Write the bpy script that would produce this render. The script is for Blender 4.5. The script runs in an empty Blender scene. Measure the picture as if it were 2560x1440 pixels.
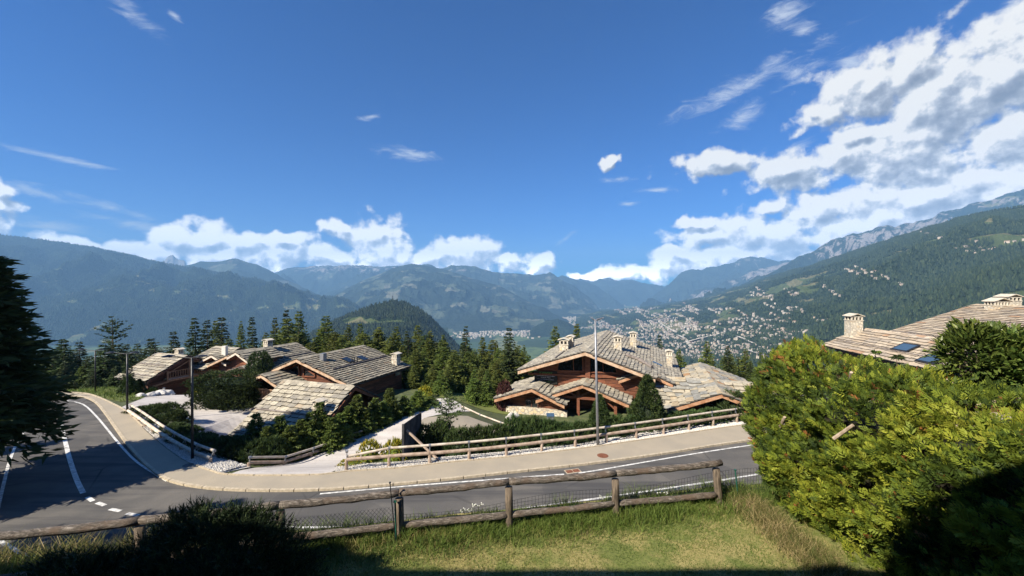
import bpy, math, random
import numpy as np
from mathutils import Vector, Matrix

SC = bpy.context.scene
COL = SC.collection
rnd = random.Random(11)
rng = np.random.default_rng(11)
CAMZ = 11.0
FPX = 1000.0
pi = math.pi

# ------------------------------------------------------------------ camera, sun, sky, exposure
cam = bpy.data.cameras.new("camera")
cam_o = bpy.data.objects.new("camera", cam)
COL.objects.link(cam_o)
cam.sensor_width = 36
cam.lens = 36 * FPX / 2560
cam.clip_start = 0.1
cam.clip_end = 120000
cam_o.location = (0, 0, CAMZ)
cam_o.rotation_euler = (pi / 2, 0, 0)
SC.camera = cam_o

SUN_EL = 40.0
SUN_AZ = math.atan2(-0.77, -0.63)          # azimuth of the sun, measured from +Y towards +X
sun = bpy.data.lights.new("sun", 'SUN')
sun.energy = 5.0
sun.angle = math.radians(0.5)
sun.color = (1.0, 0.90, 0.75)
sun_o = bpy.data.objects.new("sun", sun)
COL.objects.link(sun_o)
tosun = Vector((math.sin(SUN_AZ) * math.cos(math.radians(SUN_EL)), math.cos(SUN_AZ) * math.cos(math.radians(SUN_EL)), math.sin(math.radians(SUN_EL))))
sun_o.rotation_euler = tosun.to_track_quat('Z', 'Y').to_euler()

SC.view_settings.view_transform = 'Standard'
SC.view_settings.look = 'None'
SC.view_settings.exposure = 1.15
SC.view_settings.gamma = 1.0
SC.view_settings.use_curve_mapping = False
SC.cycles.max_bounces = 6
SC.cycles.diffuse_bounces = 3
SC.cycles.glossy_bounces = 2
SC.cycles.transmission_bounces = 3
SC.cycles.volume_bounces = 0
SC.cycles.transparent_max_bounces = 6
SC.cycles.caustics_reflective = False
SC.cycles.caustics_refractive = False

class NT:
    """small helper for node trees"""
    def __init__(s, tree):
        s.t = tree
        s.n = tree.nodes
        s.l = tree.links
    def node(s, kind, **kw):
        n = s.n.new(kind)
        for k, v in kw.items():
            setattr(n, k, v)
        return n
    def put(s, sock, v):
        if isinstance(v, bpy.types.NodeSocket):
            s.l.new(v, sock)
        elif v is not None:
            if isinstance(v, (tuple, list)) and sock.type == 'RGBA' and len(v) == 3:
                v = (*v, 1)
            sock.default_value = v
    def math(s, op, a, b=None, c=None, clamp=False):
        n = s.node('ShaderNodeMath', operation=op, use_clamp=clamp)
        s.put(n.inputs[0], a)
        if b is not None: s.put(n.inputs[1], b)
        if c is not None: s.put(n.inputs[2], c)
        return n.outputs[0]
    def vmath(s, op, a, b=None, scale=None):
        n = s.node('ShaderNodeVectorMath', operation=op)
        s.put(n.inputs[0], a)
        if b is not None: s.put(n.inputs[1], b)
        if scale is not None: s.put(n.inputs['Scale'], scale)
        return n.outputs['Value'] if op in ('LENGTH', 'DOT_PRODUCT') else n.outputs[0]
    def mix(s, f, a, b, blend='MIX'):
        n = s.node('ShaderNodeMix', data_type='RGBA', blend_type=blend)
        s.put(n.inputs[0], f); s.put(n.inputs[6], a); s.put(n.inputs[7], b)
        return n.outputs[2]
    def noise(s, vec, scale, detail=3, rough=0.55, dist=0.0):
        n = s.node('ShaderNodeTexNoise')
        if vec is not None: s.put(n.inputs['Vector'], vec)
        n.inputs['Scale'].default_value = scale
        n.inputs['Detail'].default_value = detail
        n.inputs['Roughness'].default_value = rough
        n.inputs['Distortion'].default_value = dist
        return n.outputs[0]
    def ramp(s, f, stops, interp='LINEAR'):
        n = s.node('ShaderNodeValToRGB')
        cr = n.color_ramp
        cr.interpolation = interp
        while len(cr.elements) < len(stops): cr.elements.new(0.5)
        for e, (p, c) in zip(cr.elements, stops):
            e.position = p
            e.color = (*c, 1) if isinstance(c, (tuple, list)) else (c, c, c, 1)
        s.put(n.inputs[0], f)
        return n.outputs[0]
    def mrange(s, v, a, b, c=0.0, d=1.0, smooth=True):
        n = s.node('ShaderNodeMapRange', interpolation_type='SMOOTHSTEP' if smooth else 'LINEAR')
        s.put(n.inputs[0], v)
        for i, x in enumerate((a, b, c, d)): s.put(n.inputs[1 + i], x)
        return n.outputs[0]

# cumulus blobs (x, y, rx, ry, tilt) listed as seen from the terrace, turned into azimuth / elevation
CUMULUS = [
 (225,612,90,24,6),(310,618,70,28,0),(390,640,70,26,0),(440,600,50,28,0),(520,600,85,36,0),(590,615,60,30,0),(560,648,110,22,0),
 (700,606,80,16,0),(700,640,120,30,0),(820,640,110,34,0),(860,575,45,20,0),(930,590,75,48,0),(965,630,70,44,0),(1000,640,45,30,0),
 (1060,645,40,24,0),(1130,640,60,26,0),(1190,632,70,34,0),(1262,655,50,24,0),(1348,662,44,26,0),
 (1450,688,30,9,0),(1500,684,40,15,0),(1560,683,45,16,0),(1620,690,50,20,0),(1680,668,60,32,0),(1690,635,80,22,0),(1760,655,70,40,0),
 (1740,552,48,16,0),(1760,590,90,26,0),(1850,585,95,38,0),(1850,630,80,35,0),(1950,600,90,50,0),(2010,640,60,30,0),
 (1915,520,45,20,0),(2060,520,100,50,0),(2160,510,120,48,0),(2120,585,120,50,0),(2280,500,120,55,0),(2250,560,130,60,0),
 (2380,470,150,70,0),(2500,470,150,110,0),(2560,350,150,90,0),(1790,415,115,28,4),(1980,430,130,38,0),(2120,400,140,40,0),(2260,390,170,60,0),
 (2050,285,75,42,0),(2160,235,110,60,0),(2270,180,120,75,0),(2350,270,170,80,0),(2480,200,160,120,0),(2570,110,100,80,0),(2130,335,60,22,0),(2300,330,160,50,0),
 (1526,412,22,16,0),(1540,400,18,14,0),(20,478,34,34,0),(22,525,44,26,0),(2750,250,180,200,0),(-60,540,70,60,0)]
CIRRUS = [
 (1850,215,240,30,-14),(1990,185,80,28,-6),(1850,295,75,28,-22),(1960,35,60,40,10),(2010,75,40,18,0),(1020,385,95,20,6),(930,290,40,9,-18),
 (335,35,95,26,24),(435,38,28,12,30),(160,398,180,12,4),(280,520,190,16,14),(330,560,170,18,8),(120,565,160,20,4),(1570,509,32,8,0),
 (1648,475,60,9,4),(1545,450,60,9,2),(1415,595,40,8,-35),(2120,160,90,30,-20),(2520,20,80,20,-30),(1990,370,60,14,-20),(90,480,120,16,14),(100,590,180,14,0)]

def azel(px, py):
    az = math.atan((px - 1280) / FPX)
    el = math.atan((720 - py) / FPX * math.cos(az))
    return az, el

def cloud_group(name, blobs, kind):
    g = bpy.data.node_groups.new(name, 'ShaderNodeTree')
    g.interface.new_socket('Angles', in_out='INPUT', socket_type='NodeSocketVector')
    g.interface.new_socket('Density', in_out='OUTPUT', socket_type='NodeSocketFloat')
    g.interface.new_socket('Field', in_out='OUTPUT', socket_type='NodeSocketFloat')
    n = NT(g)
    gi = n.node('NodeGroupInput'); go = n.node('NodeGroupOutput')
    P = gi.outputs[0]
    # domain warp makes the blob outlines billow
    if kind == 'cumulus':
        w1 = n.node('ShaderNodeTexNoise'); n.put(w1.inputs['Vector'], P)
        w1.inputs['Scale'].default_value = 14; w1.inputs['Detail'].default_value = 3
        wv = n.vmath('SCALE', n.vmath('SUBTRACT', w1.outputs['Color'], (0.5, 0.5, 0.5)), scale=0.065)
        Q = n.vmath('ADD', P, wv)
    else:
        Q = P
    acc = None
    for (px, py, rx, ry, tilt) in blobs:
        az, el = azel(px, py)
        ca = math.cos(az)
        m = n.node('ShaderNodeMapping', vector_type='TEXTURE')
        n.put(m.inputs['Vector'], Q)
        m.inputs['Location'].default_value = (az, el, 0)
        m.inputs['Rotation'].default_value = (0, 0, -math.radians(tilt))
        m.inputs['Scale'].default_value = (rx / FPX * ca * ca, ry / FPX * ca, 1)
        ln = n.vmath('LENGTH', m.outputs[0])
        acc = ln if acc is None else n.math('SMOOTH_MIN', acc, ln, 0.25)
    field = n.math('SUBTRACT', 1.15, acc)
    if kind == 'cumulus':
        big = n.noise(P, 24, 9, 0.58)
        v = n.node('ShaderNodeTexVoronoi', feature='SMOOTH_F1'); n.put(v.inputs['Vector'], P)
        v.inputs['Scale'].default_value = 48
        puff = n.math('MULTIPLY', n.math('SUBTRACT', 0.42, v.outputs['Distance']), 0.34)
        gapn = n.math('MULTIPLY', n.math('SUBTRACT', n.noise(P, 7, 2, 0.5), 0.52), 1.5)
        f2 = n.math('ADD', n.math('ADD', n.math('ADD', field, gapn), n.math('MULTIPLY', n.math('SUBTRACT', big, 0.5), 2.3)), puff)
        den = n.mrange(f2, -0.26, 0.36)
        n.put(go.inputs['Field'], f2)
    else:
        mp = n.node('ShaderNodeMapping'); n.put(mp.inputs['Vector'], P)
        mp.inputs['Rotation'].default_value = (0, 0, math.radians(-12))
        mp.inputs['Scale'].default_value = (1.0, 3.2, 1)
        st = n.noise(mp.outputs[0], 15, 9, 0.72, 0.8)
        f2 = n.math('ADD', field, n.math('MULTIPLY', n.math('SUBTRACT', st, 0.52), 3.4))
        den = n.math('MULTIPLY', n.mrange(f2, 0.1, 1.7), 0.8)
        n.put(go.inputs['Field'], f2)
    n.put(go.inputs['Density'], den)
    return g

world = bpy.data.worlds.new("World")
SC.world = world
world.use_nodes = True
wn = NT(world.node_tree)
wn.n.clear()
sky = wn.node('ShaderNodeTexSky', sky_type='NISHITA')
sky.sun_disc = False
sky.sun_elevation = math.radians(SUN_EL)
sky.sun_rotation = SUN_AZ
sky.altitude = 1500
sky.air_density = 1.0
sky.dust_density = 0.3
sky.ozone_density = 3.0
tc = wn.node('ShaderNodeTexCoord')
sx = wn.node('ShaderNodeSeparateXYZ'); wn.put(sx.inputs[0], tc.outputs['Generated'])
az = wn.math('ARCTAN2', sx.outputs[0], sx.outputs[1])
el = wn.math('ARCSINE', sx.outputs[2])
cb = wn.node('ShaderNodeCombineXYZ'); wn.put(cb.inputs[0], az); wn.put(cb.inputs[1], el)
PA = cb.outputs[0]
PB = wn.vmath('ADD', PA, (-0.010, 0.016, 0))
gc = cloud_group('cumulus_field', CUMULUS, 'cumulus')
gs = cloud_group('cirrus_field', CIRRUS, 'cirrus')
def gnode(g, v):
    n = wn.node('ShaderNodeGroup'); n.node_tree = g; wn.put(n.inputs[0], v); return n
c1 = gnode(gc, PA); c2 = gnode(gc, PB); c3 = gnode(gs, PA)
rel = wn.math('SUBTRACT', c1.outputs['Field'], c2.outputs['Field'])
thick = wn.mrange(c1.outputs['Field'], 0.3, 1.5)
lum = wn.math('ADD', wn.math('MULTIPLY', rel, 1.25), wn.math('SUBTRACT', 0.86, wn.math('MULTIPLY', thick, 0.36)), clamp=True)
ccol = wn.ramp(lum, [(0.0, (0.28, 0.31, 0.38)), (0.4, (0.43, 0.46, 0.53)), (0.66, (0.66, 0.69, 0.75)), (0.88, (0.95, 0.95, 0.95)), (1.0, (1.15, 1.12, 1.06))])
skyc = wn.mix(1.0, sky.outputs[0], (0.10, 0.58, 1.22), 'MULTIPLY')
bg_sky = wn.node('ShaderNodeBackground'); wn.put(bg_sky.inputs[0], skyc); bg_sky.inputs[1].default_value = 0.05
bg_cld = wn.node('ShaderNodeBackground'); wn.put(bg_cld.inputs[0], ccol); wn.put(bg_cld.inputs[1], wn.math('MULTIPLY_ADD', wn.math('POWER', 2.718, wn.math('MULTIPLY', el, -16.0)), 2.0, 0.42))
bg_cir = wn.node('ShaderNodeBackground'); bg_cir.inputs[0].default_value = (0.80, 0.86, 0.95, 1); bg_cir.inputs[1].default_value = 0.45
m1 = wn.node('ShaderNodeMixShader'); wn.put(m1.inputs[0], c3.outputs['Density']); wn.l.new(bg_sky.outputs[0], m1.inputs[1]); wn.l.new(bg_cir.outputs[0], m1.inputs[2])
m2 = wn.node('ShaderNodeMixShader'); wn.put(m2.inputs[0], c1.outputs['Density']); wn.l.new(m1.outputs[0], m2.inputs[1]); wn.l.new(bg_cld.outputs[0], m2.inputs[2])
wo = wn.node('ShaderNodeOutputWorld'); wn.l.new(m2.outputs[0], wo.inputs[0])
world.cycles.sampling_method = 'MANUAL'
world.cycles.sample_map_resolution = 512

# ------------------------------------------------------------------ general helpers
def W(px, py, Y):
    return Vector(((px - 1280) / FPX * Y, Y, CAMZ - (py - 720) / FPX * Y))
def G(px, py, z=0.0):
    Y = (CAMZ - z) * FPX / (py - 720)
    return Vector(((px - 1280) / FPX * Y, Y, z))

def tag(o, label=None, cat=None, group=None, kind=None):
    if label: o['label'] = label
    if cat: o['category'] = cat
    if group: o['group'] = group
    if kind: o['kind'] = kind
    return o
def empty(name, loc=(0, 0, 0), rz=0.0):
    o = bpy.data.objects.new(name, None)
    o.location = loc
    o.rotation_euler = (0, 0, rz)
    o.empty_display_size = 0.5
    COL.objects.link(o)
    return o
def link(name, me, parent=None, mats=None):
    o = bpy.data.objects.new(name, me)
    COL.objects.link(o)
    if parent is not None: o.parent = parent
    if mats and not me.materials:
        for m in (mats if isinstance(mats, (list, tuple)) else [mats]): me.materials.append(m)
    return o
def children(o): return [c for c in COL.objects if c.parent == o]
def copy_tree(o, loc, rz, scale=(1, 1, 1), kids=None):
    c = o.copy(); COL.objects.link(c)
    c.location = loc; c.rotation_euler = (0, 0, rz); c.scale = scale
    for ch in kids:
        k = ch.copy(); COL.objects.link(k); k.parent = c
    return c

class MB:
    def __init__(s): s.v = []; s.f = []; s.t = []; s.m = []
    def add(s, vs, fs, tint=0.5, mi=0):
        b = len(s.v)
        s.v.extend([tuple(x) for x in vs])
        for f in fs:
            s.f.append(tuple(i + b for i in f)); s.t.append(tint); s.m.append(mi)
    def box(s, c, sz, M=None, tint=0.5, mi=0):
        x, y, z = sz[0] / 2, sz[1] / 2, sz[2] / 2
        vs = [Vector((a * x, b * y, d * z)) for d in (-1, 1) for b in (-1, 1) for a in (-1, 1)]
        if M is not None: vs = [M @ v for v in vs]
        vs = [v + Vector(c) for v in vs]
        s.add(vs, [(0, 2, 3, 1), (4, 5, 7, 6), (0, 1, 5, 4), (2, 6, 7, 3), (0, 4, 6, 2), (1, 3, 7, 5)], tint, mi)
    def bar(s, a, b, w, h, up=(0, 0, 1), tint=0.5, mi=0):
        a = Vector(a); b = Vector(b); d = (b - a); L = d.length; d = d / L
        u = Vector(up); sd = d.cross(u)
        if sd.length < 1e-4: sd = Vector((1, 0, 0))
        sd.normalize(); u = sd.cross(d).normalized()
        vs = [p + sd * (i * w / 2) + u * (j * h / 2) for p in (a, b) for j in (-1, 1) for i in (-1, 1)]
        s.add(vs, [(0, 1, 3, 2), (4, 6, 7, 5), (0, 4, 5, 1), (2, 3, 7, 6), (0, 2, 6, 4), (1, 5, 7, 3)], tint, mi)
    def tube(s, pts, rs, n=8, tint=0.5, mi=0, jit=0.0, cap=True):
        pts = [Vector(p) for p in pts]
        if not isinstance(rs, (list, tuple)): rs = [rs] * len(pts)
        vs = []; fs = []
        u = None
        for i, p in enumerate(pts):
            d = (pts[min(i + 1, len(pts) - 1)] - pts[max(i - 1, 0)]).normalized()
            if u is None:
                u = d.orthogonal().normalized()
            u = (u - d * u.dot(d)).normalized(); w = d.cross(u)
            for k in range(n):
                a = 2 * pi * k / n; r = rs[i] * (1 + jit * rnd.uniform(-1, 1))
                vs.append(p + u * math.cos(a) * r + w * math.sin(a) * r)
        for i in range(len(pts) - 1):
            for k in range(n):
                k2 = (k + 1) % n
                fs.append((i * n + k, i * n + k2, (i + 1) * n + k2, (i + 1) * n + k))
        if cap:
            fs.append(tuple(reversed(range(n)))); fs.append(tuple(range((len(pts) - 1) * n, len(pts) * n)))
        s.add(vs, fs, tint, mi)
    def prism(s, poly, off, tint=0.5, mi=0):
        """polygon (list of Vector) extruded by vector off"""
        n = len(poly); off = Vector(off)
        vs = [Vector(p) for p in poly] + [Vector(p) + off for p in poly]
        fs = [tuple(range(n)), tuple(reversed(range(n, 2 * n)))] + [(i, i + n, (i + 1) % n + n, (i + 1) % n) for i in range(n)]
        s.add(vs, fs, tint, mi)
    def mesh(s, name, mats, smooth=False):
        me = bpy.data.meshes.new(name)
        me.from_pydata(s.v, [], s.f)
        for m in (mats if isinstance(mats, (list, tuple)) else [mats]): me.materials.append(m)
        a = me.attributes.new('tint', 'FLOAT', 'FACE'); a.data.foreach_set('value', s.t)
        if any(s.m): me.polygons.foreach_set('material_index', s.m)
        if smooth: me.polygons.foreach_set('use_smooth', [True] * len(s.f))
        me.update()
        return me
    def build(s, name, mats, parent=None, smooth=False, fix=False):
        me = s.mesh(name, mats, smooth)
        if fix: fix_normals(me)
        return link(name, me, parent)

def fix_normals(me):
    import bmesh
    bm = bmesh.new(); bm.from_mesh(me); bmesh.ops.recalc_face_normals(bm, faces=bm.faces); bm.to_mesh(me); bm.free()

def np_mesh(name, V, F, mats, tint=None, smooth=False, mi=None):
    """V (n,3), F (m,k) same-size faces"""
    me = bpy.data.meshes.new(name)
    V = np.asarray(V, np.float32); F = np.asarray(F, np.int32)
    m, k = F.shape
    me.vertices.add(len(V)); me.vertices.foreach_set('co', V.ravel())
    me.loops.add(m * k); me.loops.foreach_set('vertex_index', F.ravel())
    me.polygons.add(m)
    me.polygons.foreach_set('loop_start', np.arange(0, m * k, k, dtype=np.int32))
    me.polygons.foreach_set('use_smooth', np.full(m, smooth))
    if mi is not None: me.polygons.foreach_set('material_index', np.asarray(mi, np.int32))
    me.update(calc_edges=True)
    for x in (mats if isinstance(mats, (list, tuple)) else [mats]): me.materials.append(x)
    if tint is not None:
        a = me.attributes.new('tint', 'FLOAT', 'FACE'); a.data.foreach_set('value', np.asarray(tint, np.float32))
    me.validate(verbose=False)
    return me

# vectorised gradient-ish value noise
def _h(ix, iy, iz, seed):
    n = (ix * 374761393 + iy * 668265263 + iz * 2147483647 + seed * 974634777) & 0xffffffff
    n = ((n ^ (n >> 13)) * 1274126177) & 0xffffffff
    n = n ^ (n >> 16)
    return (n & 0xffff) / 65535.0 * 2 - 1
def vnoise(x, y, seed=0):
    x = np.asarray(x, float); y = np.asarray(y, float)
    ix = np.floor(x).astype(np.int64); iy = np.floor(y).astype(np.int64)
    fx = x - ix; fy = y - iy
    u = fx * fx * fx * (fx * (fx * 6 - 15) + 10); v = fy * fy * fy * (fy * (fy * 6 - 15) + 10)
    z = np.zeros_like(ix)
    a = _h(ix, iy, z, seed); b = _h(ix + 1, iy, z, seed); c = _h(ix, iy + 1, z, seed); d = _h(ix + 1, iy + 1, z, seed)
    return (a * (1 - u) + b * u) * (1 - v) + (c * (1 - u) + d * u) * v
def fbm(x, y, oct=5, seed=0, ridged=False, gain=0.5):
    r = 0; a = 1; f = 1
    for i in range(oct):
        n = vnoise(x * f + i * 17.3, y * f - i * 9.1, seed + i)
        r = r + a * ((1 - 2 * np.abs(n)) if ridged else n)
        a *= gain; f *= 2.03
    return r

# ------------------------------------------------------------------ materials
MATS = {}
def new_mat(name):
    m = bpy.data.materials.new(name); m.use_nodes = True
    n = NT(m.node_tree); n.n.clear()
    out = n.node('ShaderNodeOutputMaterial')
    b = n.node('ShaderNodeBsdfPrincipled')
    n.l.new(b.outputs[0], out.inputs[0])
    MATS[name] = m
    return m, n, b, out
def coords(n, kind='Object'):
    return n.node('ShaderNodeTexCoord').outputs[kind]
def geo_pos(n):
    return n.node('ShaderNodeNewGeometry').outputs['Position']
def attr(n, name='tint'):
    a = n.node('ShaderNodeAttribute'); a.attribute_name = name
    return a.outputs['Fac']
def bump(n, b, h, strength=0.4, dist=0.05):
    bn = n.node('ShaderNodeBump'); bn.inputs['Strength'].default_value = strength; bn.inputs['Distance'].default_value = dist
    n.put(bn.inputs['Height'], h); n.l.new(bn.outputs[0], b.inputs['Normal'])
def simple(name, ca, cb_, scale=3.0, rough=0.8, bs=0.3, bd=0.02, detail=5, world_space=False, metallic=0.0, tintmix=0.0, tc=None, spec=0.3, stretch=None):
    m, n, b, o = new_mat(name)
    v = geo_pos(n) if world_space else coords(n)
    if stretch:
        mp = n.node('ShaderNodeMapping'); n.put(mp.inputs[0], v); mp.inputs['Scale'].default_value = stretch; v = mp.outputs[0]
    f = n.noise(v, scale, detail, 0.62)
    c = n.mix(n.mrange(f, 0.32, 0.68), ca, cb_)
    if tintmix:
        c = n.mix(n.math('MULTIPLY', attr(n), tintmix), c, tc or (0.5, 0.5, 0.5))
    n.put(b.inputs['Base Color'], c)
    b.inputs['Roughness'].default_value = rough
    b.inputs['Metallic'].default_value = metallic
    b.inputs['Specular IOR Level'].default_value = spec
    if bs: bump(n, b, f, bs, bd)
    return m
def foliage(name, stops, transl=0.18, rough=0.65, big=0.0):
    m, n, b, o = new_mat(name)
    oi = n.node('ShaderNodeObjectInfo')
    t = n.math('FRACT', n.math('ADD', attr(n), n.math('MULTIPLY', oi.outputs['Random'], 0.0)))
    c = n.ramp(t, stops)
    hv = n.node('ShaderNodeHueSaturation')
    hv.inputs['Hue'].default_value = 0.5
    n.put(hv.inputs['Value'], n.mrange(oi.outputs['Random'], 0, 1, 0.8, 1.2, False))
    n.put(hv.inputs['Hue'], n.mrange(oi.outputs['Random'], 0, 1, 0.485, 0.51, False))
    n.put(hv.inputs['Color'], c)
    c = hv.outputs[0]
    if big:
        f = n.noise(geo_pos(n), big, 2, 0.5)
        c = n.mix(n.mrange(f, 0.35, 0.65), c, n.mix(1.0, c, (1.25, 1.1, 0.7), 'MULTIPLY'))
    n.put(b.inputs['Base Color'], c)
    b.inputs['Roughness'].default_value = rough
    b.inputs['Specular IOR Level'].default_value = 0.25
    tr = n.node('ShaderNodeBsdfTranslucent'); n.put(tr.inputs[0], c)
    mx = n.node('ShaderNodeMixShader'); mx.inputs[0].default_value = transl
    n.l.new(b.outputs[0], mx.inputs[1]); n.l.new(tr.outputs[0], mx.inputs[2]); n.l.new(mx.outputs[0], o.inputs[0])
    return m

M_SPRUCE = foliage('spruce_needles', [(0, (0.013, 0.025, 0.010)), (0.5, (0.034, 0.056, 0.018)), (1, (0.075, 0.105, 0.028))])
M_LARCH = foliage('larch_needles', [(0, (0.032, 0.052, 0.014)), (0.5, (0.11, 0.14, 0.030)), (1, (0.22, 0.24, 0.055))], 0.25)
M_MUGO = foliage('mountain_pine_needles', [(0, (0.014, 0.028, 0.010)), (0.5, (0.052, 0.088, 0.024)), (0.85, (0.10, 0.145, 0.04)), (1, (0.16, 0.19, 0.06))])
M_BUSH = foliage('young_fir_needles', [(0, (0.024, 0.042, 0.010)), (0.5, (0.075, 0.115, 0.022)), (0.9, (0.15, 0.19, 0.035)), (1, (0.18, 0.17, 0.04))], 0.22)
M_HEDGE = foliage('thuja_sprays', [(0, (0.015, 0.035, 0.010)), (0.3, (0.07, 0.125, 0.02)), (0.6, (0.20, 0.28, 0.03)), (0.8, (0.34, 0.40, 0.045)), (0.95, (0.24, 0.27, 0.035)), (0.975, (0.28, 0.20, 0.06)), (1, (0.42, 0.16, 0.04))], 0.28)
M_LAUREL = foliage('laurel_leaves', [(0, (0.025, 0.055, 0.012)), (0.5, (0.085, 0.135, 0.028)), (1, (0.20, 0.25, 0.055))], 0.2, 0.35)
M_GRASS = foliage('grass_blades', [(0, (0.06, 0.10, 0.017)), (0.5, (0.13, 0.18, 0.035)), (0.8, (0.20, 0.20, 0.06)), (1, (0.36, 0.28, 0.13))], 0.3)
M_DRY = foliage('dry_grass', [(0, (0.08, 0.11, 0.025)), (0.35, (0.22, 0.20, 0.07)), (0.7, (0.42, 0.34, 0.16)), (1, (0.56, 0.44, 0.24))], 0.3)
M_RED_SHRUB = foliage('copper_leaves', [(0, (0.05, 0.02, 0.02)), (1, (0.14, 0.06, 0.05))])
M_YELLOW = foliage('yellow_flowers', [(0, (0.10, 0.14, 0.02)), (0.5, (0.3, 0.28, 0.03)), (1, (0.7, 0.5, 0.03))])
M_WHITE_FLOWER = simple('white_umbels', (0.6, 0.62, 0.5), (0.75, 0.75, 0.68), 5, 0.8, 0)
M_BARK = simple('bark', (0.06, 0.045, 0.035), (0.16, 0.12, 0.09), 6, 0.9, 0.6, 0.05)
M_TWIG = simple('dead_twigs', (0.20, 0.15, 0.10), (0.42, 0.34, 0.26), 6, 0.9, 0.2, 0.01)

def mat_weathered():
    m, n, b, o = new_mat('weathered_log')
    v = coords(n)
    mp = n.node('ShaderNodeMapping'); n.put(mp.inputs[0], v); mp.inputs['Scale'].default_value = (1.5, 6, 6)
    f = n.noise(mp.outputs[0], 5, 8, 0.7, 0.6)
    g = n.noise(v, 2.2, 4, 0.6)
    c = n.ramp(f, [(0.34, (0.025, 0.02, 0.016)), (0.5, (0.12, 0.10, 0.08)), (0.62, (0.27, 0.235, 0.20)), (0.8, (0.44, 0.40, 0.36))])
    c = n.mix(n.mrange(g, 0.45, 0.7), c, (0.12, 0.085, 0.06))
    n.put(b.inputs['Base Color'], c); b.inputs['Roughness'].default_value = 0.85
    bump(n, b, f, 1.0, 0.04)
    return m
M_LOG = mat_weathered()
M_POST = simple('dark_post_wood', (0.05, 0.04, 0.03), (0.16, 0.125, 0.09), 7, 0.85, 0.6, 0.02, stretch=(4, 4, 0.6))
M_RAIL = simple('pale_rail_wood', (0.38, 0.32, 0.25), (0.60, 0.54, 0.45), 2.2, 0.75, 0.4, 0.01)
M_RAILLOW = simple('brown_rail_wood', (0.26, 0.19, 0.14), (0.44, 0.35, 0.28), 3, 0.8, 0.4, 0.01)
M_GREYWOOD = simple('grey_board_wood', (0.025, 0.025, 0.028), (0.075, 0.075, 0.078), 3, 0.85, 0.4, 0.01, stretch=(1, 1, 0.3))

def mat_timber(name, dark, mid, light):
    m, n, b, o = new_mat(name)
    v = coords(n)
    mp = n.node('ShaderNodeMapping'); n.put(mp.inputs[0], v); mp.inputs['Scale'].default_value = (0.5, 0.5, 5.0)
    f = n.noise(mp.outputs[0], 3.0, 7, 0.65, 0.5)
    c = n.ramp(f, [(0.28, dark), (0.5, mid), (0.75, light)])
    t = attr(n)
    c = n.mix(n.math('MULTIPLY', t, 0.45), c, mid)
    c = n.mix(1.0, c, n.ramp(t, [(0, 0.55), (1, 1.25)]), 'MULTIPLY')
    n.put(b.inputs['Base Color'], c); b.inputs['Roughness'].default_value = 0.7
    bump(n, b, f, 0.5, 0.02)
    return m
M_TIMBER = mat_timber('red_brown_timber', (0.045, 0.016, 0.008), (0.17, 0.055, 0.025), (0.38, 0.16, 0.075))
M_TIMBER_DARK = mat_timber('dark_timber', (0.035, 0.016, 0.011), (0.085, 0.036, 0.024), (0.16, 0.08, 0.05))
M_TIMBER_GREY = mat_timber('weathered_timber', (0.06, 0.055, 0.05), (0.13, 0.12, 0.11), (0.22, 0.20, 0.18))
M_BARGE = simple('pale_barge_wood', (0.36, 0.22, 0.13), (0.56, 0.42, 0.30), 2, 0.7, 0.3, 0.01)
M_BARGE_ORANGE = simple('orange_barge_wood', (0.30, 0.14, 0.07), (0.46, 0.28, 0.17), 2, 0.7, 0.3, 0.01)
M_BALC = simple('balcony_wood', (0.22, 0.13, 0.08), (0.34, 0.22, 0.14), 3, 0.75, 0.3, 0.01)
M_WHITE_EDGE = simple('pale_sawn_wood', (0.50, 0.42, 0.34), (0.66, 0.58, 0.48), 2, 0.7, 0.2, 0.01)

def mat_slate(name, stops, gs=1.0):
    m, n, b, o = new_mat(name)
    oi = n.node('ShaderNodeObjectInfo')
    t = n.math('FRACT', n.math('ADD', attr(n), n.math('MULTIPLY', oi.outputs['Random'], 0.987)))
    c = n.ramp(t, stops, 'CONSTANT')
    v = geo_pos(n)
    f = n.noise(v, 3.0, 6, 0.65)
    c = n.mix(1.0, c, n.ramp(f, [(0.3, 0.62), (0.7, 1.22)]), 'MULTIPLY')
    g = n.noise(v, 0.5, 3, 0.5)
    c = n.mix(n.mrange(g, 0.5, 0.75, 0, 0.35), c, (0.20, 0.19, 0.165))
    n.put(b.inputs['Base Color'], c); b.inputs['Roughness'].default_value = 0.85
    b.inputs['Specular IOR Level'].default_value = 0.15
    bump(n, b, f, 0.5, 0.03)
    return m
M_SLATE = mat_slate('stone_slate', [(0, (0.315, 0.285, 0.225)), (0.2, (0.40, 0.365, 0.285)), (0.4, (0.35, 0.32, 0.255)), (0.6, (0.275, 0.255, 0.215)), (0.78, (0.45, 0.41, 0.32)), (0.95, (0.36, 0.30, 0.22))])
M_SLATE_GREY = mat_slate('grey_stone_slate', [(0, (0.24, 0.22, 0.175)), (0.2, (0.31, 0.285, 0.225)), (0.4, (0.26, 0.24, 0.19)), (0.6, (0.19, 0.18, 0.15)), (0.78, (0.35, 0.32, 0.25)), (0.94, (0.28, 0.23, 0.17))])
M_SLATE_NEW = mat_slate('mixed_new_slate', [(0, (0.336, 0.308, 0.240)), (0.15, (0.400, 0.352, 0.256)), (0.32, (0.264, 0.260, 0.232)), (0.43, (0.432, 0.380, 0.280)), (0.70, (0.384, 0.312, 0.208)), (0.84, (0.320, 0.308, 0.264)), (0.94, (0.368, 0.224, 0.120))])
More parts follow.
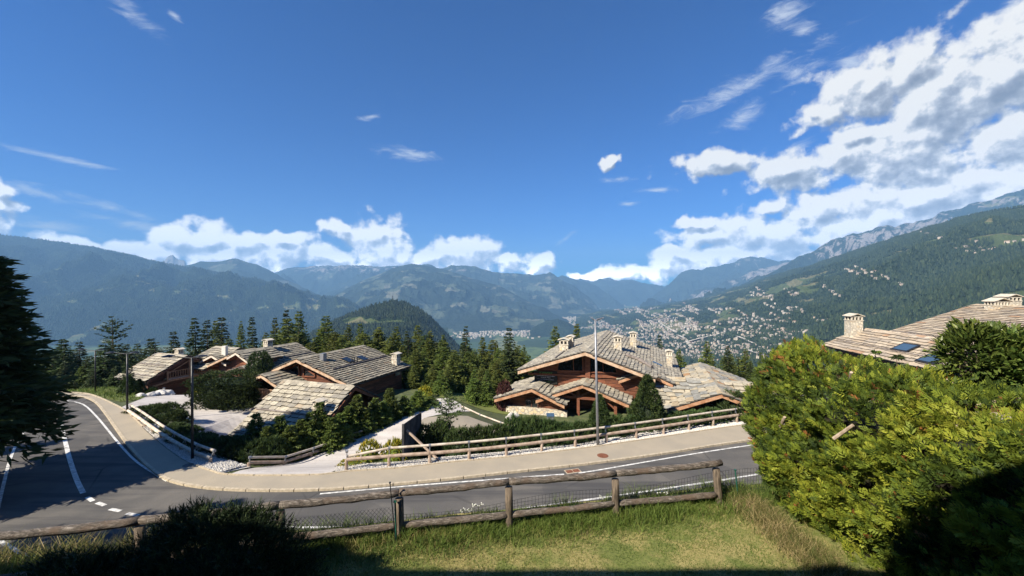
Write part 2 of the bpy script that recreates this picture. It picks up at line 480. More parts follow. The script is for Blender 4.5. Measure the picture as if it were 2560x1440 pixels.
M_SLATE_PINK = mat_slate('beige_pink_slate', [(0, (0.396, 0.318, 0.232)), (0.2, (0.464, 0.387, 0.292)), (0.4, (0.361, 0.310, 0.249)), (0.6, (0.430, 0.353, 0.258)), (0.8, (0.499, 0.421, 0.318)), (0.94, (0.396, 0.258, 0.163))])
M_SLATE_JOINT_SHADE = simple('slate_edge_joint_shade', (0.04, 0.036, 0.032), (0.11, 0.10, 0.085), 4, 0.9, 0.3)  # dark colour on slab sides paints in the shadow lines at the joints
M_DECK = simple('roof_underlay', (0.05, 0.04, 0.035), (0.09, 0.07, 0.06), 2, 0.9, 0)
M_METAL_DARK = simple('dark_metal', (0.03, 0.032, 0.035), (0.06, 0.062, 0.065), 4, 0.45, 0, metallic=0.6)
M_METAL_GREY = simple('grey_metal', (0.22, 0.23, 0.25), (0.30, 0.31, 0.33), 4, 0.45, 0, metallic=0.5)
M_METAL_GREEN = simple('green_stake_paint', (0.01, 0.06, 0.045), (0.02, 0.10, 0.07), 5, 0.4, 0)
M_SNOWG = simple('snow_guard_wood', (0.11, 0.09, 0.08), (0.25, 0.22, 0.2), 3, 0.7, 0.2)

def mat_stonework(name, scale=3.2):
    m, n, b, o = new_mat(name)
    v = geo_pos(n)
    wv = n.node('ShaderNodeTexNoise'); n.put(wv.inputs['Vector'], v); wv.inputs['Scale'].default_value = 2.5
    v2 = n.vmath('ADD', v, n.vmath('SCALE', wv.outputs['Color'], scale=0.25))
    vo = n.node('ShaderNodeTexVoronoi'); n.put(vo.inputs['Vector'], v2); vo.inputs['Scale'].default_value = scale
    ve = n.node('ShaderNodeTexVoronoi', feature='DISTANCE_TO_EDGE'); n.put(ve.inputs['Vector'], v2); ve.inputs['Scale'].default_value = scale
    sp = n.node('ShaderNodeSeparateColor'); n.put(sp.inputs[0], vo.outputs['Color'])
    c = n.ramp(sp.outputs[0], [(0, (0.50, 0.44, 0.33)), (0.4, (0.62, 0.57, 0.46)), (0.7, (0.42, 0.38, 0.31)), (1, (0.60, 0.46, 0.28))])
    e = n.mrange(ve.outputs['Distance'], 0.02, 0.08)
    c = n.mix(e, (0.34, 0.31, 0.26), c)
    n.put(b.inputs['Base Color'], c); b.inputs['Roughness'].default_value = 0.85
    bump(n, b, e, 0.8, 0.04)
    return m
M_STONE = mat_stonework('rubble_stone')
M_CAPSTONE = simple('cap_stone', (0.42, 0.38, 0.31), (0.60, 0.55, 0.45), 3, 0.8, 0.4, 0.02)
M_BOULDER = simple('white_boulder', (0.42, 0.40, 0.37), (0.68, 0.66, 0.62), 2, 0.85, 0.8, 0.08)
M_BOULDER_DARK = simple('dark_boulder', (0.16, 0.14, 0.13), (0.26, 0.24, 0.22), 2, 0.85, 0.8, 0.08)
M_BLACK = simple('dark_opening', (0.01, 0.01, 0.01), (0.02, 0.02, 0.02), 2, 0.9, 0)
M_DOOR = simple('pale_door_panel', (0.40, 0.27, 0.18), (0.46, 0.33, 0.22), 2, 0.7, 0.1)
M_SIGN = simple('black_sign_board', (0.012, 0.014, 0.013), (0.02, 0.022, 0.02), 2, 0.5, 0)
M_SIGNG = simple('green_lettering', (0.10, 0.30, 0.05), (0.12, 0.34, 0.06), 2, 0.6, 0)
M_SIGNW = simple('white_lettering', (0.62, 0.62, 0.62), (0.7, 0.7, 0.7), 2, 0.6, 0)
M_PLASTER = simple('pale_plaster', (0.62, 0.59, 0.52), (0.74, 0.71, 0.65), 2, 0.85, 0.1)

def mat_glass():
    m, n, b, o = new_mat('window_glass')
    b.inputs['Base Color'].default_value = (0.012, 0.015, 0.018, 1)
    b.inputs['Roughness'].default_value = 0.04
    b.inputs['Specular IOR Level'].default_value = 0.9
    return m
M_GLASS = mat_glass()
def mat_glass_blue():
    m, n, b, o = new_mat('skylight_glass')
    b.inputs['Base Color'].default_value = (0.05, 0.09, 0.14, 1)
    b.inputs['Roughness'].default_value = 0.08
    b.inputs['Specular IOR Level'].default_value = 1.0
    return m
M_SKYLIGHT = mat_glass_blue()

def mat_asphalt():
    m, n, b, o = new_mat('road_asphalt')
    v = geo_pos(n)
    f = n.noise(v, 28, 5, 0.75); g = n.noise(v, 0.35, 5, 0.6, 0.4)
    mp = n.node('ShaderNodeMapping'); n.put(mp.inputs[0], v); mp.inputs['Rotation'].default_value = (0, 0, math.radians(-15)); mp.inputs['Scale'].default_value = (0.05, 0.8, 1)
    h = n.noise(mp.outputs[0], 1.6, 4, 0.6)
    c = n.ramp(f, [(0.25, (0.055, 0.055, 0.056)), (0.75, (0.135, 0.130, 0.122))])
    c = n.mix(n.mrange(g, 0.35, 0.7), c, n.mix(1.0, c, (1.45, 1.4, 1.32), 'MULTIPLY'))
    c = n.mix(n.mrange(h, 0.45, 0.65, 0, 0.75), c, (0.06, 0.06, 0.063))
    cr = n.node('ShaderNodeTexVoronoi', feature='DISTANCE_TO_EDGE'); n.put(cr.inputs['Vector'], n.vmath('ADD', v, n.vmath('SCALE', n.node('ShaderNodeTexNoise').outputs['Color'], scale=0.0))); cr.inputs['Scale'].default_value = 0.16
    ck = n.math('MULTIPLY', n.mrange(cr.outputs['Distance'], 0.0, 0.011, 1, 0), n.mrange(n.noise(v, 0.2, 2), 0.45, 0.6))
    c = n.mix(n.math('MULTIPLY', ck, 0.7), c, (0.02, 0.02, 0.02))
    pt = n.mrange(n.noise(v, 0.13, 1, 0.3), 0.60, 0.605, 0, 0.35)
    c = n.mix(pt, c, (0.06, 0.06, 0.062))
    n.put(b.inputs['Base Color'], c); b.inputs['Roughness'].default_value = 0.9
    b.inputs['Specular IOR Level'].default_value = 0.12
    bump(n, b, f, 0.4, 0.01)
    return m
M_ASPHALT = mat_asphalt()
def mat_pavement():
    m, n, b, o = new_mat('pavement_asphalt')
    v = geo_pos(n)
    f = n.noise(v, 30, 5, 0.75); g = n.noise(v, 0.5, 5, 0.6)
    c = n.ramp(f, [(0.25, (0.26, 0.225, 0.17)), (0.75, (0.42, 0.37, 0.29))])
    c = n.mix(n.mrange(g, 0.35, 0.7, 0, 0.6), c, (0.27, 0.245, 0.20))
    n.put(b.inputs['Base Color'], c); b.inputs['Roughness'].default_value = 0.92
    b.inputs['Specular IOR Level'].default_value = 0.15
    bump(n, b, f, 0.4, 0.01)
    return m
M_PAVE = mat_pavement()
def mat_gravel_drive():
    m, n, b, o = new_mat('pale_gravel')
    v = geo_pos(n)
    f = n.noise(v, 14, 6, 0.8); g = n.noise(v, 0.6, 4, 0.6)
    mp = n.node('ShaderNodeMapping'); n.put(mp.inputs[0], v); mp.inputs['Rotation'].default_value = (0, 0, math.radians(-50)); mp.inputs['Scale'].default_value = (0.06, 1.6, 1)
    h = n.noise(mp.outputs[0], 1.5, 4, 0.6, 0.3)
    c = n.ramp(f, [(0.25, (0.36, 0.335, 0.31)), (0.75, (0.62, 0.585, 0.55))])
    c = n.mix(n.mrange(h, 0.45, 0.62, 0, 0.55), c, (0.36, 0.33, 0.30))
    c = n.mix(n.mrange(g, 0.4, 0.75, 0, 0.4), c, (0.64, 0.61, 0.58))
    n.put(b.inputs['Base Color'], c); b.inputs['Roughness'].default_value = 0.95
    bump(n, b, f, 0.6, 0.03)
    return m
M_GRAVEL = mat_gravel_drive()
M_PEBBLE = simple('white_pebbles', (0.34, 0.32, 0.29), (0.66, 0.64, 0.60), 9, 0.9, 0.3, world_space=True)
M_SOIL = simple('dry_soil', (0.12, 0.095, 0.06), (0.24, 0.19, 0.12), 2, 0.95, 0.5, 0.03, world_space=True)
M_KERB = simple('kerb_granite', (0.34, 0.29, 0.21), (0.50, 0.43, 0.32), 6, 0.85, 0.3, 0.01, world_space=True)
M_PAINT = simple('white_road_paint', (0.34, 0.34, 0.33), (0.76, 0.76, 0.73), 4, 0.7, 0.1, 0.005, world_space=True)
M_RUST = simple('rusty_iron', (0.12, 0.045, 0.025), (0.22, 0.09, 0.05), 8, 0.8, 0.3, 0.01)
M_CONCRETE = simple('pale_concrete', (0.40, 0.37, 0.31), (0.56, 0.52, 0.45), 3, 0.9, 0.3, 0.02, world_space=True)

def mat_ground():
    m, n, b, o = new_mat('hillside_ground')
    v = geo_pos(n)
    f = n.noise(v, 1.1, 7, 0.7); g = n.noise(v, 0.05, 4, 0.6)
    c = n.ramp(f, [(0.3, (0.025, 0.035, 0.014)), (0.55, (0.07, 0.09, 0.03)), (0.8, (0.16, 0.15, 0.06))])
    c = n.mix(n.mrange(g, 0.5, 0.6), c, (0.045, 0.055, 0.024))
    n.put(b.inputs['Base Color'], c); b.inputs['Roughness'].default_value = 0.95
    bump(n, b, f, 0.6, 0.1)
    return m
M_GROUND = mat_ground()
def mat_lawn(name, dry=0.5):
    m, n, b, o = new_mat(name)
    v = geo_pos(n)
    f = n.noise(v, 22, 5, 0.75); g = n.noise(v, 0.9, 5, 0.65); k = n.noise(v, 4.5, 3, 0.6)
    green = n.ramp(f, [(0.25, (0.06, 0.08, 0.016)), (0.75, (0.19, 0.215, 0.05))])
    tan = n.ramp(f, [(0.25, (0.19, 0.16, 0.05)), (0.75, (0.38, 0.32, 0.13))])
    mk = n.mrange(n.math('ADD', n.math('MULTIPLY', g, 0.75), n.math('MULTIPLY', k, 0.25)), 0.47 + 0.1 * (0.5 - dry), 0.60 + 0.1 * (0.5 - dry))
    n.put(b.inputs['Base Color'], n.mix(n.math('MULTIPLY', mk, 0.85), green, tan)); b.inputs['Roughness'].default_value = 0.95
    bump(n, b, f, 0.7, 0.03)
    return m
M_LAWN = mat_lawn('dry_lawn', 0.8)
M_MEADOW = mat_lawn('green_verge', -1.2)

def mat_land(name, forest=((0.010, 0.020, 0.008), (0.030, 0.048, 0.018)), field=(0.085, 0.11, 0.045), dryf=(0.17, 0.16, 0.085), rock=(0.34, 0.31, 0.29), s=1.0, tree=0.035, bstr=0.9):
    """forest with meadows; vertex attributes 'meadow' and 'rock' say where each cover grows"""
    m, n, b, o = new_mat(name)
    v = geo_pos(n)
    t = n.noise(v, tree, 4, 0.8)
    t2 = n.node('ShaderNodeTexVoronoi'); n.put(t2.inputs['Vector'], v); t2.inputs['Scale'].default_value = tree * 1.6
    c = n.ramp(n.math('ADD', n.math('MULTIPLY', t, 0.6), n.math('MULTIPLY', t2.outputs['Distance'], 0.4)), [(0.28, forest[1]), (0.62, forest[0])])
    mid = n.noise(v, 0.004 * s, 5, 0.6)
    c = n.mix(n.mrange(mid, 0.35, 0.65, 0, 0.9), c, n.mix(1.0, c, (1.7, 1.6, 1.5), 'MULTIPLY'))
    mp = n.node('ShaderNodeMapping'); n.put(mp.inputs[0], v); mp.inputs['Scale'].default_value = (1.0, 0.55, 2.6); mp.inputs['Rotation'].default_value = (0, 0, 0.2)
    mask = n.math('GREATER_THAN', n.math('ADD', attr(n, 'meadow'), n.math('MULTIPLY', n.math('SUBTRACT', n.noise(mp.outputs[0], 0.02 * s, 5, 0.7), 0.5), 0.95)), 0.5)
    cell = n.node('ShaderNodeTexVoronoi'); n.put(cell.inputs['Vector'], mp.outputs[0]); cell.inputs['Scale'].default_value = 0.008 * s
    cs = n.node('ShaderNodeSeparateColor'); n.put(cs.inputs[0], cell.outputs['Color'])
    fc = n.mix(n.math('GREATER_THAN', cs.outputs[0], 0.62), field, dryf)
    fc = n.mix(n.mrange(n.noise(v, 0.03, 4, 0.6), 0.3, 0.7, 0, 0.5), fc, n.mix(1.0, fc, (0.55, 0.65, 0.55), 'MULTIPLY'))
    c = n.mix(mask, c, fc)
    rp = n.node('ShaderNodeMapping'); n.put(rp.inputs[0], v); rp.inputs['Scale'].default_value = (1.5, 1.5, 0.45)
    rn = n.noise(rp.outputs[0], 0.006 * s, 7, 0.7, 0.6)
    rm = n.mrange(n.math('ADD', attr(n, 'rock'), n.math('MULTIPLY', n.math('SUBTRACT', rn, 0.5), 2.4)), 0.52, 0.62)
    rc = n.ramp(n.noise(rp.outputs[0], 0.03 * s, 6, 0.7), [(0.3, tuple(x * 0.28 for x in rock)), (0.68, rock)])
    c = n.mix(rm, c, rc)
    n.put(b.inputs['Base Color'], c); b.inputs['Roughness'].default_value = 1.0
    b.inputs['Specular IOR Level'].default_value = 0.0
    bump(n, b, n.math('ADD', t, n.math('MULTIPLY', rn, 3.0)), bstr, 14.0)
    return m
M_LAND = mat_land('forested_slope', forest=((0.009, 0.016, 0.010), (0.024, 0.036, 0.020)), field=(0.095, 0.115, 0.06))
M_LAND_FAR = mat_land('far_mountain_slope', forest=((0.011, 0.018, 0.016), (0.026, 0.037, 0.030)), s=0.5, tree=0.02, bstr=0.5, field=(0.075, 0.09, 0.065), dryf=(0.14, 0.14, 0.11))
M_LAND_NEAR = mat_land('near_forest_slope', forest=((0.009, 0.016, 0.007), (0.024, 0.036, 0.014)), s=1.3, tree=0.06)

def mat_valley():
    m, n, b, o = new_mat('valley_fields')
    v = geo_pos(n)
    mp = n.node('ShaderNodeMapping'); n.put(mp.inputs[0], v); mp.inputs['Scale'].default_value = (1, 0.45, 1); mp.inputs['Rotation'].default_value = (0, 0, -0.25)
    cell = n.node('ShaderNodeTexVoronoi'); n.put(cell.inputs['Vector'], mp.outputs[0]); cell.inputs['Scale'].default_value = 0.004
    cs = n.node('ShaderNodeSeparateColor'); n.put(cs.inputs[0], cell.outputs['Color'])
    c = n.ramp(cs.outputs[0], [(0, (0.05, 0.08, 0.035)), (0.35, (0.10, 0.14, 0.05)), (0.6, (0.04, 0.06, 0.03)), (0.8, (0.16, 0.17, 0.08)), (1, (0.24, 0.22, 0.14))], 'CONSTANT')
    f = n.noise(v, 0.01, 6, 0.7)
    c = n.mix(n.mrange(f, 0.45, 0.6, 0, 0.7), c, (0.03, 0.05, 0.025))
    n.put(b.inputs['Base Color'], c); b.inputs['Roughness'].default_value = 1.0
    b.inputs['Specular IOR Level'].default_value = 0.0
    return m
M_VALLEY = mat_valley()

def mat_house(name):
    m, n, b, o = new_mat(name)
    c = n.ramp(attr(n), [(0, (0.55, 0.52, 0.46)), (0.4, (0.48, 0.44, 0.38)), (0.7, (0.36, 0.30, 0.24)), (1, (0.66, 0.64, 0.6))])
    oi = n.node('ShaderNodeObjectInfo')
    c = n.mix(1.0, c, n.ramp(oi.outputs['Random'], [(0, (0.6, 0.58, 0.55)), (1, (1.1, 1.08, 1.02))]), 'MULTIPLY')
    n.put(b.inputs['Base Color'], c); b.inputs['Roughness'].default_value = 0.8
    return m
M_HWALL = mat_house('village_plaster')
def mat_hroof():
    m, n, b, o = new_mat('village_roof')
    oi = n.node('ShaderNodeObjectInfo')
    t = n.math('FRACT', n.math('ADD', attr(n), oi.outputs['Random']))
    c = n.ramp(t, [(0, (0.30, 0.25, 0.21)), (0.4, (0.20, 0.17, 0.155)), (0.7, (0.42, 0.39, 0.36)), (1, (0.28, 0.16, 0.11))])
    n.put(b.inputs['Base Color'], c); b.inputs['Roughness'].default_value = 0.8
    return m
M_HROOF = mat_hroof()

# ------------------------------------------------------------------ lie of the land
BACK = [G(140,983), G(210,986), G(250,998), G(300,1022), G(325,1040), G(370,1085), G(430,1135), G(480,1165), G(530,1183), G(560,1191), G(640,1194), G(800,1192), G(870,1183), G(1000,1175),
        G(1100,1163), G(1290,1145), G(1480,1122), G(1660,1096), G(1865,1066), Vector((30, 34.6, 0)), Vector((45, 36, 0)), Vector((70, 33, 0)), Vector((110, 24, 0))]
KERB = [G(150,991), G(205,993), G(238,1006), G(264,1035), G(292,1075), G(330,1126), G(380,1176), G(430,1205), G(520,1222), G(640,1228), G(780,1227), G(900,1220), G(1100,1202), G(1300,1180),
        G(1480,1160), G(1650,1137), G(1865,1104), Vector((28, 31.4, 0)), Vector((45, 33.2, 0)), Vector((70, 30.2, 0)), Vector((110, 21, 0))]
def ywall(x): return 9.42 + 0.19 * x
FLAT = [Vector((-170, 52, 0)), Vector((-75, 45.5, 0)), Vector((-52, 42.6, 0))] + BACK + [Vector((140, 14, 0)), Vector((140, 12, 0)), Vector((14, ywall(14), 0)), Vector((-13, ywall(-13), 0)), Vector((-26, 9, 0)), Vector((-60, 6, 0)), Vector((-170, 0, 0))]
CTRL = []
for px, py, Y in [(500,985,55),(400,990,49),(340,1005,40.5),(600,1095,35.5),(480,1060,35.5),(1290,1035,41),(1380,1052,38.5),(1240,1005,45),(1090,1000,42),(1040,1040,36.5),(1500,1062,37),
                  (1640,1050,34),(1750,1035,35),(960,1040,38),(700,1100,31.5),(850,1050,36.5),(250,978,46),(180,960,56),(100,960,52),(1900,1010,40)]:
    p = W(px, py, Y); CTRL.append((p.x, p.y, p.z))
CTRL = np.array(CTRL + [(40, 45, -1.5), (60, 50, -2.0), (-70, 60, -3.0)])

def seg_dist(x, y, poly, closed=False):
    d = np.full(x.shape, 1e9)
    n = len(poly)
    for i in range(n if closed else n - 1):
        a = poly[i]; b = poly[(i + 1) % n]
        dx = b[0] - a[0]; dy = b[1] - a[1]
        t = np.clip(((x - a[0]) * dx + (y - a[1]) * dy) / (dx * dx + dy * dy + 1e-9), 0, 1)
        d = np.minimum(d, np.hypot(x - a[0] - t * dx, y - a[1] - t * dy))
    return d
def in_poly(x, y, poly):
    ins = np.zeros(x.shape, bool)
    n = len(poly)
    for i in range(n):
        a = poly[i]; b = poly[(i + 1) % n]
        if abs(a[1] - b[1]) < 1e-9: continue
        c = ((a[1] > y) != (b[1] > y)) & (x < (b[0] - a[0]) * (y - a[1]) / (b[1] - a[1]) + a[0])
        ins ^= c
    return ins
def sstep(t):
    t = np.clip(t, 0, 1); return t * t * (3 - 2 * t)
def terrain(x, y):
    x = np.asarray(x, float); y = np.asarray(y, float)
    x, y = np.broadcast_arrays(x, y)
    w = 0; zz = 0
    for cx, cy, cz in CTRL:
        k = 1.0 / ((x - cx) ** 2 + (y - cy) ** 2 + 1.5) ** 1.6
        w = w + k; zz = zz + k * cz
    z = zz / w
    yy = np.maximum(0, y - 48)
    z = z - 0.21 * yy + 0.00 * yy
    s = seg_dist(x, y, BACK)
    z = z * sstep(s / 5.0) - 0.03
    flat = in_poly(x, y, FLAT)
    z = np.where(flat, -0.05, z)
    nearside = (~flat) & (y < ywall(x)) & (y < 14)
    zn = 5.4 * sstep((x + 30) / 13.0) + 0.18 * np.maximum(0, -y - 10)
    z = np.where(nearside, zn, z)
    far = np.maximum(0, np.hypot(x, np.maximum(y, 0)) - 300)
    z = np.where(y > 10, z - 0.03 * far, z)
    return np.maximum(z, -608.0)
def gz(x, y): return float(terrain(np.array([x]), np.array([y]))[0])

def axis(parts):
    out = []
    for a, b, n in parts: out += list(np.linspace(a, b, n, endpoint=False))
    out.append(parts[-1][1])
    return np.array(out)
xs = axis([(-6000, -600, 14), (-600, -140, 14), (-140, -62, 22), (-62, 40, 146), (40, 140, 26), (140, 600, 14), (600, 6000, 14)])
ys = axis([(-5000, -300, 10), (-300, -20, 14), (-20, 4, 12), (4, 60, 92), (60, 160, 40), (160, 600, 30), (600, 3600, 30)])
GX, GY = np.meshgrid(xs, ys)
GZ = terrain(GX, GY)
GZ = GZ + np.where((GY > 55), fbm(GX / 30, GY / 30, 4, 3) * np.clip((GY - 55) / 40, 0, 2.5), 0)
def grid_faces(nv, nu):
    i = np.arange(nv - 1)[:, None] * nu + np.arange(nu - 1)[None, :]
    return np.stack([i, i + 1, i + nu + 1, i + nu], -1).reshape(-1, 4)
me = np_mesh('hillside', np.stack([GX, GY, GZ], -1).reshape(-1, 3), grid_faces(len(ys), len(xs)), M_GROUND, smooth=True)
tag(link('hillside', me), kind='structure')

def drape(name, poly, dz, mat, res=0.8, kind='structure', parent=None, zf=None, subdiv=True):
    """a sheet over polygon poly lying dz above the ground"""
    import bmesh
    bm = bmesh.new()
    vs = [bm.verts.new((p[0], p[1], 0)) for p in poly]
    bm.faces.new(vs)
    bmesh.ops.triangulate(bm, faces=bm.faces[:])
    if subdiv:
        xs_ = [p[0] for p in poly]; ys_ = [p[1] for p in poly]
        for ax, lo, hi in ((0, min(xs_), max(xs_)), (1, min(ys_), max(ys_))):
            k = lo + res
            while k < hi:
                co = [0, 0, 0]; co[ax] = k; no = [0, 0, 0]; no[ax] = 1
                bmesh.ops.bisect_plane(bm, geom=bm.verts[:] + bm.edges[:] + bm.faces[:], plane_co=co, plane_no=no)
                k += res
    P = np.array([v.co[:] for v in bm.verts])
    Z = terrain(P[:, 0], P[:, 1]) if zf is None else zf(P[:, 0], P[:, 1])
    for v, z in zip(bm.verts, Z): v.co.z = z + dz
    bmesh.ops.recalc_face_normals(bm, faces=bm.faces)
    if sum(f.normal.z for f in bm.faces) < 0: bmesh.ops.reverse_faces(bm, faces=bm.faces[:])
    me = bpy.data.meshes.new(name); bm.to_mesh(me); bm.free()
    me.materials.append(mat)
    o = link(name, me, parent)
    if parent is None: o['kind'] = kind
    return o
def flat0(x, y): return np.zeros_like(x)

def smooth_line(pts, step=0.5):
    """Catmull-Rom through points, resampled"""
    P = [Vector(p) for p in pts]
    out = []
    for i in range(len(P) - 1):
        p0 = P[max(i - 1, 0)]; p1 = P[i]; p2 = P[i + 1]; p3 = P[min(i + 2, len(P) - 1)]
        n = max(2, int((p2 - p1).length / step))
        for k in range(n):
            t = k / n
            out.append(0.5 * ((2 * p1) + (p2 - p0) * t + (2 * p0 - 5 * p1 + 4 * p2 - p3) * t * t + (3 * p1 - p0 - 3 * p2 + p3) * t ** 3))
    out.append(P[-1])
    return out
def offset_line(pts, d):
    out = []
    for i, p in enumerate(pts):
        t = (pts[min(i + 1, len(pts) - 1)] - pts[max(i - 1, 0)]); t.z = 0
        t.normalize()
        out.append(p + Vector((t.y, -t.x, 0)) * d)
    return out
def ribbon(name, pts, w, z, mat, kind='structure', parent=None, thick=0.0, zf=None, breaks=None):
    a = offset_line(pts, w / 2); b = offset_line(pts, -w / 2)
    mb = MB()
    vs = []
    for p, q in zip(a, b):
        zp = z if zf is None else z + gz(p.x, p.y); zq = z if zf is None else z + gz(q.x, q.y)
        vs += [(p.x, p.y, zp), (q.x, q.y, zq)]
    fs = [(2 * i, 2 * i + 2, 2 * i + 3, 2 * i + 1) for i in range(len(pts) - 1)]
    mb.add(vs, fs)
    o = mb.build(name, mat, parent)
    if parent is None: o['kind'] = kind
    return o
def cut_line(pts, a, b):
    """part of a polyline between arc lengths a and b"""
    out = []; L = 0
    for i in range(len(pts) - 1):
        d = (pts[i + 1] - pts[i]).length
        if L + d >= a and L <= b:
            t0 = max(0, (a - L) / d); t1 = min(1, (b - L) / d)
            if not out: out.append(pts[i].lerp(pts[i + 1], t0))
            out.append(pts[i].lerp(pts[i + 1], t1))
        L += d
    return out
def line_len(pts): return sum((pts[i + 1] - pts[i]).length for i in range(len(pts) - 1))

# asphalt, pavement, kerb stones, paint
BACKS = smooth_line(BACK[3:], 0.8); BACKS = [Vector((-75, 45.5, 0))] + smooth_line(BACK[:4], 0.8)[:-1] + BACKS
KERBS = smooth_line([Vector((-75, 43.2, 0))] + KERB, 0.6)
road_near = [Vector((112, 12, 0)), Vector((14, ywall(14) + 0.2, 0)), Vector((-12, ywall(-12) + 0.3, 0)), Vector((-19, 12.0, 0)), Vector((-27, 13.5, 0)), Vector((-31.5, 21, 0)), Vector((-33.5, 25.6, 0)), Vector((-38, 29.5, 0)), Vector((-44, 33.5, 0)), Vector((-75, 36, 0))]
drape('road', [Vector((-75, 43.2, 0))] + KERBS[1:] + road_near, 0.0, M_ASPHALT, 3.0, zf=flat0)
RAISE = 0.11
def strip_between(name, A, B, z, mat):
    j = 0; vs = []; fs = []
    pairs = []
    for p in A:
        while j < len(B) - 1 and (B[j + 1] - p).length < (B[j] - p).length: j += 1
        pairs.append((p, B[j]))
    for p, q in pairs: vs += [(p.x, p.y, z), (q.x, q.y, z)]
    mb = MB(); mb.add(vs, [(2 * i, 2 * i + 2, 2 * i + 3, 2 * i + 1) for i in range(len(pairs) - 1)])
    o = mb.build(name, mat); o['kind'] = 'structure'
    return o
strip_between('pavement', KERBS, BACKS, RAISE - 0.004, M_PAVE)
kerb = empty('kerb'); tag(kerb, kind='structure')
L = line_len(KERBS); a = 28.0; i = 0
def kerb_run(line, parent, a0, a1, step, w, h, mat, name='kerb_stone', z0=-0.03):
    a = a0
    while a < a1:
        seg = cut_line(line, a + 0.025, min(a + step, a1) - 0.025)
        if len(seg) >= 2:
            A = offset_line(seg, w / 2); B = offset_line(seg, -w / 2)
            mb = MB(); m = len(seg)
            vs = [(p.x, p.y, z0) for p in A] + [(p.x, p.y, z0) for p in B] + [(p.x, p.y, h) for p in A] + [(p.x, p.y, h) for p in B]
            fs = []
            for k in range(m - 1):
                fs += [(k, k + 1, 2 * m + k + 1, 2 * m + k), (m + k, 3 * m + k, 3 * m + k + 1, m + k + 1), (2 * m + k, 2 * m + k + 1, 3 * m + k + 1, 3 * m + k)]
            fs += [(0, 2 * m, 3 * m, m), (m - 1, 2 * m - 1, 4 * m - 1, 3 * m - 1)]
            mb.add(vs, fs)
            o = mb.build(name, mat, parent, fix=True)
        a += step
# kerb stones only where the photograph shows them (left bend to the hedge)
Lk = line_len(KERBS)
kerb_run(KERBS, kerb, 26.0, 118.0, 1.3, 0.16, RAISE + 0.012, M_KERB)
edging = empty('pavement_edging'); tag(edging, kind='structure')
EDG = offset_line(BACKS, -0.05)
kerb_run(EDG, edging, 26.0, 49.3, 1.6, 0.10, RAISE + 0.05, M_KERB, 'edging_stone')
kerb_run(EDG, edging, 61.0, 112.0, 1.6, 0.10, RAISE + 0.05, M_KERB, 'edging_stone')

ROADLINE = smooth_line([G(160,1001), G(205,1010), G(240,1040), G(300,1112), G(345,1157), G(417,1203)], 0.5)
ribbon('edge_line_marking', ROADLINE, 0.13, 0.012, M_PAINT)
ribbon('edge_line_marking', smooth_line([G(800,1235), G(1050,1213), G(1410,1186)], 0.6), 0.13, 0.012, M_PAINT)
ribbon('edge_line_marking', smooth_line([G(1446,1182), G(1480,1178), G(1865,1115), Vector((28, 30.6, 0)), Vector((45, 32.2, 0))], 0.6), 0.13, 0.012, M_PAINT)
ribbon('edge_line_marking', smooth_line([G(60,1082), G(48,1095), G(25,1150), G(8,1215), G(-10,1290)], 0.5), 0.14, 0.012, M_PAINT)
ribbon('edge_line_marking', smooth_line([G(-10,1345), G(15,1362), G(70,1390), G(150,1405), G(240,1412)], 0.3), 0.16, 0.012, M_PAINT)
ribbon('centre_line_marking', smooth_line([G(150,1045), G(153,1062), G(160,1090), G(172,1140), G(190,1195), G(208,1233)], 0.4), 0.22, 0.012, M_PAINT)
for a_, b_ in (((218,1243), (232,1253)), ((243,1257), (262,1264)), ((275,1273), (301,1278)), ((317,1284), (346,1289)), ((385,1297),(430,1303)), ((500,1309),(560,1313))):
    ribbon('lane_dash_marking', [G(*a_), G(*b_)], 0.2, 0.012, M_PAINT)
ribbon('centre_line_marking', smooth_line([G(690,1319), G(830,1318), G(945,1312), G(1180,1287), G(1410,1258), G(1870,1190), Vector((26, 27.2, 0)), Vector((45, 29.5, 0))], 0.6), 0.14, 0.012, M_PAINT)

# gravel drive, forecourt and planting beds
drape('gravel_drive', [G(560,1193) + Vector((0,-0.1,0)), G(800,1195), W(870,1158,25.4), W(940,1120,28), W(1010,1075,32), W(1060,1040,36), W(1150,1018,39), W(1180,1010,40), W(1120,998,43), W(1060,1008,42), W(1000,1040,38), W(930,1070,34), W(850,1100,30.5), W(760,1130,28), W(660,1155,26), W(600,1178,24.4)], 0.03, M_GRAVEL, 0.7)
drape('asphalt_drive', [W(1010,1078,31.5), W(1150,1085,30.5), W(1300,1085,30.5), W(1420,1070,32), W(1420,1050,35), W(1290,1052,35.5), W(1170,1028,38), W(1060,1040,36)], 0.05, M_PAVE, 0.7)
drape('forecourt', [G(325,1042), G(300,1020), W(345,1003,40), W(400,990,49), W(500,978,56), W(600,975,56), W(640,1010,46), W(700,1060,38), W(620,1110,33), W(560,1108,33.5), W(500,1095,33.8), W(460,1060,35.5), W(430,1018,39)], 0.03, M_GRAVEL, 0.7)
drape('grass_verge', [G(215,985), W(250,994,40.4), W(300,1012,38.8), W(345,1003,40), W(400,992,46), W(350,962,58), W(250,940,70), W(170,955,62), W(140,976,48)], 0.04, M_MEADOW, 1.0)
drape('garden_lawn', [W(1060,992,44), W(1170,1006,42.0), W(1285,1035,40.5), W(1262,1008,44), W(1240,990,46), W(1150,985,47), W(1050,985,47)], 0.05, M_MEADOW, 1.0)

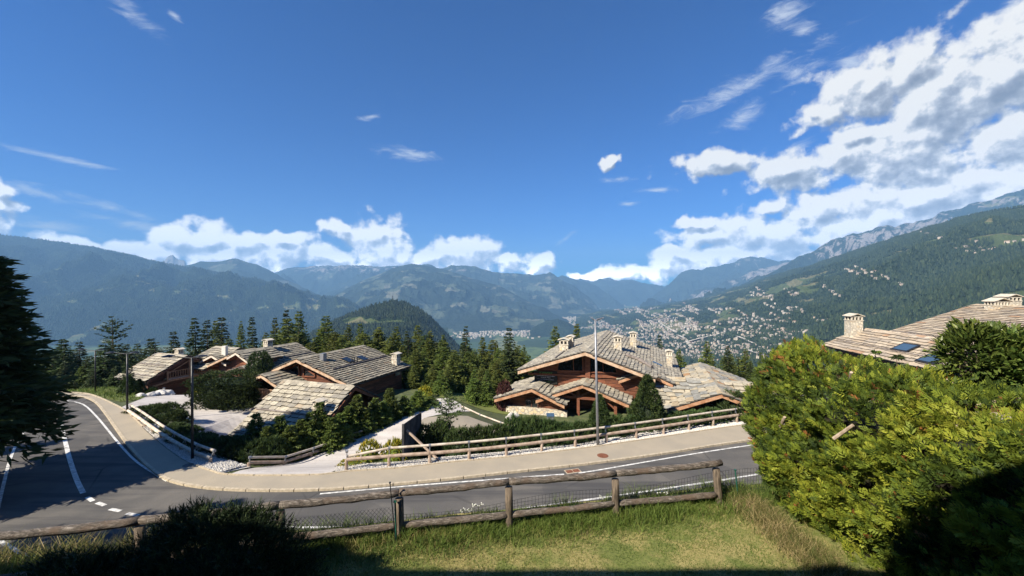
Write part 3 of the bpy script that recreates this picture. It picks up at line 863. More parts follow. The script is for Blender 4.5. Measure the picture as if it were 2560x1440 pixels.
# lawn of the terrace side, its retaining wall and coping
def lawn_z(x, y): return 6.0 + 0.05 * fbm(x / 2.5, y / 2.5, 3, 5) + 0.02 * (x * 0 + 1)
drape('lawn', [(-14, -12), (22, -12), (22, 13.4), (14, ywall(14) - 0.4), (-13, ywall(-13) - 0.4), (-14, 6)], 0.0, M_LAWN, 0.7, zf=lawn_z)
rw = empty('retaining_wall', (0, 9.4, 0)); tag(rw, 'pale stone retaining wall with flat coping under the log fence', 'retaining wall')
rw.location = (0, 0, 0)
mb = MB()
mb.prism([Vector((-14, ywall(-14) - 0.35, -0.2)), Vector((15, ywall(15) - 0.35, -0.2)), Vector((15, ywall(15) + 0.12, -0.2)), Vector((-14, ywall(-14) + 0.12, -0.2))], (0, 0, 5.5))
mb.build('wall_body', M_STONE, rw, fix=True)
x = -14.0
while x < 14.5:
    w = rnd.uniform(0.7, 1.1)
    mb = MB(); a = Vector((x + 0.01, ywall(x) - 0.1, 5.36 + rnd.uniform(-.01, .01))); b = Vector((x + w - 0.01, ywall(x + w) - 0.1, 5.36))
    mb.bar(a, b, 0.52, 0.13)
    mb.build('coping_slab', M_CONCRETE, rw); x += w

# ------------------------------------------------------------------ mountains, valley floor, villages
MZ = -600.0
def mountain(name, crest, base, nu=300, nv=80, amp=60.0, wl=900.0, prof=1.15, mat=None, meadow=None, rock=None, cn=3.0, seed=1, back=0.7, px_noise=1.0):
    """terrain between a foot line and a crest line; each is a list of (bearing px, height px or z, distance)"""
    c = np.array(crest, float); b = np.array(base, float)
    px = np.linspace(c[0, 0], c[-1, 0], nu)
    cy = np.interp(px, c[:, 0], c[:, 1]); cY = np.interp(px, c[:, 0], c[:, 2])
    cy = cy + cn * fbm(px / 38.0, px * 0 + seed, 5, seed)
    zc = CAMZ - (cy - 720) / FPX * cY
    bY = np.interp(px, b[:, 0], b[:, 1]); zb = np.interp(px, b[:, 0], b[:, 2])
    v = np.concatenate([np.linspace(0, 1, nv), 1 + np.linspace(0, 1, nv // 4 + 1)[1:]])[:, None]
    vf = np.minimum(v, 1); vb = np.maximum(v - 1, 0)
    Yv = bY + (cY - bY) * vf + (cY - bY) * back * vb
    Xv = (px - 1280) / FPX * Yv
    Zv = zb + (zc - zb) * vf ** prof
    n = fbm(Xv / wl, Yv / wl, 6, seed, True, 0.52) - 0.35
    env = (vf * (1 - vf) * 4) ** 1.3 * (v <= 1) + 0.6 * vb
    Zv = Zv + n * amp * env
    Zv = np.where(v > 1, zc + (MZ - 20 - zc) * vb ** 0.8 + n * amp * env * 0.5, Zv)
    P = np.stack([Xv, Yv, Zv], -1)
    me = np_mesh(name, P.reshape(-1, 3), grid_faces(len(v), nu), mat, smooth=True)
    pyv = 720 - FPX * (Zv - CAMZ) / Yv
    mdw = meadow(px[None, :] + 0 * Zv, pyv, Xv, Yv, Zv) if meadow else np.zeros_like(Zv)
    rk = rock(px[None, :] + 0 * Zv, pyv, Xv, Yv, Zv) if rock else np.zeros_like(Zv)
    for nm, arr in (('meadow', mdw), ('rock', rk)):
        a = me.attributes.new(nm, 'FLOAT', 'POINT'); a.data.foreach_set('value', np.asarray(arr, np.float32).ravel())
    o = link(name, me); o['kind'] = 'structure'
    return dict(px=px, py=pyv[:nv], P=P[:nv], m=mdw[:nv], o=o)
def surf(S, px, py):
    """point of a mountain's front slope seen in the direction px, py"""
    i = int(np.clip(np.interp(px, S['px'], np.arange(len(S['px']))), 0, len(S['px']) - 1))
    col = S['py'][:, i]
    for j in range(1, len(col)):
        if (col[j - 1] - py) * (col[j] - py) <= 0:
            t = (py - col[j - 1]) / (col[j] - col[j - 1] + 1e-9)
            return Vector(S['P'][j - 1, i] * (1 - t) + S['P'][j, i] * t)
    return None
def blobm(px, py, cx, cy, rx, ry): return np.exp(-(((px - cx) / rx) ** 2 + ((py - cy) / ry) ** 2))
def fields(X, Y, Z, s, seed): return fbm(X * s, (Y * 0.5 + Z * 1.6) * s, 5, seed) * 0.8

M1 = mountain('left_mountain',
    [(-1100,540,6200),(-600,555,6600),(-300,570,6900),(0,588,7100),(100,598,7200),(200,612,7300),(300,632,7400),(400,655,7400),(500,672,7400),(600,690,7400),(700,714,7300),(780,736,7100),(840,742,6700),(868,758,6400),(895,779,6200),(960,812,5800),(1040,850,5300),(1120,880,5000)],
    [(-1100,3600,MZ),(0,4200,MZ),(600,4300,MZ),(900,4300,MZ),(1120,4500,MZ)], 620, 200, 230, 1000, 0.92, M_LAND,
    lambda px, py, X, Y, Z: -0.02 + 0.8 * fields(X, Y, Z, 0.0055, 31) + 0.85 * blobm(px, py, 740, 770, 130, 20) + 0.20 * blobm(px, py, 330, 712, 170, 22) + 0.3 * blobm(px, py, 110, 670, 60, 20) + 0.28 * blobm(px, py, 180, 628, 70, 12) + 0.35 * blobm(px, py, 190, 840, 120, 22) + 0.2 * blobm(px, py, 560, 735, 120, 12) - 0.10,
    lambda px, py, X, Y, Z: 0.35 * blobm(px, py, 30, 600, 200, 18), seed=3, cn=1.5)
mountain('side_valley_mountain',
    [(330,700,9500),(430,672,9500),(470,664,9500),(500,657,9600),(540,655,9600),(585,646,9700),(640,661,9700),(700,689,9600),(760,717,9500),(800,735,9400),(850,757,9300),(940,800,9000)],
    [(330,7600,MZ),(940,7600,MZ)], 200, 60, 130, 1200, 1.0, M_LAND_FAR, lambda px, py, X, Y, Z: fields(X, Y, Z, 0.0015, 5) - 0.05, lambda px, py, X, Y, Z: 0.45 * blobm(px, py, 560, 650, 160, 14), seed=6)
mountain('snowy_peak', [(380,690,13500),(405,660,13500),(420,642,13500),(432,637,13500),(445,648,13500),(462,652,13500),(480,690,13500)], [(380,12500,0),(480,12500,0)], 60, 30, 80, 900, 1.0, M_LAND_FAR, None,
    lambda px, py, X, Y, Z: 0.8 + px * 0, seed=7)
mountain('high_plateau_range',
    [(600,700,14000),(660,690,14000),(690,680,14000),(722,668,14000),(780,663,14000),(850,661,14000),(900,662,14000),(950,664,14000),(1000,664,14000),(1060,664,14000),(1120,680,14000),(1180,700,14000)],
    [(600,9600,MZ),(1180,9600,MZ)], 260, 90, 330, 1900, 1.0, M_LAND_FAR, lambda px, py, X, Y, Z: fields(X, Y, Z, 0.001, 9) - 0.02, lambda px, py, X, Y, Z: 0.55 * blobm(px, py, 850, 668, 260, 22), seed=9, cn=3)
M3 = mountain('central_mountain',
    [(760,770,8600),(820,742,8800),(860,725,8900),(900,705,9000),(940,689,9000),(980,672,9000),(1010,664,9000),(1030,660,9000),(1060,664,9000),(1100,672,8900),(1140,682,8800),(1180,694,8700),(1220,706,8600),(1250,715,8400),(1290,737,8200),(1330,757,8000),(1380,783,7600),(1420,800,7300)],
    [(760,5400,MZ),(1420,5600,MZ)], 420, 150, 150, 1100, 1.0, M_LAND_FAR,
    lambda px, py, X, Y, Z: 0.08 + 0.9 * fields(X, Y, Z, 0.0045, 13) + 0.24 * blobm(px, py, 1000, 725, 190, 40) + 0.2 * blobm(px, py, 1150, 780, 170, 30) - 0.06, None, seed=13, cn=1.5)
M4 = mountain('middle_range',
    [(1000,690,11500),(1040,668,11500),(1070,664,11500),(1100,668,11500),(1130,663,11500),(1160,667,11500),(1200,671,11500),(1240,677,11500),(1290,684,11500),(1340,690,11400),(1375,683,11400),(1400,694,11300),(1430,712,11100),(1460,736,10900),(1480,753,10700),(1497,774,10400),(1512,796,10100)],
    [(1000,8000,MZ),(1512,8300,MZ)], 330, 120, 190, 1300, 1.0, M_LAND_FAR,
    lambda px, py, X, Y, Z: 0.06 + fields(X, Y, Z, 0.004, 17) + 0.3 * blobm(px, py, 1360, 725, 50, 28) - 0.04, lambda px, py, X, Y, Z: 0.4 * blobm(px, py, 1230, 676, 160, 12), seed=17, cn=4)
mountain('hazy_spur', [(1370,700,13800),(1410,692,13800),(1450,700,13800),(1490,716,13700),(1520,738,13500),(1560,765,13300)], [(1370,11800,MZ),(1560,11800,MZ)], 100, 40, 160, 1300, 1.0, M_LAND_FAR, None, None, seed=19)
mountain('farthest_range',
    [(1340,712,16500),(1380,694,16500),(1420,700,16500),(1450,694,16500),(1480,701,16500),(1520,698,16500),(1545,706,16500),(1580,697,16500),(1620,706,16500),(1660,714,16500),(1760,700,16500)],
    [(1340,13800,MZ),(1760,13800,MZ)], 160, 40, 260, 1700, 1.0, M_LAND_FAR, None, lambda px, py, X, Y, Z: 0.4 * (py < 705), seed=21, back=0.4, cn=5)
mountain('far_right_range',
    [(1575,785,12800),(1610,763,12900),(1640,738,13000),(1680,706,13100),(1702,686,13200),(1730,672,13200),(1760,670,13200),(1790,672,13200),(1830,656,13200),(1870,645,13200),(1900,640,13200),(1960,655,13200),(2060,640,13200)],
    [(1575,11500,MZ),(2060,10500,MZ)], 240, 80, 300, 1500, 1.0, M_LAND_FAR, None, lambda px, py, X, Y, Z: 0.42 * blobm(px, py, 1850, 655, 120, 25), seed=23, cn=5)
mountain('right_rocky_range',
    [(1600,790,10300),(1650,768,10400),(1700,748,10600),(1760,722,10800),(1830,702,11000),(1880,674,11000),(1930,665,11000),(1990,650,11000),(2040,628,11000),(2090,605,10800),(2160,590,10600)],
    [(1600,8800,MZ),(2160,8000,MZ)], 300, 110, 260, 1100, 1.0, M_LAND_FAR, lambda px, py, X, Y, Z: fields(X, Y, Z, 0.0015, 25) - 0.1,
    lambda px, py, X, Y, Z: 0.16 + 0.50 * blobm(px, py, 1900, 680, 110, 40) + 0.5 * blobm(px, py, 1760, 745, 80, 20) + 0.5 * blobm(px, py, 1985, 660, 40, 14), seed=25, cn=4)
mountain('right_rock_ridge',
    [(1760,760,7800),(1830,724,7700),(1880,702,7600),(1920,688,7600),(1960,666,7600),(2000,640,7600),(2040,625,7600),(2080,602,7500),(2120,590,7500),(2170,575,7400),(2200,568,7400),(2240,566,7300),(2270,555,7300),(2300,551,7200),(2330,543,7100),(2370,528,7000),(2420,514,6900),(2480,500,6700),(2560,474,6500),(2700,440,6200),(3000,380,5600)],
    [(1760,6400,MZ+40),(2200,5600,-300),(3000,4300,0)], 520, 130, 240, 700, 1.0, M_LAND, lambda px, py, X, Y, Z: fields(X, Y, Z, 0.002, 27) - 0.25,
    lambda px, py, X, Y, Z: 0.14 + 0.46 * blobm(px, py, 2150, 610, 180, 45) + 0.46 * blobm(px, py, 2330, 560, 150, 28) + 0.45 * blobm(px, py, 2080, 660, 40, 20) + 0.35 * blobm(px, py, 2480, 505, 200, 22), seed=27, cn=4)
M8 = mountain('right_forest_slope',
    [(1440,793,7900),(1500,779,8000),(1600,768,7900),(1700,756,7700),(1760,742,7400),(1830,722,6400),(1930,691,5300),(2030,661,4500),(2100,640,4050),(2200,606,3500),(2300,576,3100),(2400,545,2800),(2480,528,2600),(2560,517,2500),(2800,488,2300),(3300,440,2000)],
    [(1440,2800,-590),(1560,1950,-480),(1700,1350,-385),(1900,980,-285),(2200,720,-215),(2560,560,-168),(3300,450,-135)], 800, 300, 60, 550, 1.05, M_LAND_NEAR,
    lambda px, py, X, Y, Z: -0.10 + fields(X, Y, Z, 0.0055, 29) + 0.50 * blobm(px, py, 1700, 820, 260, 50) + 0.52 * blobm(px, py, 1950, 755, 190, 45) + 0.30 * blobm(px, py, 1620, 790, 120, 22) + 0.34 * blobm(px, py, 2110, 735, 130, 35) - 0.30 * blobm(px, py, 1540, 860, 110, 22) - 0.2 * blobm(px, py, 1990, 830, 120, 25) - 0.6 * blobm(px, py, 2400, 770, 260, 60), None, seed=29, cn=1.6)
M9 = mountain('wooded_hill',
    [(600,880,2300),(700,862,2200),(760,842,2150),(790,826,2100),(820,808,2050),(860,792,2000),(900,775,2000),(940,761,2000),(983,751,2000),(1020,758,2000),(1050,773,2000),(1075,792,2000),(1090,808,2000),(1112,832,2000),(1135,852,2000),(1165,885,2000)],
    [(600,1000,-300),(1165,1050,-310)], 380, 130, 26, 300, 1.0, M_LAND_NEAR,
    lambda px, py, X, Y, Z: -0.30 + 0.25 * fbm(X / 60, Y / 60, 3, 33) + 1.0 * np.exp(-((py - (807 - (px - 900) * 0.04)) / 9) ** 2 - ((px - 930) / 110) ** 2) + 0.7 * blobm(px, py, 900, 796, 45, 8) + 0.5 * blobm(px, py, 740, 845, 40, 8),
    lambda px, py, X, Y, Z: 0.75 * blobm(px, py, 1085, 830, 30, 22), seed=33, cn=0.8)
M10 = mountain('castle_hill', [(1325,826,5300),(1345,812,5300),(1368,801,5300),(1395,797,5300),(1420,806,5300),(1440,818,5300),(1460,832,5300)], [(1325,5000,MZ),(1460,5000,MZ)], 90, 40, 18, 250, 1.0, M_LAND, None, None, seed=35, cn=1)

me = np_mesh('valley_floor', [(-40000, -12000, MZ), (40000, -12000, MZ), (40000, 60000, MZ), (-40000, 60000, MZ)], [(0, 1, 2, 3)], M_VALLEY)
tag(link('valley_floor', me), kind='structure')

# houses
def house_mesh(nm, L, Wd, H, R):
    mb = MB()
    mb.box((0, 0, H / 2 - 2), (L, Wd, H + 4), mi=0)
    a = Wd / 2 + 0.7; l = L / 2 + 0.7
    vs = [(-l, -a, H), (l, -a, H), (l, a, H), (-l, a, H), (-l, 0, H + R), (l, 0, H + R)]
    mb.add(vs, [(0, 1, 5, 4), (3, 4, 5, 2), (0, 4, 3), (1, 2, 5), (0, 3, 2, 1)], 0.1, 1)
    return mb
HM = [house_mesh('village_house', *d).mesh('village_house', [M_HWALL, M_HROOF]) for d in ((14, 11, 7, 3.2), (18, 12, 6, 3.5), (11, 10, 9, 2.8), (24, 13, 11, 3))]
CL = [(1560,832,80,14,90),(1640,845,100,20,160),(1700,815,110,16,150),(1760,868,90,18,190),(1660,795,80,9,70),(1850,830,80,18,130),(1900,800,70,12,70),(1620,868,90,10,90),(1500,818,45,9,60),(1600,775,90,7,60),(1960,772,60,8,25),(1830,880,90,14,150),(1940,850,70,20,90),(1725,888,60,12,90),
      (2185,680,40,6,14),(2450,622,50,10,30),(2535,603,16,4,10),(2330,590,5,4,2),(2010,735,60,8,14),(1900,740,60,6,20),(1740,775,60,8,40),(2200,700,60,6,8),(2080,800,30,10,10)]
spots = []
for cx, cy, rx, ry, n in CL:
    left_ = int(n * 1.6)
    while left_ > 0:
        sx_ = rnd.gauss(cx, rx * 0.5); sy_ = rnd.gauss(cy, ry * 0.6); an = rnd.choice((rnd.uniform(-0.25, 0.05), rnd.uniform(0.4, 0.9))); k_ = rnd.randint(4, 16); ln_ = k_ * rnd.uniform(3.5, 6)
        for k in range(k_):
            u_ = (k / k_ - 0.5) * ln_; px = sx_ + u_ * math.cos(an) + rnd.gauss(0, 1.5); py = sy_ + u_ * math.sin(an) * 0.7 + rnd.gauss(0, 1.1)
            p = surf(M8, px, py)
            if p is not None: spots.append((p, px, py))
        left_ -= k_
spots.sort(key=lambda q: q[0].y)
# no two houses in the same place
kept = []; cellset = set()
for p, px, py in spots:
    k = (int(p.x // 22), int(p.y // 30))
    if k in cellset: continue
    cellset.add(k); kept.append((p, px, py))
def vlabel(px, py):
    if py < 650: return 'pale chalet high on the forested slope at the far right'
    if py < 745: return 'small pale house alone among the woods of the right slope'
    return 'tiny pale house in the village scattered over the valley side'
vh = 0
rest = MB()
for p, px, py in kept:
    rz = rnd.choice((0.3, 0.3 + pi / 2)) + rnd.uniform(-0.25, 0.25); k = rnd.choice((0, 0, 1, 2, 3) if rnd.random() < 0.3 else (0, 0, 1, 2)); s_ = rnd.uniform(0.8, 1.25) * (0.45 + p.y / 5600)
    if vh < 300 and (py > 700 or True) and (vh < 270 or py < 745):
        o = bpy.data.objects.new('village_house', HM[k]); COL.objects.link(o)
        o.location = p; o.rotation_euler = (0, 0, rz); o.scale = (s_, s_, s_)
        tag(o, vlabel(px, py), 'house', {0: 'chalets high on the right slope', 1: 'lone houses in the right woods', 2: 'village houses on the valley side'}[0 if py < 650 else 1 if py < 745 else 2]); vh += 1
    else:
        M = Matrix.Translation(p) @ Matrix.Rotation(rz, 4, 'Z') @ Matrix.Scale(s_, 4)
        me = HM[k]; t = rnd.random()
        for f in me.polygons:
            rest.add([M @ me.vertices[i].co for i in f.vertices], [tuple(range(len(f.vertices)))], t, f.material_index)
o = rest.build('village_houses', [M_HWALL, M_HROOF]); tag(o, 'farther pale houses of the villages on the valley side', 'houses', kind='stuff')
town = MB()
def town_box(px, py, sc):
    Y = (CAMZ - MZ) * FPX / (py - 720); X = (px - 1280) / FPX * Y
    w = rnd.uniform(14, 34) * sc; d = rnd.uniform(14, 26) * sc; h = rnd.uniform(8, 20) * sc
    a = rnd.uniform(0, pi); t = rnd.random()
    M = Matrix.Translation((X, Y, MZ + h / 2)) @ Matrix.Rotation(a, 4, 'Z')
    vs = [M @ Vector((i * w / 2, j * d / 2, k * h / 2)) for k in (-1, 1) for j in (-1, 1) for i in (-1, 1)]
    town.add(vs, [(0, 1, 5, 4), (2, 6, 7, 3), (0, 4, 6, 2), (1, 3, 7, 5)], t, 0)
    town.add(vs, [(4, 5, 7, 6)], t, rnd.choice((0, 0, 1)))
for cx, cy, rx, ry, n in [(1330,815,120,12,900),(1240,822,60,8,300),(1420,795,90,7,500),(1310,832,90,8,300),(1180,838,50,6,120),(1530,760,60,8,200),(1600,755,60,5,160),(1480,785,60,8,250),(1200,815,60,6,120),(1400,830,60,10,120)]:
    for k in range(n):
        px = rnd.gauss(cx, rx * 0.5); py = rnd.gauss(cy, ry * 0.6)
        if py > 748: town_box(px, py, 1.0 + max(0, (800 - py)) / 60)
tag(town.build('valley_town', [M_HWALL, M_HROOF]), 'pale town spread over the valley floor', 'town', kind='stuff')
for pts in ([(1695,838),(1715,850),(1728,868),(1745,880),(1760,892)], [(1800,843),(1835,858),(1870,876),(1905,888)], [(1650,808),(1668,818),(1690,832)], [(1845,842),(1870,852),(1890,862)], [(1600,868),(1640,860),(1690,862),(1740,850),(1800,836)]):
    P = [surf(M8, *q) for q in pts]; P = [p for p in P if p is not None]
    mb = MB(); vs = []
    Q = smooth_line(P, 60)
    for p, q in zip(offset_line(Q, 9), offset_line(Q, -9)): vs += [p + Vector((0, 0, 5)), q + Vector((0, 0, 5))]
    mb.add(vs, [(2 * i, 2 * i + 2, 2 * i + 3, 2 * i + 1) for i in range(len(Q) - 1)])
    tag(mb.build('valley_road', M_CONCRETE), kind='structure')

# woods of the near slopes: simple tree shapes, one stuff object each
def woods(name, S, n, pxr, h0, h1, label, seed, maxm=0.42, ypow=1.0, ymin=0):
    r = np.random.default_rng(seed)
    nv, nu = S['m'].shape
    px = r.uniform(pxr[0], pxr[1], n * 2); ui = np.interp(px, S['px'], np.arange(nu))
    vi = r.uniform(0, 1, n * 2) ** ypow * (nv - 1.01)
    i = ui.astype(int); j = vi.astype(int); fi = (ui - i)[:, None]; fj = (vi - j)[:, None]
    i1 = np.minimum(i + 1, nu - 1); j1 = np.minimum(j + 1, nv - 1)
    P = S['P'][j, i] * (1 - fi) * (1 - fj) + S['P'][j, i1] * fi * (1 - fj) + S['P'][j1, i] * (1 - fi) * fj + S['P'][j1, i1] * fi * fj
    ok = (S['m'][j, i] < maxm) & (P[:, 1] > ymin)
    P = P[ok][:n]; m = len(P)
    h = r.uniform(h0, h1, m); w = h * r.uniform(0.20, 0.34, m)
    K = 5; ang = np.arange(K) * 2 * pi / K
    V = np.zeros((m, K + 1, 3)); a = ang[None, :] + r.uniform(0, 6, (m, 1))
    V[:, :K, 0] = P[:, None, 0] + np.cos(a) * w[:, None]; V[:, :K, 1] = P[:, None, 1] + np.sin(a) * w[:, None]; V[:, :K, 2] = P[:, None, 2] + h[:, None] * r.uniform(0.0, 0.25, (m, K))
    V[:, K] = P + np.stack([w * 0.2 * r.normal(0, 1, m), w * 0.2 * r.normal(0, 1, m), h], -1)
    base = (np.arange(m) * (K + 1))[:, None, None]
    F = np.array([(k, (k + 1) % K, K) for k in range(K)])[None] + base
    tint = np.repeat(np.clip(r.normal(0.45, 0.28, m), 0, 1), K)
    me = np_mesh(name, V.reshape(-1, 3), F.reshape(-1, 3), M_WOODS, tint)
    tag(link(name, me), label, 'forest', kind='stuff')
M_WOODS = foliage('distant_tree_crowns', [(0, (0.009, 0.016, 0.008)), (0.5, (0.021, 0.034, 0.015)), (1, (0.048, 0.062, 0.025))], 0.0, 1.0)
woods('slope_forest', M8, 110000, (1450, 2640), 9, 18, 'dark green forest covering the right slope', 41, 0.45, 0.75)
woods('hill_forest', M9, 14000, (640, 1160), 9, 17, 'dark conifer wood on the rounded hill', 42, 0.35, 1.0)
woods('mountain_forest', M1, 50000, (-60, 1100), 18, 34, 'blue green forest on the long left mountain', 43, 0.45, 1.0)
mast = MB(); p = surf(M9, 983, 753) or W(983, 753, 1990)
mast.tube([p - Vector((0, 0, 4)), p + Vector((0, 0, 24))], 1.1, 6); mast.box(p + Vector((0, 0, 20)), (9, 2, 2)); mast.box(p + Vector((0, 0, 25)), (3, 3, 4))
tag(mast.build('mast', M_METAL_DARK), 'small dark mast on top of the wooded hill', 'mast')

# air
hb = MB(); hb.box((0, 4400, 590), (52000, 31000, 2420))
mh = bpy.data.materials.new('air'); mh.use_nodes = True; hn = NT(mh.node_tree); hn.n.clear()
ho = hn.node('ShaderNodeOutputMaterial'); pvn = hn.node('ShaderNodeVolumePrincipled')
pvn.inputs['Color'].default_value = (0.30, 0.60, 1.0, 1)
pvn.inputs['Density'].default_value = 7.6e-5
pvn.inputs['Anisotropy'].default_value = 0.0
hn.l.new(pvn.outputs[0], ho.inputs['Volume'])
HAZE = hb.mesh('haze', mh)
tag(link('haze', HAZE), 'pale blue air over the valley', 'haze', kind='stuff')

# ------------------------------------------------------------------ chalets
def slab_mesh(nm, mat, seed):
    r = random.Random(seed); mb = MB()
    j = lambda: r.uniform(-0.05, 0.05)
    b = [(-.5 + j(), -.5 + j() * 1.4), (0.05 + j() * 2, -.5 + j() * 1.6), (.5 + j(), -.5 + j() * 1.4), (.5 + j(), .5), (-.5 + j(), .5)]
    if r.random() < 0.4: b[2] = (b[2][0] - 0.12, b[2][1]); b.insert(3, (.5, -.32))
    n = len(b)
    V_ = [(x, y, -.5) for x, y in b] + [(x, y, .5) for x, y in b]
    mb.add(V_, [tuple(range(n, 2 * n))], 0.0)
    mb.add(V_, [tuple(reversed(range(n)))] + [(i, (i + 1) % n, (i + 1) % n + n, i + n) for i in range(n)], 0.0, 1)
    return mb.mesh(nm, [mat, M_SLATE_JOINT_SHADE])
SLABS = {}
def slabs(mat):
    if mat.name not in SLABS: SLABS[mat.name] = [slab_mesh('slate', mat, k) for k in range(8)]
    return SLABS[mat.name]

def slate_plane_on(roof, P00, P10, P01, P11, mat, row=0.5, wmin=0.5, wmax=1.1, budget=None, th=0.09, skew=0.0, wob=0.03, align=False, name='slate', hole=None):
    """courses of stone slabs from the eave P00-P10 up to the ridge P01-P11; slabs are children of roof"""
    P00, P10, P01, P11 = map(Vector, (P00, P10, P01, P11))
    u0 = (P10 - P00).normalized(); nrm = u0.cross(P01 - P00).normalized()
    if nrm.z < 0: nrm = -nrm
    wv = nrm.cross(u0).normalized()
    if wv.dot(P01 - P00) < 0: wv = -wv
    H = max((P01 - P00).dot(wv), (P11 - P10).dot(wv)); n = max(1, int(round(H / row))); row = H / n
    rest = MB(); ms = slabs(mat); inv = roof_inv[roof.name]
    cnt = 0
    for j in range(n):
        v = (j + 0.35) / n
        a = P00.lerp(P01, v); b = P10.lerp(P11, v)
        L = (b - a).length
        if L < 0.2: continue
        x = rnd.uniform(-0.15, 0.0) if not align else -0.1 + 0.12 * math.sin(j * 0.8)
        while x < L + 0.05:
            w = rnd.uniform(wmin, wmax) if not align else (wmin + wmax) / 2 * (1 + rnd.uniform(-.12, .12))
            if x + w > L + 0.12: w = max(0.25, L + 0.12 - x)
            c = a + (b - a).normalized() * (x + w / 2) + nrm * (th * 0.9 + rnd.uniform(0, 0.02)) + wv * rnd.uniform(-wob, wob)
            R = Matrix((u0, wv, nrm)).transposed().to_4x4()
            ln = row * 1.42
            R = R @ Matrix.Rotation(-math.atan2(th * 1.15, row) * 0.8 + rnd.uniform(-.01, .01), 4, 'X') @ Matrix.Rotation(skew + rnd.uniform(-.03, .03), 4, 'Z')
            M = Matrix.Translation(c) @ R @ Matrix.Diagonal((w - 0.03 if not align else w - 0.06, ln, th * rnd.uniform(0.8, 1.2), 1))
            x += w
            if hole and hole(c): continue
            me = ms[rnd.randrange(8)]
            if budget is None or budget[0] > 0:
                if budget is not None: budget[0] -= 1
                o = bpy.data.objects.new(name, me); COL.objects.link(o); o.parent = roof; o.matrix_local = inv @ M
            else:
                t = rnd.random(); b0 = len(rest.v)
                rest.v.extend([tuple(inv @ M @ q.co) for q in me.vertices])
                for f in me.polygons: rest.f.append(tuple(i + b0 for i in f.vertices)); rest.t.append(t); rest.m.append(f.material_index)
            cnt += 1
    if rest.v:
        o = rest.build('slate_courses', [mat, M_SLATE_JOINT_SHADE], roof); o['kind'] = 'stuff'

class Frame:
    def __init__(s, R0, th):
        s.o = Vector(R0); t = math.radians(th)
        s.et = Vector((math.sin(t), math.cos(t), 0)); s.es = Vector((math.cos(t), -math.sin(t), 0))
    def p(s, a, t, z): return Vector((s.o.x, s.o.y, 0)) + s.es * a + s.et * t + Vector((0, 0, z))
    def hit(s, px, py, t):
        d = Vector(((px - 1280) / FPX, 1, -(py - 720) / FPX)); c = Vector((0, 0, CAMZ))
        q = s.o + s.et * t
        k = (q - c).dot(s.et) / d.dot(s.et)
        return c + d * k

def make_root(name, loc, label, cat, group=None):
    o = empty(name, loc); tag(o, label, cat, group); return o
def sub(name, parent):
    """an empty part (keeps world coordinates for its children)"""
    e = bpy.data.objects.new(name, None); COL.objects.link(e); e.parent = parent
    return e
def put_mesh(mb, name, mats, parent, rootloc, fix=True, smooth=False):
    rl = Vector(rootloc)
    mb.v = [tuple(Vector(v) - rl) for v in mb.v]
    return mb.build(name, mats, parent, smooth=smooth, fix=fix)

roof_inv = {}
def slates(roof, loc, *a, **k):
    roof_inv[roof.name] = Matrix.Translation(-Vector(loc))
    slate_plane_on(roof, *a, **k)

def gable_roof(th_, loc, fr, L, wl, dl, wr, dr, mat, budget, row=0.5, wmin=0.5, wmax=1.1, align=False, barge=None, back_barge=True, ridge=True, skew=(0, 0), deck=0.22, sides='LR', ridge_t0=0.0, t0=0.0, barge_h=0.30, name='roof', hole=None):
    """pitched roof of a gable; ridge runs from fr.o along fr.et"""
    z0 = fr.o.z; mb = MB()
    R0 = fr.p(0, t0, z0); R1 = fr.p(0, L, z0)
    EL0 = fr.p(-wl, t0, z0 - dl); EL1 = fr.p(-wl, L, z0 - dl); ER0 = fr.p(wr, t0, z0 - dr); ER1 = fr.p(wr, L, z0 - dr)
    dz = Vector((0, 0, -deck))
    if 'L' in sides: mb.prism([EL0, EL1, R1, R0], dz)
    if 'R' in sides: mb.prism([R0, R1, ER1, ER0], dz)
    roof = put_mesh(mb, name, M_DECK, th_, loc)
    if 'L' in sides: slates(roof, loc, EL0, EL1, R0, R1, mat, row, wmin, wmax, budget, align=align, skew=skew[0], hole=hole)
    if 'R' in sides: slates(roof, loc, ER1, ER0, R1, R0, mat, row, wmin, wmax, budget, align=align, skew=skew[1], hole=hole)
    if ridge:
        t = t0; 
        while t < L - 0.1:
            w = min(rnd.uniform(0.8, 1.2), L - t)
            for sd, ww, dd in ((-1, wl, dl), (1, wr, dr)):
                m = MB(); a = fr.p(0, t, z0 + 0.14); b = fr.p(0, t + w - 0.02, z0 + 0.14)
                c = Vector(fr.es) * sd * 0.34 + Vector((0, 0, -0.34 * dd / ww))
                m.prism([a, b, b + c, a + c], (0, 0, -0.06))
                put_mesh(m, 'ridge_slab', mat, roof, loc)
            t += w
    if barge:
        for A, B, in ((EL0, R0), (ER0, R0)):
            if (A is EL0 and 'L' not in sides) or (A is ER0 and 'R' not in sides): continue
            m = MB(); q = fr.et * -0.06
            m.prism([A + q + Vector((0, 0, -0.03)), B + q + Vector((0, 0, -0.03)), B + q + Vector((0, 0, -barge_h)), A + q + Vector((0, 0, -barge_h))], fr.et * -0.07)
            put_mesh(m, 'barge_board', barge, roof, loc)
    # rafters and purlins showing under the front overhang
    m = MB()
    for k in (0.28, 0.6, 0.9):
        for A in ((EL0, EL1) if 'L' in sides else None, (ER0, ER1) if 'R' in sides else None):
            if A is None: continue
            a = R0.lerp(A[0], k) + Vector((0, 0, -deck - 0.14)) + fr.et * 0.1
            m.bar(a, a + fr.et * 2.2, 0.2, 0.26)
    put_mesh(m, 'purlin_ends', M_TIMBER, roof, loc, fix=False)['kind'] = 'stuff'
    return roof

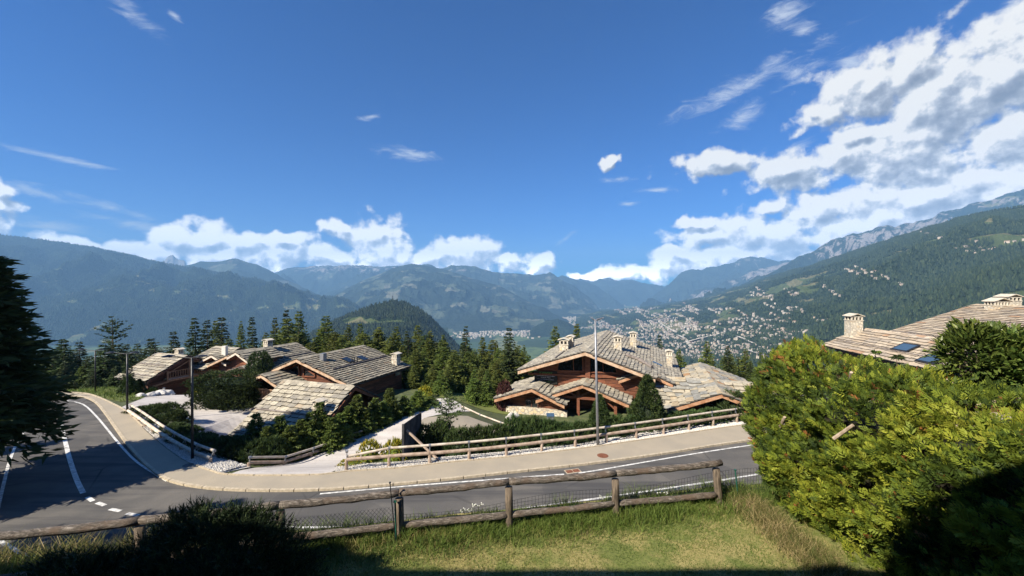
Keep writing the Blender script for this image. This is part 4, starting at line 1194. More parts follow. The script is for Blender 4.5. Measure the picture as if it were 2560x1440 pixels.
def gable_body(th_, loc, fr, t0, t1, sl, sr, wl, dl, wr, dr, zb, mat, boards=True, rowh=0.3, drop=0.24, name='wall', tb=0.0, board_mat=None):
    """house body below the roof planes, with horizontal boards standing proud of the front gable and flanks"""
    z0 = fr.o.z - drop
    zl = z0 - dl * sl / wl; zr = z0 - dr * sr / wr
    poly = [fr.p(-sl, t0, zb), fr.p(sr, t0, zb), fr.p(sr, t0, zr), fr.p(0, t0, z0), fr.p(-sl, t0, zl)]
    mb = MB(); mb.prism(poly, fr.et * (t1 - t0))
    w = put_mesh(mb, name, mat, th_, loc)
    if boards:
        m = MB(); z = zb
        while z < z0 - 0.2:
            zm = z + rowh * 0.5
            def lim(zt):
                a = sl if zt <= zl else sl * (z0 - zt) / (z0 - zl); b = sr if zt <= zr else sr * (z0 - zt) / (z0 - zr)
                return a, b
            a, b = lim(z + rowh)
            if a + b > 0.4:
                x = -a
                while x < b - 0.05:
                    w_ = min(rnd.uniform(2.5, 5.5), b - x)
                    pr = rnd.uniform(0.03, 0.075)
                    c = fr.p(x + w_ / 2, t0 - pr / 2, zm)
                    M = Matrix((fr.es, fr.et, Vector((0, 0, 1)))).transposed()
                    m.box(c, (w_ - 0.015, pr, rowh - 0.035), M, rnd.random())
                    x += w_
            for sd, lim_z in ((-1, zl), (1, zr)):
                if z + rowh < lim_z + 0.05:
                    t = t0
                    while t < t1 - 0.05:
                        w_ = min(rnd.uniform(2.5, 5.5), t1 - t); pr = rnd.uniform(0.03, 0.075)
                        c = fr.p((-sl - pr / 2) if sd < 0 else (sr + pr / 2), t + w_ / 2, zm)
                        M = Matrix((fr.es, fr.et, Vector((0, 0, 1)))).transposed()
                        m.box(c, (pr, w_ - 0.015, rowh - 0.035), M, rnd.random()); t += w_
            z += rowh
        o = put_mesh(m, 'board_cladding', board_mat or mat, w, loc, fix=False); o['kind'] = 'stuff'
    return w

def panel(th_, loc, fr, t, pxs, name, mat, proud=0.1, frame=None, fw=0.12, mull=(), fname='window_frame', fproud=0.06):
    """flat piece on the gable plane t, its outline given where it stands"""
    P = [fr.hit(px, py, t) for px, py in pxs]
    mb = MB(); mb.prism([p - fr.et * proud for p in P], fr.et * 0.05)
    o = put_mesh(mb, name, mat, th_, loc)
    if frame:
        m = MB(); n = len(P)
        for i in range(n):
            a = P[i] - fr.et * (proud + fproud / 2); b = P[(i + 1) % n] - fr.et * (proud + fproud / 2)
            m.bar(a, b, fproud + 0.06, fw, up=(b - a).cross(fr.et))
        for a, b in mull:
            m.bar(fr.hit(*a, t) - fr.et * (proud + 0.02), fr.hit(*b, t) - fr.et * (proud + 0.02), 0.08, 0.07, up=(fr.hit(*b, t) - fr.hit(*a, t)).cross(fr.et))
        put_mesh(m, fname, frame, o, loc, fix=False)
    return o

def chimney(th_, loc, base, w, d, h, rz, mat=None, double=False, name='chimney'):
    """rubble shaft, ring slab, small posts with openings, pitched stone cap"""
    base = Vector(base)
    R = Matrix.Rotation(rz, 3, 'Z')
    c = sub(name, th_)
    def add(nm, fn, mt, fix=True):
        m = MB(); fn(m); m.v = [tuple(base + R @ Vector(v) - Vector(loc)) for v in m.v]
        m.build(nm, mt, c, fix=fix)
    add('shaft', lambda m: m.box((0, 0, h / 2 - 0.6), (w, d, h + 1.2)), mat or M_STONE)
    add('ring_slab', lambda m: m.box((0, 0, h + 0.03), (w + 0.12, d + 0.12, 0.07)), M_CAPSTONE)
    hh = 0.36
    n = max(2, int(w / 0.38)); nd = max(2, int(d / 0.4))
    add('dark_core', lambda m: m.box((0, 0, h + 0.06 + hh / 2), (w - 0.26, d - 0.26, hh)), M_BLACK)
    def posts(_):
        def one(x, y, wx, wy): add('vent_post', lambda m: m.box((x, y, h + 0.065 + hh / 2), (wx, wy, hh)), M_CAPSTONE, False)
        for i in range(n + 1):
            x = -w / 2 + 0.09 + i * (w - 0.18) / n
            for y in (-d / 2 + 0.07, d / 2 - 0.07): one(x, y, 0.15, 0.13)
        for i in range(1, nd):
            y = -d / 2 + 0.07 + i * (d - 0.14) / nd
            for x in (-w / 2 + 0.09, w / 2 - 0.09): one(x, y, 0.17, 0.14)
    posts_done = posts(None)
    zt = h + 0.07 + hh
    add('lintel', lambda m: m.box((0, 0, zt + 0.04), (w + 0.02, d + 0.02, 0.08)), M_CAPSTONE)
    zt += 0.085
    for sd in (-1, 1):
        add('cap_slab', lambda m: m.prism([Vector((sd * (w / 2 + 0.16), -d / 2 - 0.14, zt)), Vector((sd * (w / 2 + 0.16), d / 2 + 0.14, zt)), Vector((0, d / 2 + 0.14, zt + w * 0.22)), Vector((0, -d / 2 - 0.14, zt + w * 0.22))], (0, 0, 0.08)), M_CAPSTONE)
    return c

def snow_guard(th_, loc, fr, side, k, ta, tb, wl, dl, wr, dr, n=0):
    w, d = (wl, dl) if side < 0 else (wr, dr)
    z = fr.o.z - d * k + 0.24
    m = MB(); m.tube([fr.p(side * w * k, ta, z), fr.p(side * w * k, tb, z)], 0.07, 6)
    c = int((tb - ta) / 1.6)
    for i in range(c + 1):
        t = ta + (tb - ta) * i / max(1, c)
        m.box(fr.p(side * w * k, t, z - 0.08), (0.05, 0.05, 0.26))
    put_mesh(m, 'snow_guard', M_SNOWG, th_, loc, fix=False)

# ---- right chalet with the sale board
loc = Vector((8, 42, -1.2))
D = make_root('chalet', loc, 'large red timber chalet with wide gable glazing and a sale board', 'chalet')
FD = Frame((7.32, 40, 4.6), 19.4)
bud = [300]
dormD = Frame((12.58, 38, 3.1), 19)
rD = gable_roof(D, loc, FD, 20.7, 7.07, 2.37, 6.6, 2.171, M_SLATE, bud, row=0.38, wmin=0.4, wmax=0.95, barge=M_BARGE, barge_h=0.34)
q0, q1, q2, q3 = (FD.p(6.6, 3.6, 4.6 - 2.171), FD.p(6.6, 20.7, 4.6 - 2.171), FD.p(9.09, 20.7, 4.6 - 2.99), FD.p(9.09, 3.6, 4.6 - 2.99))
m = MB(); m.prism([q0, q1, q2, q3], (0, 0, -0.22)); rDe = put_mesh(m, 'roof_skirt', M_DECK, D, loc)
slates(rDe, loc, q2, q3, q1, q0, M_SLATE, 0.38, 0.4, 0.95, [0])
gable_body(D, loc, FD, 1.9, 19.5, 5.4, 5.9, 7.07, 2.37, 6.6, 2.171, -2.4, M_TIMBER)
g1 = [(1393, 926), (1397, 903), (1457, 884), (1459, 928)]
panel(D, loc, FD, 1.9, g1, 'window', M_GLASS, 0.14, M_TIMBER, 0.14, [((1434, 892), (1435, 927))])
g2 = [(1472, 929), (1471, 885), (1540, 914), (1543, 932)]
panel(D, loc, FD, 1.9, g2, 'window', M_GLASS, 0.14, M_TIMBER, 0.14, [((1507, 900), (1509, 930)), ((1488, 893), (1490, 930))])
m = MB(); a = FD.p(0, 1.72, 4.1); m.bar(a, a - Vector((0, 0, 2.5)), 0.5, 0.25, up=FD.et); put_mesh(m, 'king_post', M_TIMBER, D, loc, False)
m = MB(); m.bar(FD.hit(1320, 934, 1.8), FD.hit(1620, 946, 1.8), 0.22, 0.2); put_mesh(m, 'sill_beam', M_TIMBER, D, loc, False)
for k_, t_ in ((0.45, 3.5), (0.45, 9.0)): snow_guard(D, loc, FD, -1, k_, t_ - 3, t_ + 1.8, 7.07, 2.37, 9.09, 2.99)
m = MB(); m.tube([FD.p(3.6, 5.2, 3.75), FD.p(5.0, 5.0, 3.3), FD.p(6.3, 3.6, 2.86)], 0.17, 7); put_mesh(m, 'roof_hip_roll', M_SNOWG, D, loc, False)
for a_, b_ in (((1632, 904), (1655, 915)), ((1632, 916), (1657, 928))):
    m = MB(); p = FD.hit(*a_, 7.5); q = FD.hit(*b_, 7.2); m.bar(p, q, 0.35, 0.12); put_mesh(m, 'skylight', M_SKYLIGHT, D, loc, False)
rz = -math.radians(19)
def roofz(fr, wl, dl, wr, dr, X, Y):
    d = Vector((X, Y, 0)) - Vector((fr.o.x, fr.o.y, 0)); s_ = d.dot(fr.es)
    return fr.o.z - (dl / wl * -s_ if s_ < 0 else dr / wr * s_)
def on_roof(fr, px, Y, w4, ch):
    X = (px - 1280) / FPX * Y
    return Vector((X, Y, roofz(fr, *w4, X, Y)))
w4 = (7.07, 2.37, 9.09, 2.99)
chimney(D, loc, on_roof(FD, 1411, 47.5, w4, 0), 1.05, 0.9, 0.9, rz)
chimney(D, loc, on_roof(FD, 1427, 48.2, w4, 0), 0.7, 0.9, 1.0, rz)
chimney(D, loc, on_roof(FD, 1545, 46.5, w4, 0), 0.85, 0.95, 1.0, rz)
chimney(D, loc, on_roof(FD, 1583, 52.0, w4, 0), 0.8, 0.9, 1.3, rz)
chimney(D, loc, on_roof(FD, 1673, 46.0, w4, 0), 0.6, 0.7, 1.3, rz)
# left low gable, porch gable and right small gable of the same chalet
F2_ = Frame(W(1330, 972, 40), 18.7)
gable_roof(D, loc, F2_, 7.5, 4.0, 1.39, 3.3, 1.35, M_SLATE, bud, row=0.45, barge=M_BARGE_ORANGE)
gable_body(D, loc, F2_, 1.2, 7.4, 2.8, 3.1, 4.0, 1.39, 3.3, 1.35, -1.3, M_TIMBER)
panel(D, loc, F2_, 1.2, [(1314, 1022), (1314, 998), (1346, 998), (1346, 1024)], 'window', M_GLASS, 0.12, M_TIMBER_DARK, 0.1, [((1330, 998), (1330, 1023))])
F3_ = Frame(W(1458, 962, 39), 19)
gable_roof(D, loc, F3_, 3.6, 4.77, 1.92, 4.3, 1.55, M_SLATE, bud, row=0.45, barge=M_BARGE_ORANGE)
m = MB(); m.prism([F3_.p(-4.0, 3.3, -2.2), F3_.p(4.0, 3.3, -2.2), F3_.p(4.0, 3.3, -0.2), F3_.p(0, 3.3, 1.25), F3_.p(-4.0, 3.3, -0.3)], F3_.et * 0.3); put_mesh(m, 'porch_wall', M_TIMBER, D, loc)
for a in (-3.4, -0.6, 3.0):
    m = MB(); p = F3_.p(a, 0.8, -2.2); m.bar(p, p + Vector((0, 0, 3.1 if a == -0.6 else 2.2)), 0.28, 0.28, up=F3_.et); put_mesh(m, 'porch_post', M_TIMBER, D, loc, False)
for a0, z0_, a1, z1_ in ((-3.4, -0.7, -2.5, 0.05), (-0.6, 0.1, 0.6, 0.8), (-0.6, 0.1, -1.8, 0.7), (3.0, -0.8, 2.1, 0.0)):
    m = MB(); m.bar(F3_.p(a0, 0.8, z0_), F3_.p(a1, 0.8, z1_), 0.14, 0.16, up=F3_.et); put_mesh(m, 'brace', M_TIMBER, D, loc, False)
m = MB(); m.bar(F3_.p(-3.8, 0.8, 0.05), F3_.p(3.5, 0.8, 0.05), 0.2, 0.24); put_mesh(m, 'tie_beam', M_TIMBER, D, loc, False)
panel(D, loc, F3_, 3.25, [(1438, 1050), (1438, 1012), (1453, 1012), (1453, 1050)], 'door', M_DOOR, 0.1, M_TIMBER, 0.12, fname='door_frame')
panel(D, loc, F3_, 3.25, [(1459, 1050), (1459, 1012), (1477, 1012), (1477, 1050)], 'open_doorway', M_BLACK, 0.1, M_TIMBER, 0.1, fname='door_frame')
F4_ = Frame(W(1611, 928, 39.2), 19)
gable_roof(D, loc, F4_, 6.5, 2.45, 1.1, 2.6, 1.1, M_SLATE, bud, row=0.45, barge=M_BARGE_ORANGE)
gable_body(D, loc, F4_, 0.9, 6.5, 1.8, 2.0, 2.45, 1.1, 2.6, 1.1, -1.4, M_TIMBER)
panel(D, loc, F4_, 0.9, [(1572, 970), (1572, 952), (1590, 952), (1590, 970)], 'shutter', M_TIMBER_DARK, 0.12, M_TIMBER, 0.08, fname='shutter_frame')
m = MB(); m.bar(F2_.p(-3.0, 0.9, -2.0), F2_.p(3.4, 0.9, -2.0), 0.5, 1.5)
put_mesh(m, 'stone_base', M_STONE, D, loc, False)
m = MB(); m.prism([F3_.p(-4.2, -1.0, -2.1), F3_.p(4.5, -1.0, -2.1), F3_.p(4.5, 3.3, -2.1), F3_.p(-4.2, 3.3, -2.1)], (0, 0, 0.12)); put_mesh(m, 'porch_floor', M_CONCRETE, D, loc)

# sale board on the facade: a thing of its own
tb = 1.9
Pq = [FD.hit(x, y, tb) for x, y in ((1337, 960), (1337, 927), (1394, 928), (1394, 960))]
sb_loc = Pq[0] - FD.et * 0.16
SB = make_root('sale_board', sb_loc, 'black sale board with green and white lettering on the red timber facade', 'sign')
m = MB(); m.prism([p - FD.et * 0.16 for p in Pq], FD.et * 0.05); put_mesh(m, 'board', M_SIGN, SB, sb_loc)
bw = (Pq[3] - Pq[0]).length; bh = (Pq[1] - Pq[0]).length
ctr = (Pq[0] + Pq[2]) / 2 - FD.et * 0.185
for txt, k, sz, mt in (('A VENDRE', 0.36, 0.31, M_SIGNG), ("Luxueux chalet individuel de 1'400m\u00b2", 0.16, 0.135, M_SIGNW), ("Parcelle de 2'930m\u00b2", 0.03, 0.135, M_SIGNW), ('Finitions int\u00e9rieures au choix du propri\u00e9taire', -0.10, 0.10, M_SIGNW), ('www.chaletavendre.ch', -0.26, 0.135, M_SIGNG), ('+41 79 600 00 00', -0.38, 0.115, M_SIGNG)):
    cu = bpy.data.curves.new('lettering', 'FONT'); cu.body = txt; cu.size = sz; cu.align_x = 'CENTER'; cu.align_y = 'CENTER'; cu.extrude = 0.004; cu.materials.append(mt)
    to = bpy.data.objects.new('lettering_curve', cu); COL.objects.link(to)
    me = bpy.data.meshes.new_from_object(to.evaluated_get(bpy.context.evaluated_depsgraph_get())); bpy.data.objects.remove(to)
    o = bpy.data.objects.new('lettering', me); COL.objects.link(o); o.parent = SB
    o.matrix_local = Matrix.Translation(ctr + Vector((0, 0, k * bh)) - sb_loc) @ Matrix.Rotation(-math.radians(19.4), 4, 'Z') @ Matrix.Rotation(pi / 2, 4, 'X')

# ---- right annex with crossing slate roofs
loc = Vector((16, 38, -1.0))
E_ = make_root('annex', loc, 'low timber annex with crossing roofs of big mixed slates', 'house')
FE = Frame(W(1805, 985, 33.5), 18.6)
bud = [300]
rE = gable_roof(E_, loc, FE, 14.5, 4.3, 1.76, 4.35, 1.56, M_SLATE_NEW, bud, row=0.62, wmin=0.7, wmax=1.4, barge=M_BARGE_ORANGE, skew=(0.1, -0.1), hole=lambda c: False)
gable_body(E_, loc, FE, 1.2, 14.0, 3.5, 3.5, 4.3, 1.76, 4.35, 1.56, -2.0, M_TIMBER)
# cross wing: ridge perpendicular
FX = Frame(FE.p(8.0, 5.4, FE.o.z - 0.07), 18.6 - 90)
rX = gable_roof(E_, loc, FX, 14.0, 3.7, 1.62, 3.6, 1.62, M_SLATE_NEW, bud, row=0.62, wmin=0.7, wmax=1.4, barge=None, skew=(-0.12, 0.1))
gable_body(E_, loc, FX, 0.6, 13.6, 3.0, 3.0, 3.7, 1.62, 3.6, 1.62, -2.0, M_TIMBER)

# ---- middle chalet: main gable, small balcony gable
loc = Vector((-18, 46, -2.6))
C = make_root('chalet', loc, 'timber chalet in the middle with grey slate roof and triangular gable windows', 'chalet')
FC = Frame((-23.13, 43, 3.35), 19.7)
bud = [300]
gable_roof(C, loc, FC, 10.5, 6.98, 2.78, 7.19, 2.24, M_SLATE_GREY, bud, row=0.40, wmin=0.42, wmax=0.6, align=True, barge=M_BARGE)
gable_body(C, loc, FC, 1.2, 10.0, 6.0, 6.2, 6.98, 2.78, 7.19, 2.24, -3.4, M_TIMBER)
panel(C, loc, FC, 1.2, [(722, 939), (724, 924), (745, 909), (750, 911), (751, 938)], 'window', M_GLASS, 0.12, M_TIMBER, 0.14)
panel(C, loc, FC, 1.2, [(762, 940), (762, 918), (790, 936), (790, 941)], 'window', M_GLASS, 0.12, M_TIMBER, 0.14)
w4c = (6.98, 2.78, 7.19, 2.24)
chimney(C, loc, on_roof(FC, 990, 49.5, w4c, 0), 0.72, 0.8, 0.85, rz)
snow_guard(C, loc, FC, 1, 0.55, 1.0, 10.0, *w4c)
for px_, Y_ in ((868, 46.2), (905, 48.0)):
    p = on_roof(FC, px_, Y_, w4c, 0); m = MB()
    n_ = (Vector((0, 0, 1)) * 7.19 + FC.es * 2.24).normalized()
    u_ = FC.et; v_ = n_.cross(u_)
    m.prism([p + u_ * a + v_ * b + n_ * 0.22 for a, b in ((-.45, -.6), (.45, -.6), (.45, .6), (-.45, .6))], n_ * 0.08); put_mesh(m, 'skylight', M_GLASS, C, loc)
p = on_roof(FC, 808, 44.4, w4c, 0); m = MB(); m.box(p + Vector((0, 0, 0.45)), (0.5, 0.5, 0.9), Matrix.Rotation(rz, 3, 'Z')); put_mesh(m, 'vent_box', M_METAL_GREY, C, loc, False)
for px_, Y_ in ((880, 46.0), (886, 46.1), (893, 46.4)):
    p = on_roof(FC, px_, Y_, w4c, 0); m = MB(); m.tube([p, p + Vector((0, 0, 0.75))], 0.06, 6); put_mesh(m, 'vent_pipe', M_METAL_DARK, C, loc, False)
FC3 = Frame((-26.25, 42, 1.89), 19)
gable_roof(C, loc, FC3, 5.0, 2.13, 0.84, 2.7, 1.2, M_SLATE_GREY, bud, row=0.46, wmin=0.45, wmax=0.7, barge=M_BARGE)
gable_body(C, loc, FC3, 1.6, 5.0, 1.6, 2.0, 2.13, 0.84, 2.7, 1.2, -3.4, M_TIMBER_DARK, boards=False)
def balcony(th_, loc, fr, t, s0, s1, zf, h, mat, depth=1.2, n=9, rail_h=0.95):
    b = sub('balcony', th_)
    m = MB(); m.prism([fr.p(s0, t, zf), fr.p(s1, t, zf), fr.p(s1, t - depth, zf), fr.p(s0, t - depth, zf)], (0, 0, -0.16)); put_mesh(m, 'balcony_floor', M_WHITE_EDGE, b, loc)
    m = MB(); m.bar(fr.p(s0, t - depth, zf + rail_h), fr.p(s1, t - depth, zf + rail_h), 0.1, 0.1); m.bar(fr.p(s0, t - depth, zf + 0.15), fr.p(s1, t - depth, zf + 0.15), 0.08, 0.08); put_mesh(m, 'handrail', mat, b, loc, False)
    for i in range(n + 1):
        a = s0 + (s1 - s0) * i / n; big = (i % max(1, n // 2) == 0)
        m = MB(); p = fr.p(a, t - depth, zf + (0.0 if big else 0.15)); m.bar(p, p + Vector((0, 0, rail_h + (0.15 if big else -0.15))), 0.12 if big else 0.05, 0.12 if big else 0.14, up=fr.et); put_mesh(m, 'post' if big else 'baluster', mat, b, loc, False)
balcony(C, loc, FC3, 1.6, -0.9, 1.9, -0.6, 1, M_BALC, 1.5, 12)

# ---- garage wing in front of the middle chalet
loc = Vector((-16, 34, -2.6))
C1 = make_root('garage_wing', loc, 'low garage wing with steep pale slate roof reaching almost to the forecourt', 'house')
FC1 = Frame((-13.43, 34, 2.6), -72.5)
bud = [300]
w41 = (5.3, 3.39, 3.6, 1.9)
gable_roof(C1, loc, FC1, 7.5, *w41, M_SLATE, bud, row=0.44, wmin=0.45, wmax=0.8, barge=M_TIMBER, skew=(0.05, 0))
gable_body(C1, loc, FC1, 0.9, 7.0, 4.6, 3.0, *w41, -3.0, M_TIMBER)
for k_ in (0.56,): snow_guard(C1, loc, FC1, -1, k_, 1.0, 7.3, *w41)
snow_guard(C1, loc, FC1, -1, 0.93, 0.2, 7.3, *w41)
chimney(C1, loc, on_roof(FC1, 797, 31.6, w41, 0), 0.62, 0.62, 0.75, rz)
m = MB(); p = FC1.p(-5.42, 0.0, 2.6 - 3.39 - 0.05); q = FC1.p(-5.42, 7.4, 2.6 - 3.39 - 0.05); m.tube([p, q], 0.09, 6); put_mesh(m, 'gutter', M_METAL_GREY, C1, loc, False)

# ---- chalet behind, left of the middle one
loc = Vector((-32, 56, -4.5))
B = make_root('chalet', loc, 'long grey slate roofed chalet behind the clipped yew block', 'chalet')
FB = Frame((-37.53, 54, 2.25), 18.6)
bud = [300]
w4b = (5.0, 2.0, 7.0, 2.8)
gable_roof(B, loc, FB, 10.0, *w4b, M_SLATE_GREY, bud, row=0.5, wmin=0.5, wmax=0.8, align=True, barge=M_BARGE)
gable_body(B, loc, FB, 1.0, 9.5, 4.2, 6.0, *w4b, -5.0, M_TIMBER_DARK)
chimney(B, loc, on_roof(FB, 670, 58.3, w4b, 0), 0.85, 0.85, 0.8, rz)
snow_guard(B, loc, FB, 1, 0.5, 1.0, 9.5, *w4b)
FB2 = Frame((-42.0, 56, 1.59), 19)
gable_roof(B, loc, FB2, 6.5, 2.52, 1.05, 2.9, 1.06, M_SLATE_GREY, bud, row=0.5, wmin=0.5, wmax=0.8, barge=M_WHITE_EDGE)
gable_body(B, loc, FB2, 0.9, 6.0, 2.0, 2.4, 2.52, 1.05, 2.9, 1.06, -5.0, M_TIMBER)
FB3 = Frame(W(591, 881, 52), 19)
gable_roof(B, loc, FB3, 5.0, 1.6, 0.75, 2.3, 1.15, M_SLATE_GREY, bud, row=0.5, wmin=0.5, wmax=0.8, barge=M_WHITE_EDGE)
gable_body(B, loc, FB3, 0.8, 4.5, 1.1, 1.7, 1.6, 0.75, 2.3, 1.15, -4.5, M_TIMBER)
FB4 = Frame(W(600, 871, 60), -71)
gable_roof(B, loc, FB4, 5.2, 5.0, 2.2, 4.0, 1.6, M_SLATE, bud, row=0.5, wmin=0.5, wmax=1.0)
m = MB(); m.box(on_roof(FB2, 562, 57, (2.52, 1.05, 2.9, 1.06), 0) + Vector((0, 0, 0.3)), (0.55, 0.55, 2.2)); put_mesh(m, 'pale_flue', M_PLASTER, B, loc, False)
FB5 = Frame(W(606, 917, 50), 19)
gable_roof(B, loc, FB5, 3.0, 3.2, 1.0, 0.6, 0.3, M_SLATE, bud, row=0.5)

# ---- left chalet with the long balcony
loc = Vector((-45, 56, -5.0))
A_ = make_root('chalet', loc, 'dark timber chalet at the left with pale slate roof and long balcony', 'chalet')
FA = Frame((-44.66, 55, 1.65), -70.5)
bud = [300]
w4a = (4.6, 2.45, 5.2, 2.1)
gable_roof(A_, loc, FA, 6.3, *w4a, M_SLATE, bud, row=0.5, wmin=0.5, wmax=1.1, barge=M_TIMBER_DARK, skew=(0.04, 0))
gable_body(A_, loc, FA, 1.1, 6.0, 3.9, 4.6, *w4a, -5.6, M_TIMBER_DARK)
balcony(A_, loc, FA, 1.1, -2.2, 3.2, -1.1, 1, M_BALC, 0.9, 18)
for a, z_ in ((-2.3, 0.0), (0.4, 1.35), (3.2, 0.2)):
    m = MB(); p = FA.p(a, 0.15, -1.5); m.bar(p, FA.p(a, 0.15, z_), 0.16, 0.16, up=FA.et); put_mesh(m, 'balcony_post', M_BALC, A_, loc, False)
for a0, z0_, a1, z1_ in ((0.4, 1.0, -2.2, -0.3), (0.4, 1.0, 3.2, 0.0)):
    m = MB(); m.bar(FA.p(a0, 0.15, z0_), FA.p(a1, 0.15, z1_), 0.1, 0.12, up=FA.et); put_mesh(m, 'brace', M_BALC, A_, loc, False)
m = MB(); m.bar(FA.p(-3.9, 0.15, -1.65), FA.p(-2.2, 0.15, -1.4), 0.2, 0.22); m.bar(FA.p(-2.2, 0.15, -1.3), FA.p(4.2, 0.15, -1.3), 0.2, 0.22); put_mesh(m, 'floor_beam', M_BALC, A_, loc, False)
chimney(A_, loc, on_roof(FA, 448, 57.0, w4a, 0), 0.75, 0.7, 0.45, rz, M_PLASTER)
snow_guard(A_, loc, FA, -1, 0.5, 0.6, 6.2, *w4a); snow_guard(A_, loc, FA, -1, 0.88, 0.2, 6.2, *w4a)

# ---- chalet behind the hedge at the right
loc = Vector((55, 45, -3.0))
Fh = make_root('chalet', loc, 'big chalet behind the thuja hedge with beige slate roof and twin stone chimney', 'chalet')
FF2 = Frame(W(2440, 762, 55) - Vector((math.sin(math.radians(7)), math.cos(math.radians(7)), 0)) * 22, 7)
bud = [300]
w4f = (11.5, 4.2, 11.0, 4.0)
gable_roof(Fh, loc, FF2, 22.0, *w4f, M_SLATE_PINK, bud, row=0.5, wmin=0.8, wmax=1.8, barge=M_BARGE)
gable_body(Fh, loc, FF2, 1.5, 20.5, 9.5, 9.5, *w4f, -4.0, M_TIMBER)
FF1 = Frame(W(2153, 821, 51) - Vector((math.sin(math.radians(7)), math.cos(math.radians(7)), 0)) * 17, 7)
w4g = (4.4, 2.3, 6.0, 1.2)
gable_roof(Fh, loc, FF1, 17.0, *w4g, M_SLATE_PINK, bud, row=0.5, wmin=0.8, wmax=1.8, barge=M_BARGE)
gable_body(Fh, loc, FF1, 1.0, 16.0, 3.5, 5.0, *w4g, -4.0, M_TIMBER)
snow_guard(Fh, loc, FF1, -1, 0.72, 0.5, 16.5, *w4g)
snow_guard(Fh, loc, FF2, -1, 0.45, 0.5, 21.5, *w4f); snow_guard(Fh, loc, FF2, -1, 0.93, 0.5, 21.5, *w4f)
chimney(Fh, loc, on_roof(FF1, 2134, 50.2, w4g, 0), 1.35, 1.2, 1.9, -math.radians(7))
chimney(Fh, loc, W(2494, 790, 51.5), 1.9, 1.3, 1.35, -math.radians(7))
chimney(Fh, loc, W(2521, 782, 52.3), 1.5, 1.6, 1.55, -math.radians(7))
for px_, Y_ in ((2266, 41.5), (2333, 37.5)):
    n_ = (Vector((0, 0, 1)) * 4.4 - FF1.es * 2.3).normalized(); u_ = FF1.et; v_ = n_.cross(u_)
    p = on_roof(FF1, px_, Y_, w4g, 0)
    m = MB(); m.prism([p + u_ * a + v_ * b + n_ * 0.24 for a, b in ((-1.0, -.75), (1.0, -.75), (1.0, .75), (-1.0, .75))], n_ * 0.09); o = put_mesh(m, 'skylight', M_METAL_DARK, Fh, loc)
    m = MB(); m.prism([p + u_ * a + v_ * b + n_ * 0.335 for a, b in ((-.82, -.57), (.82, -.57), (.82, .57), (-.82, .57))], n_ * 0.01); put_mesh(m, 'skylight_pane', M_SKYLIGHT, o, loc)

# ------------------------------------------------------------------ vegetation meshes
def unit(v): return v / (np.linalg.norm(v, axis=-1, keepdims=True) + 1e-9)
def tri_cloud(name, P, D, Ln, Wd, mat, tint, r, kite=False, extra=None):
    """thin pointed leaves: base point P, direction D, length and width; optional extra (V,F,t) solid"""
    n = len(P); D = unit(D)
    S = unit(np.cross(D, r.normal(0, 1, (n, 3)))) * (Wd[:, None] / 2)
    if kite:
        m = P + D * Ln[:, None] * 0.4
        V = np.stack([P, m - S, P + D * Ln[:, None], m + S], 1); k = 4
    else:
        V = np.stack([P - S, P + S, P + D * Ln[:, None]], 1); k = 3
    F = np.arange(n * k).reshape(n, k); V = V.reshape(-1, 3)
    if kite:
        F = np.concatenate([F[:, :3], F[:, [0, 2, 3]]]); tint = np.concatenate([tint, tint])
    if extra is not None:
        F = np.concatenate([F, extra[1] + len(V)]); V = np.concatenate([V, extra[0]]); tint = np.concatenate([tint, extra[2]])
    return np_mesh(name, V, F, mat, np.clip(tint, 0, 1))

